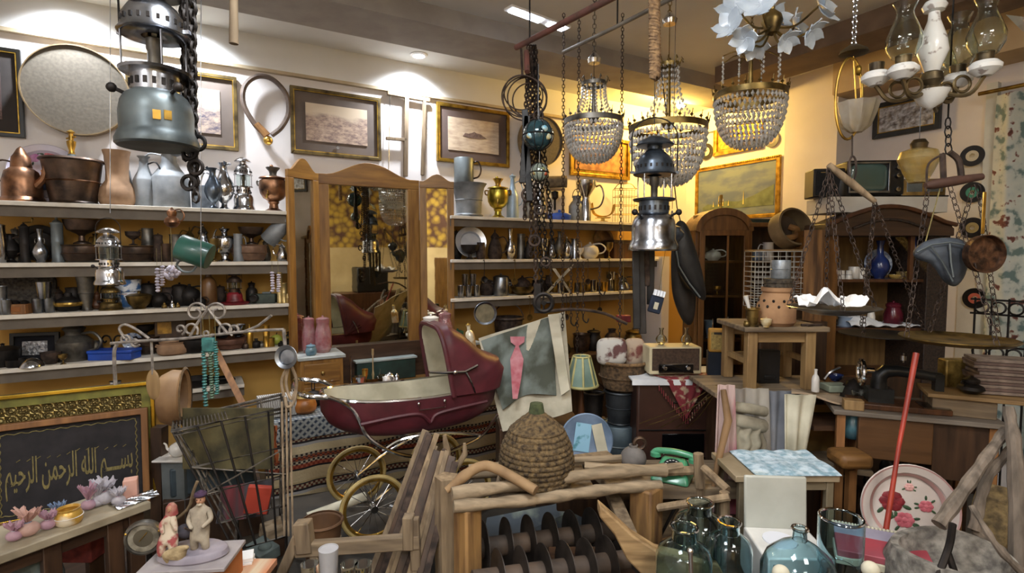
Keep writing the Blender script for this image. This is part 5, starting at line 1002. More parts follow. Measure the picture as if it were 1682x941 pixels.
def beads(label,px,y0,y1,Y,mm,r=.009,n=14,grp=None):
 t=T('bead_string',label,'bead string',q3(px,y0,Y),group=grp);h=q3(px,y0,Y).z-q3(px,y1,Y).z;m=MB();m.tube([(0,0,.0),(0,0,-h)],.0012,4);m.tube([(0,0,0),(0,0,.1)],.001,4);m.build('thread',THREAD,t)
 m=MB();rnd=random.Random(px)
 for k in range(n):m.ball((rnd.uniform(-.003,.003),0,-h*(k+.5)/n),(r,r,min(r,h/n*.5)),8,6)
 tag(m.build('beads',mm,t),kind='stuff');return t
for px,y1,mi,l in((334,668,0,'long turquoise bead string at the left of the hanging beads'),(345,655,1,'green bead string between the two turquoise ones'),(354,648,0,'shorter turquoise bead string at the right of the hanging beads')):beads(l,px,560,y1,2.03,TURQ[mi],.009,22,'turquoise bead strings')
m=MB();m.box((0,0,0),(.05,.02,.055));one('turquoise_pendant','block of turquoise beads at the top of the hanging bead strings','pendant',m,TURQ[0],q3(343,566,2.03),bevel=.006)
POM=mat('white_bead','#c9c2cc','#9c94a0',.5,0,20)
for px,y0,y1,l in((258,440,480,'white bead string hanging over the third shelf, left one'),(266,436,470,'white bead string hanging over the third shelf, right one'),(447,446,480,'striped white bead string near the brass cartridge cases'),(457,450,480,'thin white bead string beside the striped one')):beads(l,px,y0,y1,2.75,POM,.011,8,'white bead strings')
t=T('bead_bunch','round bunch of white beads hanging over the third shelf','bead bunch',q3(283,448,2.7));m=MB();rnd=random.Random(3)
for k in range(24):d=Vector((rnd.gauss(0,1),rnd.gauss(0,1),rnd.gauss(0,1))).normalized()*.03;m.ball(d,.011,8,6)
tag(m.build('beads',POM,t),kind='stuff');MB().tube([(0,0,.02),(0,0,.25)],.0015,4).build('thread',THREAD,t)
t=vessel('hanging_enamel_pot','dark green enamel pot hanging tilted on a wire before the second shelf','pot',q3(345,422,2.3),.125,.055,'cyl',GREENM,'L',rot=(0.2,-1.2,0),hm=GREYM)
m=MB();m.tube([q3(330,388,2.3),q3(330,-140,2.3)],.0015,5);one('hanging_wire','thin wire holding the green enamel pot','wire',m,STEEL)
t=vessel('hanging_gourd','reddish copper gourd jug hanging over the pewter jug','gourd',q3(283,374,2.5),.095,.033,'gourd',COPPER,'R')
lantern('hanging_lantern','bright silver pressure lantern hanging before the second and third shelves',q3(181,468,2.1),.225,.052,SILVER,SILVER)
m=MB();m.tube([q3(181,350,2.1),q3(181,-200,2.1)],.0015,5);one('hanging_wire','thin wire holding the bright silver lantern','wire',m,STEEL)
t=T('wooden_scoop','pale wooden paddle hanging at the left of the scroll rack','paddle',q3(252,640,2.06));MB().ball((0,0,.02),(.028,.006,.06),14,10).build('paddle_head',PINE,t);MB().tube([(0,0,.06),(0,0,.2)],.005,6).build('shaft',SI,t)
def fig(name,pts,edges,rad,m,parent,root=0,sub=2):
 me=bpy.data.meshes.new(name);me.from_pydata([Vector(p)for p in pts],edges,[]);o=bpy.data.objects.new(name,me);COL.objects.link(o);me.materials.append(m)
 sk=o.modifiers.new('s','SKIN');s=o.modifiers.new('u','SUBSURF');s.levels=s.render_levels=sub;sk.use_smooth_shade=True
 for i,r in enumerate(rad):v=me.skin_vertices[0].data[i];v.radius=(r,r)if not isinstance(r,tuple)else r;v.use_root=(i==root)
 if parent:o.parent=parent
 return o
SKINF=mat('figurine_skin','#b98a6c','#9c7156',.6,0,20);ROBE=mat('figurine_robe','#a89c88','#7d7263',.8,0,25,.2);RROBE=mat('figurine_red','#8c3f3c','#b5a58f',.8,0,30,.1,lo=.45,hi=.55)
ST=q3(318,912,1.62);t=T('figurine_group','painted figurine group of a turbaned man and a seated woman with a lamb','figurine',ST,rz=.1)
S_=.0018
def f3(x,y,dy=0):return((x-318)*S_,dy,(912-y)*S_)
m=MB();m.lathe([(0,0),(.1,0),(.105,.006),(.1,.02),(.09,.026),(0,.028)],28,(0,0,0),Matrix.Diagonal((1,.6,1)));m.build('plinth',mat('plinth_grey','#a29aa0','#7d7680',.6,0,8),t)
man=fig('standing_man',[f3(332,868),f3(332,850),f3(330,832),f3(332,822),f3(333,812),f3(345,832,.0),f3(352,846,-.01),f3(340,856,-.03),f3(318,834),f3(314,848,-.01),f3(325,858,-.03),f3(340,880,-.015),f3(342,900,-.01),f3(324,880,-.015),f3(322,900,-.01)],[(0,1),(1,2),(2,3),(3,4),(2,5),(5,6),(6,7),(2,8),(8,9),(9,10),(0,11),(11,12),(0,13),(13,14)],[.02,.022,.021,.008,.014,.010,.008,.006,.010,.008,.006,.015,.011,.015,.011],ROBE,t)
m=MB();m.ball(f3(333,813,-.001),(.013,.014,.017),14,10);m.ball(f3(333,814,-.016),(.003,.004,.004),6,4);h_=m.build('man_head',SKINF,t)
m=MB();[m.ball(f3(330+6*s,811,-.0135),.0018,6,4)for s in(0,1)];m.build('eyes',IRON,h_);m=MB();m.ball(f3(333,820,-.011),(.009,.006,.006),8,5);m.build('beard',ROBE,h_)
m=MB();m.torus(f3(333,804),.012,.007,'z',18,8);m.ball(f3(333,802),(.012,.012,.009),12,8);m.build('purple_turban',mat('purple_cloth','#3d2440','#281a2c',.8,0,20,.1),t)
wo=fig('seated_woman',[f3(285,872,-.01),f3(285,858),f3(283,842),f3(283,832),f3(283,826),f3(294,850,-.02),f3(300,860,-.03),f3(272,850,-.02),f3(280,862,-.035),f3(296,880,-.035),f3(294,900,-.04),f3(276,880,-.035),f3(278,900,-.04)],[(0,1),(1,2),(2,3),(3,4),(2,5),(5,6),(2,7),(7,8),(0,9),(9,10),(0,11),(11,12)],[.024,.019,.017,.007,.011,.008,.005,.008,.005,.015,.012,.015,.012],RROBE,t)
m=MB();m.ball(f3(284,827,-.004),(.010,.010,.013),12,8);m.ball(f3(284,828,-.015),(.002,.003,.003),6,4);m.build('woman_head',SKINF,t)
m=MB();m.lathe([(.018,-.02),(.016,-.005),(.015,.005),(.008,.015),(0,.018)],16,f3(284,827,.003));m.build('headscarf',mat('scarf_cream','#a7806c','#8c3f3c',.8,0,30),t)
m=MB();m.ball(f3(306,868),(.03,.02,.022),12,8);m.build('rock_seat',mat('dark_rock','#45414a','#2c2a30',.9,0,20,.4),t)
LB_=fig('lamb',[f3(300,892,-.05),f3(286,894,-.05),f3(314,890,-.05),f3(320,880,-.055),f3(327,880,-.06),f3(292,908,-.05),f3(312,908,-.05)],[(0,1),(0,2),(2,3),(3,4),(1,5),(2,6)],[.016,.014,.014,.008,.006,.005,.005],mat('lamb_wool','#b5a07a','#8f7c5a',.9,0,60,.4),t)
m=MB();[m.tube([f3(324,y,-.03),f3(321,y-14,-.06)],.003,6)for y in(860,)];m.build('walking_staff',DARKW,t)
m=MB();m.tube(curve([f3(262,905,.02),f3(266,870,.03),f3(300,840,.04),f3(310,810,.04),f3(318,790,.04)],14),.005,6);m.build('tree_trunk',mat('trunk_brown','#7d6a4e','#5a4a36',.9,0,20,.3),t)
b_=q3(315,941,1.60);m=MB();m.box((0,0,-.08),(.235,.15,.16));one('orange_box','orange box with a pale lid carrying the figurine group','box',m,mat('orange_card','#b0672c','#8f5222',.7,0,5),(ST.x,ST.y,ST.z-.0125),rz=.1,bevel=.004)
m=MB();m.box((0,0,0),(.25,.165,.012));one('pale_board','pale board between the orange box and the figurine group','board',m,mat('plinth_grey2','#aaa2a0','#857e80',.6,0,8),(ST.x,ST.y,ST.z-.006),rz=.1,bevel=.002)
m=MB();m.box((0,0,0),(.3,.2,ST.z-.18));one('box_stand','dark stand below the orange box','stand',m,DARKW,(ST.x,ST.y,(ST.z-.18)/2),rz=.1)
m=MB();m.box((0,0,0),(.09,.06,.012),(0,0,.2));m.box((0,0,-.014),(.09,.06,.012),(0,0,.1));m.box((0,0,-.028),(.09,.06,.012));one('booklet_stack','small stack of white booklets right of the figurine group','booklets',m,PAPER,q3(392,916,1.75),rz=.2)
m=MB();m.box((0,0,0),(.24,.1,.02));one('orange_striped_tray','striped orange tray under the white booklets','tray',m,mat('orange_stripes','#b9683a','#c9b79a',.8,0,20,stretch=(1,.1,.1)),q3(385,936,1.72))
m=MB();m.box((0,0,0),(.2,.15,.5));one('tray_stand','dark crate below the striped orange tray','crate',m,DARKW,q3(385,936,1.75)-Vector((0,0,.262)))
t=T('wooden_trestle','weathered wooden trestle frame with slanted legs, low in front of the pram','trestle',(0,0,0));Y=1.85
for nm,a,b,w_,d_ in(('post',(497,856),(503,905),.055,.05),('slanted_leg',(490,880),(455,960),.035,.03),('post',(671,846),(672,900),.038,.045),('slanted_leg',(680,850),(684,935),.035,.03),('slanted_leg',(515,900),(530,980),.03,.03)):
 m=MB();bar(m,q3(*a,Y),q3(*b,Y),w_,d_,(0,1,0));m.build(nm,OLDW,t,bevel=.004)
m=MB();bar(m,q3(486,902,Y),q3(690,888,Y),.05,.035,(0,1,0));m.build('rail',OLDWX,t,bevel=.004)
for a in((455,960),(684,935),(530,980)):m=MB();p=q3(*a,Y);m.box((p.x,p.y,p.z/2),(.03,.03,p.z));m.build('leg',OLDW,t)
vessel('wooden_tub','brown wooden tub with a pale hoop behind the trestle','tub',q3(530,915,2.15),.16,.085,'bucket',mat('tub_wood','#6b4a2c','#472f1c',.7,0,6,.1),'D',hm=OLDW)
m=MB();m.tube([q3(505,850,2.35),q3(600,815,2.5)],.022,12);one('rug_roll','cream rolled cloth lying at the foot of the striped kilim','cloth roll',m,CREAMC)
vessel('frosted_lamp_glass','frosted white glass cup with a tall flat side before the trestle','glass',q3(541,975,1.6),.145,.03,'beaker',mat('frosted','#c9c8ca','#b3b2b6',.5,0,8,trans=.3),'')
for px,l in((510,'clear drinking glass left of the frosted cup'),(575,'clear drinking glass right of the frosted cup'),(597,'clear drinking glass at the right end of the glass row')):vessel('drinking_glass',l,'glass',q3(px,972,1.58),.09,.027,'beaker',GLASS,group='clear drinking glasses by the trestle')
m=MB();p=q3(550,976,1.6);m.box((0,0,-.01),(.32,.12,.02));m.box((0,0,-.2),(.28,.1,.36));one('glass_stand','dark crate carrying the row of glasses','crate',m,DARKW,(p.x,p.y,p.z-.004))
# ================================================================ plough bundle of dark planks
t=T('plank_bundle','bundle of long dark weathered slats leaning from the log press down to the floor','slat bundle',(0,0,0));rnd=random.Random(11)
for k in range(11):
 dx=k*8;m=MB();a=q3(700+dx*.6+rnd.uniform(-6,6),705+k*5+rnd.uniform(-10,10),2.15-.015*k);b=q3(592+dx*1.2,990,1.9-.012*k);bar(m,a,b,.018+rnd.random()*.012,.012,(0,1,.2));m.build('slat',(OLDW,DARKW,RUST,LOGW)[k%4],t,bevel=.002)
t=T('wooden_fork','pale forked wooden branch standing behind the log press','branch',(0,0,0))
for pts,r in(([(735,775,2.1),(734,740,2.1),(730,715,2.1)],[.014,.015,.008]),([(752,765,2.1),(764,745,2.1),(763,728,2.1)],[.012,.012,.006]),([(716,770,2.1),(716,742,2.1)],[.016,.016])):
 m=MB();m.tube([q3(*p)for p in pts],r,10);m.build('branch_prong',LOGW,t)
# ================================================================ log press with disc rollers
t=T('log_press','heavy rough log frame on two orange-brown posts, carrying the straw skep','wooden press',(0,0,0))
m=MB();P=[q3(742,812,1.78),q3(860,795,1.86),q3(1000,775,1.95),q3(1092,772,2.0)];m.tube(curve(P,18),[.024+.004*math.sin(k*1.1)for k in range(len(curve(P,18)))],12);m.build('front_log',LOGX,t)
P=[q3(745,832,1.74),q3(880,820,1.82),q3(980,806,1.9),q3(1085,796,1.98)];m=MB();m.tube(curve(P,18),[.02+.003*math.sin(k*1.7)for k in range(len(curve(P,18)))],12);m.build('lower_log',LOGX,t)
P=[q3(770,775,2.12),q3(900,765,2.16),q3(1020,762,2.2)];m=MB();m.tube(curve(P,14),.03,12);m.build('rear_log',LOGX,t)
m=MB()
for k,(x,y,Y_)in enumerate(((850,786,2.0),(930,778,2.06),(1000,768,2.1))):p=q3(x,y,Y_);m.box((p.x,p.y,p.z-.012),(.16,.34,.03),(0,0,.2*k-.1))
m.build('deck_planks',OLDW,t,bevel=.005)
for(x,y0,Y_,w_)in((768,830,1.78,.085),(1062,798,1.98,.11)):
 p=q3(x,y0,Y_);m=MB();m.tube([(p.x,p.y,0),(p.x,p.y,p.z*.5),(p.x,p.y,p.z)],[w_*.62,w_*.6,w_*.6],4);m.build('post',mat('orange_log','#977242','#60442a',.7,0,5,.4,stretch=(6,6,.8)),t,bevel=.008)
p=q3(752,830,1.8);m=MB();m.tube([(p.x-.05,p.y+.1,0),(p.x-.05,p.y+.1,p.z+.06)],.045,5);m.build('rear_post',LOGW,t)
t=T('bent_branch','pale bent branch lying on the log press in front of the skep','branch',(0,0,0));m=MB();m.tube(curve([q3(733,806,1.80),q3(765,780,1.83),q3(790,766,1.85),q3(812,768,1.85),q3(850,788,1.82),q3(880,806,1.78)],20),[.012,.014,.016,.02,.02]+[.018]*99,10);m.build('branch_limb',mat('peeled_branch','#a3855f','#7c6143',.8,0,9,.2),t)
for i,(a,b,l)in enumerate((((935,757,2.1),(1025,752,2.12),'short pale stick lying behind the skep'),((960,765,2.05),(1030,770,2.03),'pale stick lying right of the skep'),((1085,770,2.0),(1120,765,2.02),'stub of wood at the right end of the log press'))):
 m=MB();m.tube([q3(*a),q3(*b)],[.016,.014],9);one('wood_stick',l,'stick',m,LOGX)
DISC=mat('roller_disc','#4a423c','#241f1c',.5,.5,12,.2);ROLL=mat('roller_wood2','#5b4a3c','#2f261f',.7,0,8,.2)
def roller(label,A,B,rr,dr,n,ph=0.):
 t=T('disc_roller',label,'roller',(0,0,0),group='disc rollers of the threshing sledge');A,B=Vector(A),Vector(B);d=(B-A).normalized();R=d.to_track_quat('Z','Y').to_matrix();L=(B-A).length
 m=MB();m.tube([A-d*.03,B+d*.03],rr,20);m.build('axle_drum',ROLL,t)
 for k in range(n):
  c=A+d*L*(k+.5+ph)/n;m=MB();m.lathe([(rr*.9,-.004),(dr,-.0015),(dr,.0015),(rr*.9,.004),(rr*.9,-.004)],32,c,R);m.build('disc',DISC,t)
roller('rear dark roller carrying upright iron discs under the log press',q3(775,902,1.86),q3(1022,870,2.04),.035,.095,7)
roller('front dark roller carrying upright iron discs under the log press',q3(792,955,1.62),q3(1040,920,1.78),.036,.09,7,.2)
pl=q3(900,1000,1.8);m=MB();m.box((0,0,0),(.7,.5,.06));one('sledge_board','dark sledge board below the disc rollers','board',m,DARKWX,(pl.x,pl.y,pl.z-.05),rz=.3)
t=T('curved_sledge_runner','pale curved wooden runner sweeping down to the right of the rollers','sledge runner',(0,0,0))
top_=[(985,830),(1010,852),(1040,880),(1080,905),(1130,918),(1180,925),(1200,960)];bot_=[(985,850),(1010,880),(1030,920),(1070,960),(1120,980),(1160,985),(1200,985)]
m=MB();A_=[q3(x,y,1.62)for x,y in top_];B_=[q3(x,y,1.62)for x,y in bot_]
n=len(A_);vs=A_+B_+[p+Vector((.0,.05,.0))for p in A_]+[p+Vector((0,.05,0))for p in B_];fs=[]
for i in range(n-1):fs+=[(i,n+i,n+i+1,i+1),(2*n+i,2*n+i+1,3*n+i+1,3*n+i),(i,i+1,2*n+i+1,2*n+i),(n+i,3*n+i,3*n+i+1,n+i+1)]
fs+=[(0,2*n,3*n,n),(n-1,2*n-1,4*n-1,3*n-1)];m.add(vs,fs);m.build('runner',mat('runner_wood','#a88a60','#745a3a',.7,0,6,.15,stretch=(.8,7,7)),t,bevel=.006)
m=MB();p0,p1=q3(1000,800,2.1),q3(1035,880,1.8);bar(m,p0,p1,.05,.03);m.build('strut',OLDW,t,bevel=.004)
m=MB();m.add([q3(790,905,2.3),q3(1010,905,2.4),q3(1010,808,2.5),q3(800,850,2.4),q3(790,905,2.33),q3(1010,905,2.43),q3(1010,808,2.53),q3(800,850,2.43)],[(0,1,2,3),(7,6,5,4),(0,4,5,1),(1,5,6,2),(2,6,7,3),(3,7,4,0)]);one('painted_board','blue-grey painted board with a pale edge lying behind the disc rollers','board',m,mat('blue_board','#4b545c','#8f9a8a',.7,0,5,lo=.5,hi=.62),smooth=False)
v=q3(881,784,1.98);t=T('straw_skep','brown twisted straw beehive skep standing on the log press','skep',v);R0,H0=.136,.255;pf=[]
for k in range(14*6+1):
 z=k/(14*6);base=prof_r(PR['skep'],z if z>0 else.001);pf.append(((base+.03*abs(math.sin(PI*14*z)))*R0,z*H0))
m=MB();n_=60;m.lathe([(0,0)]+pf+[(0,H0)],n_)
m.v=[Vector((p.x*(1+.018*math.sin(math.atan2(p.y,p.x)*28+p.z*345)),p.y*(1+.018*math.sin(math.atan2(p.y,p.x)*28+p.z*345)),p.z))for p in m.v]
m.build('coiled_straw',mat('twisted_straw','#75603f','#2c2117',.95,0,70,.9,lo=.3,hi=.7),t)
m=MB();m.lathe([(0,H0),(.03,H0-.005),(.024,H0+.03),(0,H0+.034)],14);m.build('mossy_top',mat('moss','#4a5233','#2f3620',.95,0,40,.4),t)
v=q3(1040,770,2.12);t=T('stone_jug','round grey stone-like jug with a looped handle on the log press','jug',v);m=MB();m.ball((0,0,.045),(.052,.05,.048),20,14);m.lathe([(.015,.08),(.018,.1),(.013,.1),(.012,.08)],14);m.build('body',mat('grey_pot','#6f6a66','#4d4946',.85,0,14,.3),t);m=MB();m.torus((.025,0,.105),.022,.008,'y',18,8);m.build('handle',DCOP,t)
v=q3(1104,785,2.15);t=T('rotary_telephone','old green rotary telephone behind the log press','telephone',v,rz=-.5);GRN=mat('green_bakelite','#4e9a72','#3c7d5c',.3,0,4,coat=.3)
m=MB();m.add([(-.1,-.09,0),(.1,-.09,0),(.1,.09,0),(-.1,.09,0),(-.085,-.06,.04),(.085,-.06,.04),(.06,.07,.095),(-.06,.07,.095)],[(0,3,2,1),(4,5,6,7),(0,1,5,4),(1,2,6,5),(2,3,7,6),(3,0,4,7)]);m.build('body',GRN,t,bevel=.012)
m=MB();m.tube(curve([(-.115,.05,.095),(-.09,.05,.115),(0,.05,.125),(.09,.05,.115),(.115,.05,.095)],16),.017,10);m.lathe([(0,0),(.028,0),(.028,.02),(.015,.03)],16,(-.1,.05,.085));m.lathe([(0,0),(.028,0),(.028,.02),(.015,.03)],16,(.1,.05,.085));m.build('handset',GRN,t)
m=MB();R=Matrix.Rotation(.45,3,'X');m.lathe([(0,0),(.045,0),(.045,.008),(0,.01)],28,(0,-.005,.066),R);dl=m.build('dial',BLACKP,t);m=MB()
for k in range(10):a_=2*PI*k/12+.5;m.ball(Vector((0,-.005,.066))+R@Vector((.032*math.cos(a_),.032*math.sin(a_),.009)),(.006,.006,.002),8,4)
m.build('finger_holes',CERAM,dl)
m=MB();t.scale=(.78,)*3;m.box((0,0,-.02),(.5,.3,.04));m.box((0,.05,-.35),(.4,.2,.62));one('telephone_bench','old wooden bench carrying the green telephone','bench',m,OLDWX,(v.x,v.y+.05,v.z-.002))
t=T('branch_stool','rough stool frame of peeled branches beside the log press','stool',(0,0,0))
for a,b,r in(((1147,745,2.05),(1150,800,2.05),.02),((1155,768,2.0),(1195,805,1.9),.016),((1080,834,1.95),(1198,816,1.85),.014),((1190,808,1.88),(1192,960,1.88),.018),((1085,775,2.1),(1150,772,2.08),.018),((1150,800,2.05),(1152,960,2.05),.014),((1120,776,2.1),(1120,900,2.1),.012)):
 m=MB();m.tube([q3(*a),q3(*b)],r,9);m.build('branch_bar',LOGW,t)
# ================================================================ behind the log press
def seated(px,py,Y):return q3(px,py,Y)
def stand(name,label,cat,c,w_,d_,ztop,m,rz=0.,z0=0.):
 b=MB();b.box((0,0,(ztop+z0)/2),(w_,d_,ztop-z0));return one(name,label,cat,b,m,(c[0],c[1],0),rz=rz,bevel=.006)
t=T('leaning_tapestry','pale cloth panel printed with grey-green foliage and a pink vase shape, leaning behind the skep','tapestry',(0,0,0))
TAP=mat('tapestry_print','#79817a','#484b40',.95,0,7,.15,lo=.4,hi=.6,stretch=(1,1,.7));LIN=mat('linen','#c2bba6','#a39c88',.95,0,10,.1)
def cq(c4,u,v,Y0,Y1,off=0.):
 (x0,y0),(x1,y1),(x2,y2),(x3,y3)=c4
 x=(x0*(1-u)+x1*u)*(1-v)+(x3*(1-u)+x2*u)*v;y=(y0*(1-u)+y1*u)*(1-v)+(y3*(1-u)+y2*u)*v
 return q3(x,y,Y0+(Y1-Y0)*v-off)
m=MB();C4=[(786,556),(928,512),(940,676),(826,708)];m.sheet(lambda u,v:cq(C4,u,v,3.05,2.75)+Vector((0,.012*math.sin(u*9+v*4),0)),24,20,.006);m.build('linen_backing',LIN,t)
m=MB();C5=[(790,560),(905,520),(914,650),(826,672)];m.sheet(lambda u,v:cq(C5,u,v*(1-.1*math.sin(u*PI)),3.05,2.80,.012)+Vector((0,.012*math.sin(u*9+v*4),0)),24,20,.004);m.build('printed_panel',TAP,t)
m=MB();pk=[(838,553),(862,553),(861,562),(852,568),(860,590),(856,622),(850,655),(842,655),(840,622),(838,590),(847,568),(839,562)]
ctrp=[q3(x,y,2.985-.0026*(y-553))for x,y in pk];vs=ctrp+[p+Vector((0,.006,0))for p in ctrp];n=len(pk);m.add(vs,[tuple(range(n)),tuple(range(n,2*n))[::-1]]+[(i,(i+1)%n,n+(i+1)%n,n+i)for i in range(n)]);m.build('pink_vase_print',mat('pink_print','#a3535c','#b98085',.9,0,20),t,smooth=False)
m=MB();m.sheet(lambda u,v:cq([(900,517),(917,515),(936,640),(922,650)],u,v,3.0,2.78,.03),6,16,.006);m.build('white_edge',CREAMC,t)
p=q3(870,700,2.8);stand('tapestry_chest','dark chest the cloth panel leans on, hidden behind the skep','chest',(p.x+.05,p.y+.12,0),.45,.3,p.z,DARKW,.1)
v=q3(797,514,3.9);plate('frying_pan','round pan with a bright rim and beige inside hung under the lower right shelf','pan',v+Vector((0,0,-.0)),.085,STEEL,(PI/2,0,.1),.03,n=36)
m=MB();m.lathe([(0,0),(.068,0),(.068,.004),(0,.005)],30);o=one('pan_liner','beige round mat lying in the hung pan','mat',m,mat('beige_mat','#8f8468','#736a52',.9,0,20),v+Vector((0,-.02,0)),rot=(PI/2,0,.1))
V2=[(835,520,50,'rusty_bucket','bucket',RUST,'dark bucket on the counter under the lower right shelf'),(752,545,24,'green_pot','pot',GREENM,'dark green pot under the lower right shelf beside the mirror'),(975,545,26,'iron_pot','pot',IRON,'iron pot on the counter below the hanging gear')]
zc_=w1(900,590,.35).z
o=T('counter','wooden counter under the shelves right of the mirror','counter',(0,0,0));a_,b_=s1(745,590,.4),s1(1085,590,.4);ctr=CORN-T1*((a_+b_)/2)+N1*.2
m=MB();m.box((0,0,0),(a_-b_-.08,.38,.03));x=m.build('countertop',DARKWX,o);x.location=(ctr.x,ctr.y,zc_-.015);x.rotation_euler=(0,0,RZ1)
m=MB();m.box((0,0,0),(a_-b_-.12,.32,zc_-.04));x=m.build('base_cabinet',DARKW,o);x.location=(ctr.x,ctr.y,(zc_-.03)/2);x.rotation_euler=(0,0,RZ1)
for px,yt,wp,nm,cat,mm,l in V2:V(px,zc_,yt,wp,'bucket' if cat=='bucket' else 'pot',mm,nm,l,cat,'A' if cat=='bucket' else 'K',d=.2)
for px,yt,wp,pf,mm,l in((955,548,30,'basin',DCOP,'dark copper basin on the counter behind the lampshade'),(1005,540,24,'milk',RUST,'rusty can on the counter by the wire'),(925,552,26,'coffee',IRON,'black coffee pot on the counter behind the tapestry edge'),(1040,545,30,'pot',DBRASS,'tarnished pot on the counter near the corner'),(860,545,30,'teapot',DBRASS,'tarnished teapot on the counter behind the tapestry')):V(px,zc_,yt,wp,pf,mm,{'basin':'copper_basin','milk':'rusty_can','coffee':'coffee_pot','pot':'brass_pot','teapot':'brass_teapot'}[pf],l,{'basin':'basin','milk':'can','coffee':'coffee pot','pot':'pot','teapot':'teapot'}[pf],'K' if pf=='pot' else '',d=.2)
m=MB();m.box((0,0,0),(.09,.06,.045));one('red_box','small dark red box hanging under the lower right shelf','box',m,REDM,q3(1024,523,3.6),bevel=.004)
m=MB();m.tube([q3(1024,520,3.6),q3(1024,300,3.6)],.0015,4);one('hanging_thread','thread holding the small dark red box','thread',m,THREAD)
t=T('table_lampshade','pale green panelled lampshade with cream ribs on a turned stand','lampshade',q3(955,632,2.95));mp_=mpp(2.95)
m=MB();R0,R1,H_=27*mp_,14*mp_,48*mp_;m.lathe([(R0,0),(R1,H_),(R1-.003,H_),(R0-.003,0),(R0,0)],8);m.build('shade_panels',mat('shade_green','#8fa89c','#6c857a',.7,0,8),t,sharp=20)
m=MB();[m.tube([(R0*math.cos(a),R0*math.sin(a),0),(R1*math.cos(a),R1*math.sin(a),H_)],.006,6)for a in[2*PI*k/8 for k in range(8)]];m.torus((0,0,0),R0,.008,'z',24,6);m.torus((0,0,H_),R1,.005,'z',24,6);m.build('cream_ribs',mat('cream_trim','#cfc98f','#aaa36a',.6),t)
m=MB();m.lathe([(0,-.35),(.06,-.35),(.05,-.32),(.015,-.28),(.022,-.18),(.012,-.1),(.012,.06),(0,.07)],16);m.build('turned_stand',WALN,t)
p=q3(955,632,2.95);stand('lamp_stand_box','dark box carrying the green lampshade','box',p,.2,.2,p.z-.35,DARKW)
v=q3(1016,756,2.95);z0=v.z;vessel('grey_drum','grey-blue metal drum, lowest of the bucket column','drum',(v.x,v.y,z0),q3(1016,694,2.95).z-z0,31*mp_,'cyl',mat('drum_blue','#56646c','#39444b',.5,.5,7,.15),'D',hm=GREYM)
stand('drum_stand','low dark block under the grey-blue drum','block',v,.24,.24,z0,DARKW)
z1=q3(1016,694,2.95).z;z2=q3(1016,640,2.95).z;vessel('dark_bucket','dark dented zinc bucket in the middle of the bucket column','bucket',(v.x+.005,v.y,z1),z2-z1,27*mp_,'bucket',mat('dark_zinc','#44484c','#26292c',.5,.6,9,.15),'D')
z3=q3(1020,592,2.95).z;t=vessel('wicker_basket','dark wicker basket topping the bucket column','basket',(v.x+.02,v.y,z2),z3-z2,40*mp_,'basin',WICK,'D',hm=WICK);MB().torus((0,0,z3-z2),40*mp_,.009,'z',36,6).build('woven_rim',ROPEM,t)
CUSH=mat('floral_cushion_cloth','#c9c6bf','#6b4a48',.9,0,14,.1,lo=.5,hi=.58)
for px,w_,l in((1005,.17,'white floral cushion standing in the wicker basket'),(1042,.12,'beige floral cushion behind the first in the wicker basket')):
 m=MB();m.ball((0,0,0),1,20,14);m.v=[Vector((math.copysign(abs(p.x)**.5,p.x)*w_/2,p.y*.04,math.copysign(abs(p.z)**.5,p.z)*.075))for p in m.v];one('floral_cushion',l,'cushion',m,CUSH if w_>.15 else mat('beige_floral','#b5a28e','#7a4a44',.9,0,14,.1,lo=.5,hi=.6),q3(px,577,2.9 if w_>.15 else 2.99),rz=.1)
v=q3(975,690,3.1);vessel('black_bucket','black bucket beside the dark zinc bucket','bucket',v,q3(975,643,3.1).z-v.z,19*mp_,'bucket',IRON,'A');stand('bucket_block','dark block under the black bucket','block',(v.x,v.y,0),.16,.16,v.z,DARKW)
t=T('oval_tray','oval tray with a pale blue picture and lace edge leaning right of the skep','tray',q3(958,762,2.45),rot=(-.2,.15,0));R=Matrix.Rotation(PI/2,3,'X')
m=MB();m.lathe([(0,0),(.095,0),(.12,.014),(.125,.01),(.1,-.006),(0,-.006)],40,(0,0,.11),R@Matrix.Diagonal((1,1.0,1)));m.build('dish',mat('tray_blue','#7f93ad','#4f6074',.4,0,6),t)
m=MB();m.box((-.02,-.004,.12),(.075,.002,.13));m.build('blue_picture',mat('blue_print','#8ab7cf','#4f8894',.5,0,18,lo=.55,hi=.62),t);m=MB();m.box((.07,-.008,.1),(.05,.004,.19),(0,-.35,0));m.build('paper_strip',CREAMC,t)
p=q3(958,764,2.45);stand('tray_block','dark block under the oval tray','block',(p.x,p.y+.03,0),.25,.1,p.z,DARKW)
t0=q3(1050,626,2.75);t1=q3(1172,626,2.75);zt=t0.z;t=T('brown_heater','brown enamelled heater cabinet with a black window','heater',((t0.x+t1.x)/2+.02,t0.y+.17,0));W_=(t1-t0).x+.06;BRN=mat('brown_enamel','#4a3026','#33201a',.4,.1,4,.03)
m=MB();m.box((0,0,zt/2),(W_,.34,zt));m.build('cabinet',BRN,t,bevel=.012)
za=q3(1100,712,2.75).z;zb2=q3(1100,745,2.75).z;m=MB();m.box((.02,-.172,(za+zb2)/2),(.22,.006,za-zb2));wn=m.build('black_window',mat('black_gloss','#08080a',rough=.1),t,bevel=.004)
m=MB();m.box((.02,-.172,zb2-.02),(.28,.01,.008));m.build('chrome_strip',CHROME,t);m=MB();[m.ball((-.08+.028*k,-.178,zb2-.0),.0045,8,5)for k in range(9)];m.build('control_buttons',CHROME,t)
m=MB();m.box((.03,-.176,q3(1100,660,2.75).z),(.13,.008,.006));m.build('badge_strip',CHROME,t);m=MB();m.box((0,-.174,q3(1100,706,2.75).z),(W_-.02,.008,.004));m.build('panel_line',BLACKP,t)
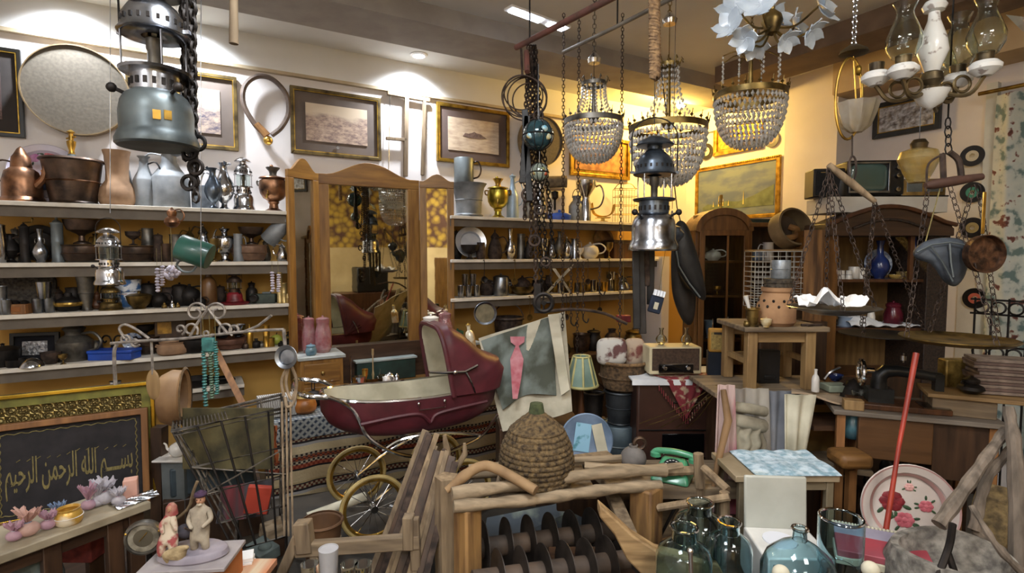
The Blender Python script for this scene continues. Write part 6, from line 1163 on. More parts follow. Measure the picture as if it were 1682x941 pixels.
m=MB();m.sheet(lambda u,v:((u-.5)*(W_+.06),.15-v*.36 if v<.9 else-.185,zt+.008 if v<.9 else zt+.008-(v-.9)*.25),10,20,.008);one('white_table_cloth','white cloth covering the top of the brown heater','cloth',m,WHITEC,(t.location.x,t.location.y,0))
m=MB();n_=24
def tri(u,v):
 w_=.16*(1-max(0,v-.15)/.85*(1.0));x=.03+(u-.5)*2*w_*.95;s=v*.34
 return(x,-.05-s if s<.13 else-.185-.004*math.sin(u*20),zt+.018 if s<.13 else zt+.018-(s-.13)*1.0)
m.sheet(tri,24,24,.005);SHAWL=mat('red_shawl','#7e2f35','#b09a80',.95,0,26,.2,lo=.52,hi=.62);sh=one('red_shawl','triangular dark red floral shawl hanging from under the radio','shawl',m,SHAWL,(t.location.x,t.location.y,0))
m=MB()
for k in range(26):u=k/25;e=abs(u-.5)*2;z=zt-.195+e*.18;x=.03+(u-.5)*.29;m.tube([(x,-.19,z),(x+.002,-.192,z-.03)],.0025,4)
m.build('fringe',SHAWL,sh)
def radio_at(loc,W_,H_,D_,rz,label):
 t=T('table_radio',label,'radio',loc,rz=rz)
 m=MB();m.box((0,0,H_/2+.006),(W_,D_,H_));m.build('cream_case',CREAMP,t,bevel=.008)
 m=MB();m.box((0,-D_/2-.001,H_*.55+.006),(W_*.9,.006,H_*.8));m.build('brown_front',mat('radio_cloth','#4d3b2e','#37291f',.8,0,90),t,bevel=.002)
 m=MB();m.box((0,-D_/2-.005,H_*.27),(W_*.66,.006,H_*.28));dl=m.build('dial_glass',mat('black_gloss'),t,bevel=.002)if False else m.build('dial_glass',MC['black_gloss'],t,bevel=.002)
 m=MB();[m.lathe([(0,0),(.012,0),(.010,.014),(0,.015)],16,(s*W_*.22,-D_/2-.008,H_*.3),Matrix.Rotation(PI/2,3,'X'))for s in(-1,1)];m.build('knobs',CHROME,t)
 m=MB();m.box((0,-D_/2-.009,H_*.12),(W_*.66,.004,.008));m.box((0,-D_/2-.009,H_*.44),(W_*.66,.004,.004));m.build('chrome_trim',SILVER,t);return t
v=q3(1109,612,2.78);radio_at((v.x,v.y+.07,zt+.014+.008),88*mpp(2.78),46*mpp(2.78),.14,.03,'cream valve radio with a brown front standing on the brown heater')
zr=zt+.022+46*mpp(2.78)+.008
for px,l in((1087,'clear glass lamp chimney on the left of the radio top'),(1128,'clear glass lamp chimney on the right of the radio top')):
 vessel('lamp_chimney',l,'lamp glass',(q3(px,560,2.84).x,2.85,zr),.09,.03,'bulbvase',GLASS,group='glass lamp chimneys on the radio')
v=q3(1190,580,2.75);t=T('yellow_radio','small yellow portable radio right of the cream valve radio','radio',(v.x,v.y+.05,v.z),rz=-.25);YEL=mat('yellow_plastic','#b88a3a','#96702c',.45,0,5)
m=MB();m.box((0,0,.06),(.125,.07,.12));m.build('case',YEL,t,bevel=.008);m=MB();m.box((-.015,-.037,.06),(.075,.004,.09));m.build('speaker_grille',mat('grille_tan','#a8904f','#7d6a38',.6,0,90),t);m=MB();m.box((-.015,-.04,.1),(.05,.004,.012));m.build('dial',BLACKP,t);m=MB();m.tube([(-.04,.02,.12),(-.04,.02,.17)],.003,5);m.build('aerial',CHROME,t)
stand('denim_covered_post','dark blue cloth covered stand below the yellow radio','stand',(v.x,v.y+.07,0),.12,.09,v.z,mat('dark_denim','#1f2633','#141a24',.95,0,8,.1),-.25)
t=T('thin_rods','five thin bent rods fanning across the brown heater','rods',(0,0,0))
for k,(x,y)in enumerate(((1050,696),(1085,702),(1110,703),(1128,703),(1060,700))):
 m=MB();a=q3(1178,632+k*3,2.5);b=q3(x,y,2.66);m.tube(curve([a,a.lerp(b,.5)-Vector((0,0,.02)),b],14),.002,5);m.build('rod',DBRASS,t)
LB2=LEATHER;t=T('saddle_bag','large black leather saddle bag hanging before the white board','bag',(0,0,0))
m=MB();pl=[(1108,372),(1118,362),(1130,372),(1140,400),(1152,440),(1160,488),(1148,490),(1130,470),(1112,440),(1104,400)]
def blob(pl,Y0,th,mm,nm,parent,zs=1.):
 cx_=sum(p[0]for p in pl)/len(pl);cy_=sum(p[1]for p in pl)/len(pl);m=MB();rings=[]
 P=[Vector((x,y))for x,y in pl];Q=[]
 for i in range(len(P)):
  a,b,c,d=P[i-1],P[i],P[(i+1)%len(P)],P[(i+2)%len(P)]
  for k in range(4):u=k/4;Q.append(.5*((2*b)+(c-a)*u+(2*a-5*b+4*c-d)*u*u+(3*b-a-3*c+d)*u**3))
 C=Vector((cx_,cy_));vs=[];lays=[(0.0,1),(.45,.92),(.8,.7),(1,.35)];n=len(Q)
 for sgn in(-1,1):
  for dd,sc_ in(lays if sgn==-1 else lays[1:]):
   for q in Q:p=C+(q-C)*sc_;vs.append(q3(p.x,p.y,Y0+sgn*dd*th/2))
 vs+=[q3(C.x,C.y,Y0-th/2),q3(C.x,C.y,Y0+th/2)];fs=[]
 seq=[3,2,1,0,4,5,6]
 for A,B in zip(seq,seq[1:]):
  for k in range(n):k2=(k+1)%n;fs.append((A*n+k,A*n+k2,B*n+k2,B*n+k))
 for k in range(n):k2=(k+1)%n;fs.append((7*n,3*n+k2,3*n+k));fs.append((7*n+1,6*n+k,6*n+k2))
 m.add(vs,fs);return m.build(nm,mm,parent,sharp=60)
blob(pl,2.6,.07,LB2,'flap',t);blob([(1104,405),(1112,440),(1130,470),(1142,480),(1142,510),(1136,532),(1122,528),(1106,490),(1102,445)],2.68,.08,mat('dark_leather','#2a2522','#141211',.55,0,14,.3),'pouch',t)
m=MB();m.tube([q3(x,y,2.565)for x,y in[(1110,375),(1109,400),(1115,437),(1132,465),(1150,488)]],.004,6);m.build('edge_stitching',GREYM,t)
m=MB();m.tube([q3(1118,364,2.6),q3(1112,340,2.6),q3(1080,60,2.5)],.003,5);m.build('strap',LEATHER,t)
def hlantern(label,px,y0,y1,wpx,Y,tank,hood,tallx=1.,**k):
 b=q3(px,y1,Y);tp=q3(px,y0,Y);return lantern('hanging_lantern',label,b,tp.z-b.z,wpx*mpp(Y)/2,tank,hood,**k)
hlantern('dark steel pressure lantern hanging below the second chandelier',1073,222,412,80,2.25,NICKEL,BLUED,glass=False)
m=MB();m.tube([q3(1075,214,2.25),q3(1078,-150,2.25)],.002,5);one('hanging_wire','wire holding the dark steel lantern','wire',m,STEEL)
v=q3(1103,412,2.45);vessel('blue_lantern_tank','small blue steel lantern tank beside the dark steel lantern','lantern tank',v,.13,.055,'urn',BLUED,'A')
m=MB();m.tube([v+Vector((0,0,.19)),v+Vector((0,0,1.3))],.0015,4);one('hanging_wire','wire holding the small blue lantern tank','wire',m,STEEL)
t=T('leather_strap_column','thick dark leather straps and harness hanging in a column below the steel lantern','harness',(0,0,0))
for k,(x0,x1,y0,y1)in enumerate(((1044,1046,412,540),(1052,1056,405,548),(1060,1062,410,470),(1070,1068,405,500))):
 m=MB();a,b=q3(x0,y0,2.3+.02*k),q3(x1,y1,2.3+.02*k);bar(m,a,b,.03,.012,(0,1,0));m.build('strap',(LEATHER,MC['dark_leather'],RUST,LEATHER)[k],t,bevel=.003)
v=q3(1077,500,2.3);t=T('blue_tag_bag','small dark blue printed pouch with a white frill hanging on a string','pouch',v,rot=(0,.25,0));m=MB();m.box((0,0,0),(.055,.02,.075));m.build('pouch_body',mat('navy_cloth','#1c2638','#111827',.9,0,20),t,bevel=.006)
m=MB();m.sheet(lambda u,v:((u-.5)*.05,-.012+.006*math.sin(u*25),.038+v*.025),20,4,.002);m.build('white_frill',WHITEC,t);m=MB();m.box((0,-.011,-.005),(.018,.002,.03));m.build('pale_print',CREAMC,t);m=MB();m.tube([(0,0,.05),(-.04,0,.4)],.001,4);m.build('string',THREAD,t)
# ================================================================ arched display cabinet by the corner
t=T('arched_cabinet','dark oak display cabinet with an arched glass door near the corner','cabinet',(q3(1240,470,3.9).x,3.9,0),rz=-.0);X=lambda px:q3(px,470,3.9).x-t.location.x;Z=lambda py,px=1180:q3(px,py,3.9).z
x0,x1,x2=X(1142),X(1232),X(1338);zT=Z(372);zA=Z(346);D_=.26;CAB=wood('cabinet_oak','#855a2b','#573716',.45)
m=MB();m.box(((x0+x2)/2,D_,zT/2),(x2-x0,.02,zT));m.build('back_panel',DARKW,t)
for x in(x0+.012,x1,x2-.012):m=MB();m.box((x,D_/2+.01,zT/2),(.025,D_,zT));m.build('side_panel',CAB,t,bevel=.003)
m=MB();m.box(((x1+x2)/2,D_/2,zT+.012),(x2-x1+.06,D_+.05,.03));m.build('right_cornice',CAB,t,bevel=.004)
n=16;cxm=(x0+x1)/2;hw_=(x1-x0)/2+.01;out=[(cxm-hw_*math.cos(PI*k/n),zT-.04+(zA-zT+.05)*math.sin(PI*k/n)+.01)for k in range(n+1)];inn_=[(cxm-(hw_-.035)*math.cos(PI*k/n),zT-.045+(zA-zT+.015)*math.sin(PI*k/n))for k in range(n+1)]
m=MB();m.arch(out,inn_,-.02,.0);m.build('arch_moulding',CAB,t);m=MB();m.prism([(cxm-hw_*math.cos(PI*k/n),zT-.04+(zA-zT+.05)*math.sin(PI*k/n)+.01)for k in range(n+1)],.0,D_);m.build('arched_top',CAB,t)
for zz in(Z(430),Z(487),Z(560),Z(620)):m=MB();m.box(((x0+x2)/2,D_/2+.01,zz),(x2-x0-.03,D_-.02,.016));m.build('inner_shelf',CAB,t)
dz0,dz1=Z(598),Z(378)
o=[(x0+.02,dz0),(x1-.02,dz0),(x1-.02,dz1),(x0+.02,dz1),(x0+.02,dz0)];i_=[(x0+.06,dz0+.05),(x1-.06,dz0+.05),(x1-.06,dz1-.04),(x0+.06,dz1-.04),(x0+.06,dz0+.05)]
m=MB();m.arch(o,i_,-.022,-.002);dr=m.build('glass_door',CAB,t,smooth=False,bevel=.003);m=MB();m.box((cxm,-.01,(dz0+dz1)/2),(x1-x0-.11,.003,dz1-dz0-.08));m.build('door_glass',GLASS,dr);m=MB();m.box((cxm+.02,-.026,(dz0+dz1)/2),(.014,.008,dz1-dz0-.08));m.build('door_muntin',CAB,dr)
m=MB();m.box(((x0+x2)/2,-.0,Z(620)/2),(x2-x0,.02,Z(620)));m.build('lower_door',CAB,t)
for px,zz,yt,wp,pf,mm,pt,nm,l in((1170,Z(430),408,26,'teapot',CERAM,'lR','white_teapot','white teapot behind the arched glass door'),(1178,Z(487),470,12,'goblet',BRASS,'','brass_goblet','little brass goblet behind the arched glass door'),(1195,Z(487),472,14,'goblet',GLASS,'','wine_glass','little glass goblet behind the arched glass door'),(1195,Z(560),520,14,'bulbvase',CERAM,'','white_vase','white figurine-like vase low behind the arched glass door'),(1166,Z(560),526,16,'vase',mat('pale_blue_china','#8fa0b5','#6b7d95',.3,0,9),'','blue_vase','pale blue vase low behind the arched glass door'),(1260,Z(430),398,20,'tankard',CERAM,'L','white_mug','white mug on the cabinet shelf beside the wire cage'),(1243,Z(430),410,22,'pot',BLUECER if False else MC['pale_blue_china'],'L','blue_cup','pale blue cup on the cabinet shelf beside the wire cage')):
 p=q3(px,470,4.0);h_=q3(px,yt,4.0).z-zz-.008;vessel(nm,l,{'teapot':'teapot','goblet':'goblet','bulbvase':'vase','vase':'vase','tankard':'mug','pot':'cup'}[pf],(p.x,4.0,zz+.008),max(.03,h_),wp*mpp(4.0)/2,pf,mm,pt)
m=MB();m.box((0,0,0),(.22,.1,.03));one('green_book','dark green flat case lying on top of the arched cabinet','case',m,mat('dark_green'),(q3(1232,358,4.0).x,4.02,zT+.042))if False else one('green_book','dark green flat case lying on top of the arched cabinet','case',m,MC['dark_green'],(q3(1236,358,4.0).x,4.0,zT+.043))
vessel('gilt_candlestick','bright gold candlestick standing behind the arched top in front of the painting','candlestick',(q3(1184,350,4.1).x,4.1,zA-.035),.17,.04,'stick',GOLD,'2')
vessel('gold_rim_glass','clear glass with gold rim on the left shoulder of the arched cabinet','glass',(q3(1150,352,4.05).x,4.05,zT-.03),.12,.05,'beaker',GLASS,'R',hm=GOLD)
# ================================================================ large open cabinet at the right
YC=3.0;t=T('open_cabinet','tall dark wooden cabinet with an arched carved cornice and open shelves','cabinet',(q3(1442,470,YC).x,YC,0));X=lambda px:q3(px,470,YC).x-t.location.x;Z=lambda py:q3(1442,py,YC).z
x0,x1=X(1348),X(1556);xd=X(1522);D_=.32;zT=Z(376);zP=Z(332);
m=MB();m.box(((x0+x1)/2,D_,zT/2),(x1-x0,.016,zT));m.build('back_panel',wood('back_wood','#85683d','#604726',.6),t)
for nm,a,b in(('left_side',X(1350),X(1376)),('right_side',X(1522),X(1558))):m=MB();m.box(((a+b)/2,D_/2,zT/2),(b-a,D_,zT));m.build(nm,CARVED if nm=='right_side' else CAB,t,bevel=.004)
pts=[(-.34,0),(-.33,.03)]+[(-.30+.60*k/14,.03+.085*math.sin(PI*k/14))for k in range(15)]+[(.33,.03),(.36,0),(.36,-.04),(-.34,-.04)]
m=MB();m.M=Matrix.Translation(((x0+x1)/2-.02,0,zT));m.prism(pts,-.05,D_*.6);m.build('arched_cornice',DARKWX,t,bevel=.004)
m=MB();m.M=Matrix.Translation(((x0+x1)/2-.02,0,zT));m.tube([(-.345,-.055,.02)]+[(-.30+.60*k/14,-.06,.035+.085*math.sin(PI*k/14))for k in range(15)]+[(.365,-.055,.02)],.012,8);m.build('cornice_moulding',WALN,t)
m=MB();m.M=Matrix.Translation(((x0+x1)/2-.02,0,zT));m.tube([(-.2+.40*k/12,-.055,-.0+.05*math.sin(PI*k/12))for k in range(13)],.008,8);m.build('carved_arc',CARVED,t)
for py in(459,540,618):m=MB();m.box(((X(1376)+X(1522))/2,D_/2+.01,Z(py)-.008),(X(1522)-X(1376),D_-.03,.016));m.build('inner_shelf',WALN,t)
m=MB();m.box(((x0+x1)/2,.03,Z(618)/2),(x1-x0,.03,Z(618)-.02));m.build('lower_front',DARKW,t)
m=MB();m.box((X(1498),.02,(Z(376)+Z(459))/2),(.02,.02,Z(376)-Z(459)));m.build('divider',WALN,t)
m=MB();a=q3(1338,378,2.85);m.tube([(a.x,a.y,1.2),(a.x,a.y,a.z)],[.05,.055],6);one('split_log_post','split pale log post standing left of the open cabinet','log',m,mat('split_log','#8a6238','#4f361f',.8,0,6,.5,stretch=(8,8,.6)))
m=MB();m.box((0,0,0),(.1,.12,1.2));one('log_plinth','dark plinth carrying the split log post','plinth',m,DARKW,(a.x,a.y,.6))
def C(px,py0,yt,wp,pf,mm,pt,nm,cat,l,Y=None,**k):
 Y=Y or YC+.12;zz=Z(py0);p=q3(px,py0,Y);h_=q3(px,yt,Y).z-zz;return vessel(nm,l,cat,(p.x,Y,zz),max(.02,h_),wp*mpp(Y)/2,pf,mm,pt,**k)
v=q3(1447,459,YC+.2);plate('white_plate','blue and white plate standing behind the blue vase','plate',(v.x,YC+.24,Z(459)+.085),.085,MC['delft'],(PI/2-.1,0,0),.012)
C(1444,459,395,30,'bulbvase',BLUECER,'','blue_vase','vase','deep blue long-necked vase in the open cabinet')
vessel('amber_dish','low amber yellow glass dish right of the blue vase','dish',(q3(1466,459,YC+.1).x,YC+.08,Z(459)),.025,.035,'bowl',AMBER)
for k,(px,l)in enumerate(((1369,'first small blue-and-white cup from the left in the open cabinet'),(1379,'second small blue-and-white cup from the left in the open cabinet'),(1391,'third small blue-and-white cup from the left in the open cabinet'))):C(px+3,459,444,11,'tankard',CERAM,'D','small_cup','cup',l,Y=YC+.06,hm=BLUECER,group='small cups in the open cabinet')
C(1402,459,438,16,'cyl',CERAM,'','white_canister','canister','white ceramic canister behind the small cups');C(1415,459,440,12,'tankard',CERAM,'R','white_mug','mug','white mug right of the small blue-and-white cups')
for px,l in((1478,'amber glass cup near the divider'),(1490,'second amber glass cup beside the divider')):C(px,459,446,11,'beaker',AMBER,'','amber_cup','cup',l,group='amber glass cups in the open cabinet')
t=T('blue_flower_picture','small blue flower picture in a pale frame in the open cabinet','picture',(q3(1513,400,YC+.1).x-.0,YC+.1,Z(398)));m=MB();m.box((0,0,0),(.1,.012,.12));m.build('frame',PINE,t,bevel=.002);m=MB();m.box((0,-.007,0),(.08,.004,.1));m.build('print',mat('blue_flowers','#3c4a8a','#b9b6d6',.5,0,22,lo=.5,hi=.6),t)
C(1388,540,520,26,'tankard',MC['pale_blue_china'],'R','blue_mug','mug','pale blue mug behind the scale pan');C(1430,540,508,12,'jar',CERAM,'K','lidded_jar','jar','small white jar with red lid on the lower shelf of the open cabinet',hm=REDM)
C(1466,540,500,28,'jar',mat('dark_red_glass','#5e1c2a','#3b1019',.2,0,10),'K','red_jar','jar','dark red jar with a raised pattern on the lower shelf of the open cabinet')
m=MB();m.sheet(lambda u,v:((u-.5)*.42,(v-.5)*.16-.02,.012+.045*max(0,math.sin(u*5.2+.5))*math.sin(PI*v)**.5+.006*math.sin(u*30+v*9)),40,12,.004);one('crumpled_white_cloth','crumpled white cloth on the lower shelf of the open cabinet','cloth',m,WHITEC,(q3(1445,538,YC+.1).x,YC+.13,Z(540)))
zt0=zT+.05
m=MB();m.box((0,0,0),(.68,.24,.09));wb=one('white_plinth_board','white board box on top of the open cabinet carrying the television','board',m,mat('white_board'),(t.location.x-.07,0,0))if False else one('white_plinth_board','white board box on top of the open cabinet carrying the television','board',m,MC['white_board'],(q3(1440,340,3.2).x,3.22,Z(333)+.0),bevel=.002)
ztv=Z(333)+.045
def spk(px,w_,h_,l):
 t=T('black_speaker',l,'speaker',(q3(px,330,3.15).x,3.2,ztv),rz=-.15);m=MB();m.box((0,0,h_/2),(w_,.14,h_));m.build('case',BLACKP,t,bevel=.006);m=MB();m.box((0,-.072,h_/2),(w_*.86,.006,h_*.86));m.build('grille',mat('speaker_cloth','#202226','#131417',.9,0,120),t,bevel=.003);m=MB();m.box((-.03,-.077,h_*.86),(.04,.002,.005));m.build('badge',SILVER,t);return t
spk(1361,.17,.165,'small black speaker box at the left on the open cabinet');
m=MB();m.lathe([(0,0),(.05,0),(.055,.01),(.05,.11),(0,.115)],20);one('black_lamp_drum','round black drum between the speaker and the television','drum',m,BLACKP,(q3(1390,325,3.1).x,3.16,ztv))
t=T('portable_television','small portable television with a grey-green screen and two dials','television',(q3(1440,325,3.1).x,3.18,ztv+.01),rz=-.1);W_,H_=88*mpp(3.1),56*mpp(3.1)
m=MB();m.box((0,.02,H_/2),(W_,.2,H_));m.build('case',BLACKP,t,bevel=.01)
m=MB();m.ball((0,0,0),1,24,14);sw,sh_=W_*.33,H_*.40;m.v=[Vector((math.copysign(abs(p.x)**.45,p.x)*sw,p.y*.012,math.copysign(abs(p.z)**.45,p.z)*sh_))for p in m.v];o=m.build('screen',mat('tv_screen','#4f6660','#3f544f',.08,0,2,coat=.8),t);o.location=(-W_*.13,-.08,H_*.5)
m=MB();m.arch([(-W_*.49,.01),(W_*.23,.01),(W_*.23,H_-.01),(-W_*.49,H_-.01),(-W_*.49,.01)],[(-W_*.46,.022),(W_*.2,.022),(W_*.2,H_-.022),(-W_*.46,H_-.022),(-W_*.46,.022)],-.094,-.08);m.build('screen_bezel',STEEL,t,bevel=.002)
for z_ in(.78,.55,.15):m=MB();m.lathe([(0,0),(.017 if z_>.3 else.012,0),(.013,.016),(0,.018)],18,(W_*.37,-.082,H_*z_),Matrix.Rotation(PI/2,3,'X'));m.build('dial_knob',NICKEL,t)
t=T('cassette_player','silver cassette player under the hanging scale beam','cassette player',(q3(1523,322,3.1).x,3.18,ztv),rz=-.1);m=MB();m.box((0,0,.055),(.24,.12,.1));m.build('case',SILVER,t,bevel=.005);m=MB();m.box((-.05,-.062,.06),(.08,.004,.06));m.box((.06,-.062,.06),(.08,.004,.06));m.build('speaker_grilles',GREYM,t);m=MB();m.box((0,0,.004),(.26,.14,.008));m.build('base_plate',BLACKP,t)
v=q3(1298,376,3.3);t=T('wooden_sieve_drum','deep round wooden drum, open side forward, tilted above the wire cage','drum',v,rot=(1.25,.15,.2));m=MB();R0=.108;m.lathe([(R0,-.05),(R0+.01,-.05),(R0+.012,.05),(R0,.05),(R0,-.05)],36);m.build('hoop',mat('hoop_wood2','#84704f','#5b4a33',.7,0,7,.2),t);m=MB();m.lathe([(0,-.045),(R0,-.045),(R0,-.04),(0,-.04)],30);m.build('drum_bottom',mat('drum_dark','#5a4b3b','#3b3027',.8,0,5,.2),t)
m=MB();m.tube(curve([(.02,.03,-.03),(.05,.0,.0),(.02,-.05,.01),(-.04,-.07,.0)],12),.02,8);m.build('leather_pad',mat('tan_leather'),t)if False else m.build('leather_pad',MC['tan_leather'],t)
v=q3(1278,505,3.15);t=T('wire_cage','rectangular galvanised wire cage behind the terracotta jar','cage',v,rz=-.15);m=MB();gw,gh,gd=.33,.33,.22
for k in range(12):z=gh*k/11;m.tube([(-gw/2,-gd/2,z),(gw/2,-gd/2,z),(gw/2,gd/2,z),(-gw/2,gd/2,z)],.0026,5,True)
CW=mat('pale_wire','#c9c7bf','#a5a298',.5,0,20)
for k in range(9):x=-gw/2+gw*k/8;m.tube([(x,-gd/2,0),(x,-gd/2,gh)],.0022,5);m.tube([(x,gd/2,0),(x,gd/2,gh)],.0022,5)
m.build('wire_mesh',CW,t);m=MB();m.box((0,0,gh+.006),(gw,gd,.01));m.build('wooden_lid',PINEX,t);stand('cage_stand','dark stand carrying the wire cage','stand',(v.x,v.y,0),.3,.2,v.z,DARKW)
# ================================================================ pine stool-table with the terracotta jar
YS=2.45;zt=q3(1285,535,YS).z;zb=q3(1285,638,YS).z
t=T('pine_stool','rough pine stool with square legs carrying the terracotta jar','stool',(q3(1285,535,YS).x,YS+.12,zb));W_=128*mpp(YS);hh=zt-zb
m=MB();m.box((0,0,hh-.012),(W_+.03,.34,.024));m.build('seat_board',OLDWX,t,bevel=.005)
for sx in(-1,1):
 for sy in(-1,1):m=MB();m.box((sx*(W_/2-.03)-(.03 if sx>0 and sy<0 else 0),sy*.13,(hh-.024)/2),(.046,.046,hh-.024));m.build('leg',PINE,t,bevel=.004)
for z_,y_ in((hh-.05,-.13),(hh-.05,.13),(hh*.4,.13)):m=MB();m.box((0,y_,z_),(W_-.06,.018,.05 if z_>hh*.6 else.022));m.build('rail',PINEX,t,bevel=.003)
for sx in(-1,1):m=MB();m.box((sx*(W_/2-.03),0,hh*.42),(.02,.22,.025));m.build('side_rail',PINE,t)
v=(q3(1278,530,YS).x,YS+.02,zt);t=T('terracotta_jar','round terracotta jar pierced with a row of holes on the pine stool','jar',v);H_=q3(1278,472,YS).z-zt;R0=30*mpp(YS);vbody(H_,R0,'jar',32).build('body',mat('terracotta','#b08862','#8a6546',.85,0,9,.1),t);m=MB()
for k in range(11):
 a=2*PI*k/11+.1
 for dz,da in((.66,0),(.52,.28)):m.ball((R0*(.92 if dz>.6 else 1.0)*math.cos(a+da),R0*(.92 if dz>.6 else 1.0)*math.sin(a+da),H_*dz),(.006,.006,.007),8,5)
m.build('pierced_holes',IRON,t)
z2=zt+H_;v=(q3(1283,470,YS).x,YS+.02,z2);o=vessel('carved_round_box','dark carved round box on top of the terracotta jar','box',v,.04,23*mpp(YS),'cyl',mat('carved_box','#5a4f40','#2e2820',.7,.2,70,.6),'D');
v=(q3(1288,450,YS).x,YS+.03,z2+.04);vessel('grey_tin','grey printed tin standing on the carved round box','tin',v,.085,15*mpp(YS),'cyl',mat('grey_tin_print','#9aa0a4','#7c8286',.4,.4,40),'D')
v=(q3(1233,528,YS).x,YS-.02,zt);t=vessel('brass_mortar','brass mortar with a pale pestle on the pine stool','mortar',v,.085,.033,'mort',DBRASS,'D');m=MB();m.tube([(.0,0,.03),(-.02,0,.09),(-.035,0,.14)],[.008,.007,.011],8);m.build('pestle',CERAM,t)
vessel('white_shell','white and ochre shell-like dish between the mortar and the terracotta jar','dish',(q3(1250,529,YS).x,YS-.05,zt),.035,.024,'bowl',mat('ochre_white','#d8cba8','#b38f4a',.5,0,20),'K')
vessel('small_brass_pot','tiny brass pot at the left stool corner','pot',(q3(1222,531,YS).x,YS-.03,zt),.025,.015,'pot',DBRASS)
m=MB();m.tube([(-.05,0,0),(.05,.01,0)],.006,6);m.tube([(-.03,-.015,0),(.04,.02,0)],.005,6);one('iron_tools','thin iron tools lying at the right end of the pine stool','tools',m,RUST,(q3(1330,533,YS).x,YS-.02,zt+.006))
m=MB();m.box((0,0,.08),(.1,.05,.16));m.box((0,-.026,.03),(.05,.006,.02));one('black_metal_case','black metal case standing under the pine stool','case',m,BLACKP,(q3(1280,630,YS).x,YS+.12,zb),bevel=.004)
vessel('white_flask','small white glass bottle before the pine stool legs','bottle',(q3(1337,640,2.35).x,2.34,q3(1337,642,2.35).z),.1,.016,'bottle',CERAM)
zc2=zb;t=T('cloth_cabinet','low cabinet with a grey plank top under the pine stool, hung with cloths','cabinet',(q3(1285,640,YS).x-.03,YS+.1,0));m=MB();m.box((0,0,zc2-.012),(.62,.36,.024));m.build('plank_top',OLDWX,t,bevel=.004);m=MB();m.box((0.03,.02,(zc2-.024)/2),(.5,.3,zc2-.024));m.build('cabinet_body',DARKW,t)
def drape(label,nm,x0,x1,y0,y1,Y,mm,amp=.02,fq=4.,ph=0.,th=.006,cat='cloth'):
 m=MB();m.sheet(lambda u,v:q3(x0[0]+(x1[0]-x0[0])*u+((x0[1]-x0[0])*(1-u)+(x1[1]-x1[0])*u)*v,y0+(y1-y0)*v,Y)+Vector((0,amp*math.sin(u*fq*2*PI+ph)*(.25+.75*v)+.3*amp*math.sin(u*fq*5.3),0)),60,16,th);return one(nm,label,cat,m,mm)
MARB=mat('grey_white_cloth','#b8b2a6','#77706a',.9,0,5,.15,stretch=(1,1,.5));PNK=mat('pink_streaked','#b9a09a','#8f4a56',.9,0,5,.1,stretch=(2.5,2.5,.5),lo=.48,hi=.62)
drape('pink streaked pale scarf hanging on the left of the draped cabinet','pink_scarf',(1180,1170),(1206,1212),632,880,2.14,PNK,.012,2)
drape('grey-white marbled cloth hanging in folds below the pine stool','marbled_cloth',(1198,1196),(1262,1266),638,775,2.24,MARB,.018,3)
drape('grey blue cloth hanging in folds in the middle of the draped cabinet','grey_cloth',(1258,1255),(1305,1300),642,770,2.26,mat('grey_blue_cloth','#8d9097','#6b6e76',.9,0,4),.015,2.4,1)
drape('cream cloth hanging at the right corner of the draped cabinet','cream_cloth',(1290,1292),(1340,1318),648,772,2.2,CREAMC,.016,2,.5)
m=MB();m.tube([q3(1188,640,2.12),q3(1196,690,2.1),q3(1178,765,2.08),q3(1172,800,2.08)],[.012,.016,.012,.009],10);one('wooden_club','brown wooden club leaning against the pink scarf','club',m,mat('club_wood','#8d6e4c','#5f472e',.6,0,6,.1))
t=T('rolled_bundle','grey-beige rolled cloth bundle with fringes before the marbled cloth','cloth bundle',(0,0,0));m=MB()
m.tube(curve([q3(1208,668,2.19),q3(1235,672,2.17),q3(1256,676,2.19)],12),.022,10);m.tube(curve([q3(1206,690,2.18),q3(1230,694,2.16),q3(1254,700,2.18)],12),.028,10);m.sheet(lambda u,v:q3(1204+52*u,690+68*v,2.17)+Vector((.006*math.sin(v*14),-.02*math.sin(PI*u)-.008*math.sin(u*18+v*3),0)),30,12,.008)
m.build('cloth_roll',mat('bundle_cloth','#a39c88','#6e6656',.95,0,10,.5),t)
# ================================================================ sewing table and machine
YT=2.15;A_=q3(1370,672,YT);B_=q3(1660,700,1.95);zt=(A_.z+B_.z)/2;an=math.atan2(B_.y-A_.y,B_.x-A_.x);L=(B_-A_).xy.length
t=T('sewing_table','wooden sewing table with a long grey top at the right','table',(A_.x,A_.y,0),rz=an)
m=MB();m.box((L/2,.17,zt-.01),(L,.34,.02));m.build('tabletop',wood('grey_top','#7a7064','#574d43',.7,ax='x'),t,bevel=.004)
m=MB();m.box((L*.38,.03,zt-.02-.085),(L*.44,.03,.17));m.build('front_panel',wood('panel_brown','#5e3f22','#4a3018',.5,ax='x'),t,bevel=.004);m=MB();m.box((L*.76,.17,zt-.13),(L*.32,.3,.22));m.build('drawer_box',DARKW,t)
m=MB();m.box((.1,.2,zt-.14),(.012,.28,.24));m.build('side_board',ORNW,t);m=MB();m.box((.06,.2,zt-.27),(.2,.28,.02));m.build('lower_board',OLDWX,t)
for x in(.03,L-.04):
 for y in(.03,.3):m=MB();m.box((x,y,(zt-.02)/2),(.03,.03,zt-.02));m.build('leg',ORNW,t)
def ont(px,dy=.12):
 o0=Vector((A_.x-math.sin(an)*dy,A_.y+math.cos(an)*dy,0));nn=Vector((-math.sin(an),math.cos(an),0));rr=ray(px,690);k=(o0-Vector((0,0,EYE))).dot(nn)/rr.dot(nn);p=Vector((0,0,EYE))+rr*k;p.z=zt;return p
v=ont(1470,.12);t=T('sewing_machine','old dark sewing machine with a bright hand wheel on the grey table','sewing machine',v,rz=an);SM=mat('machine_black','#2f3234','#1a1c1e',.35,.4,12,.05)
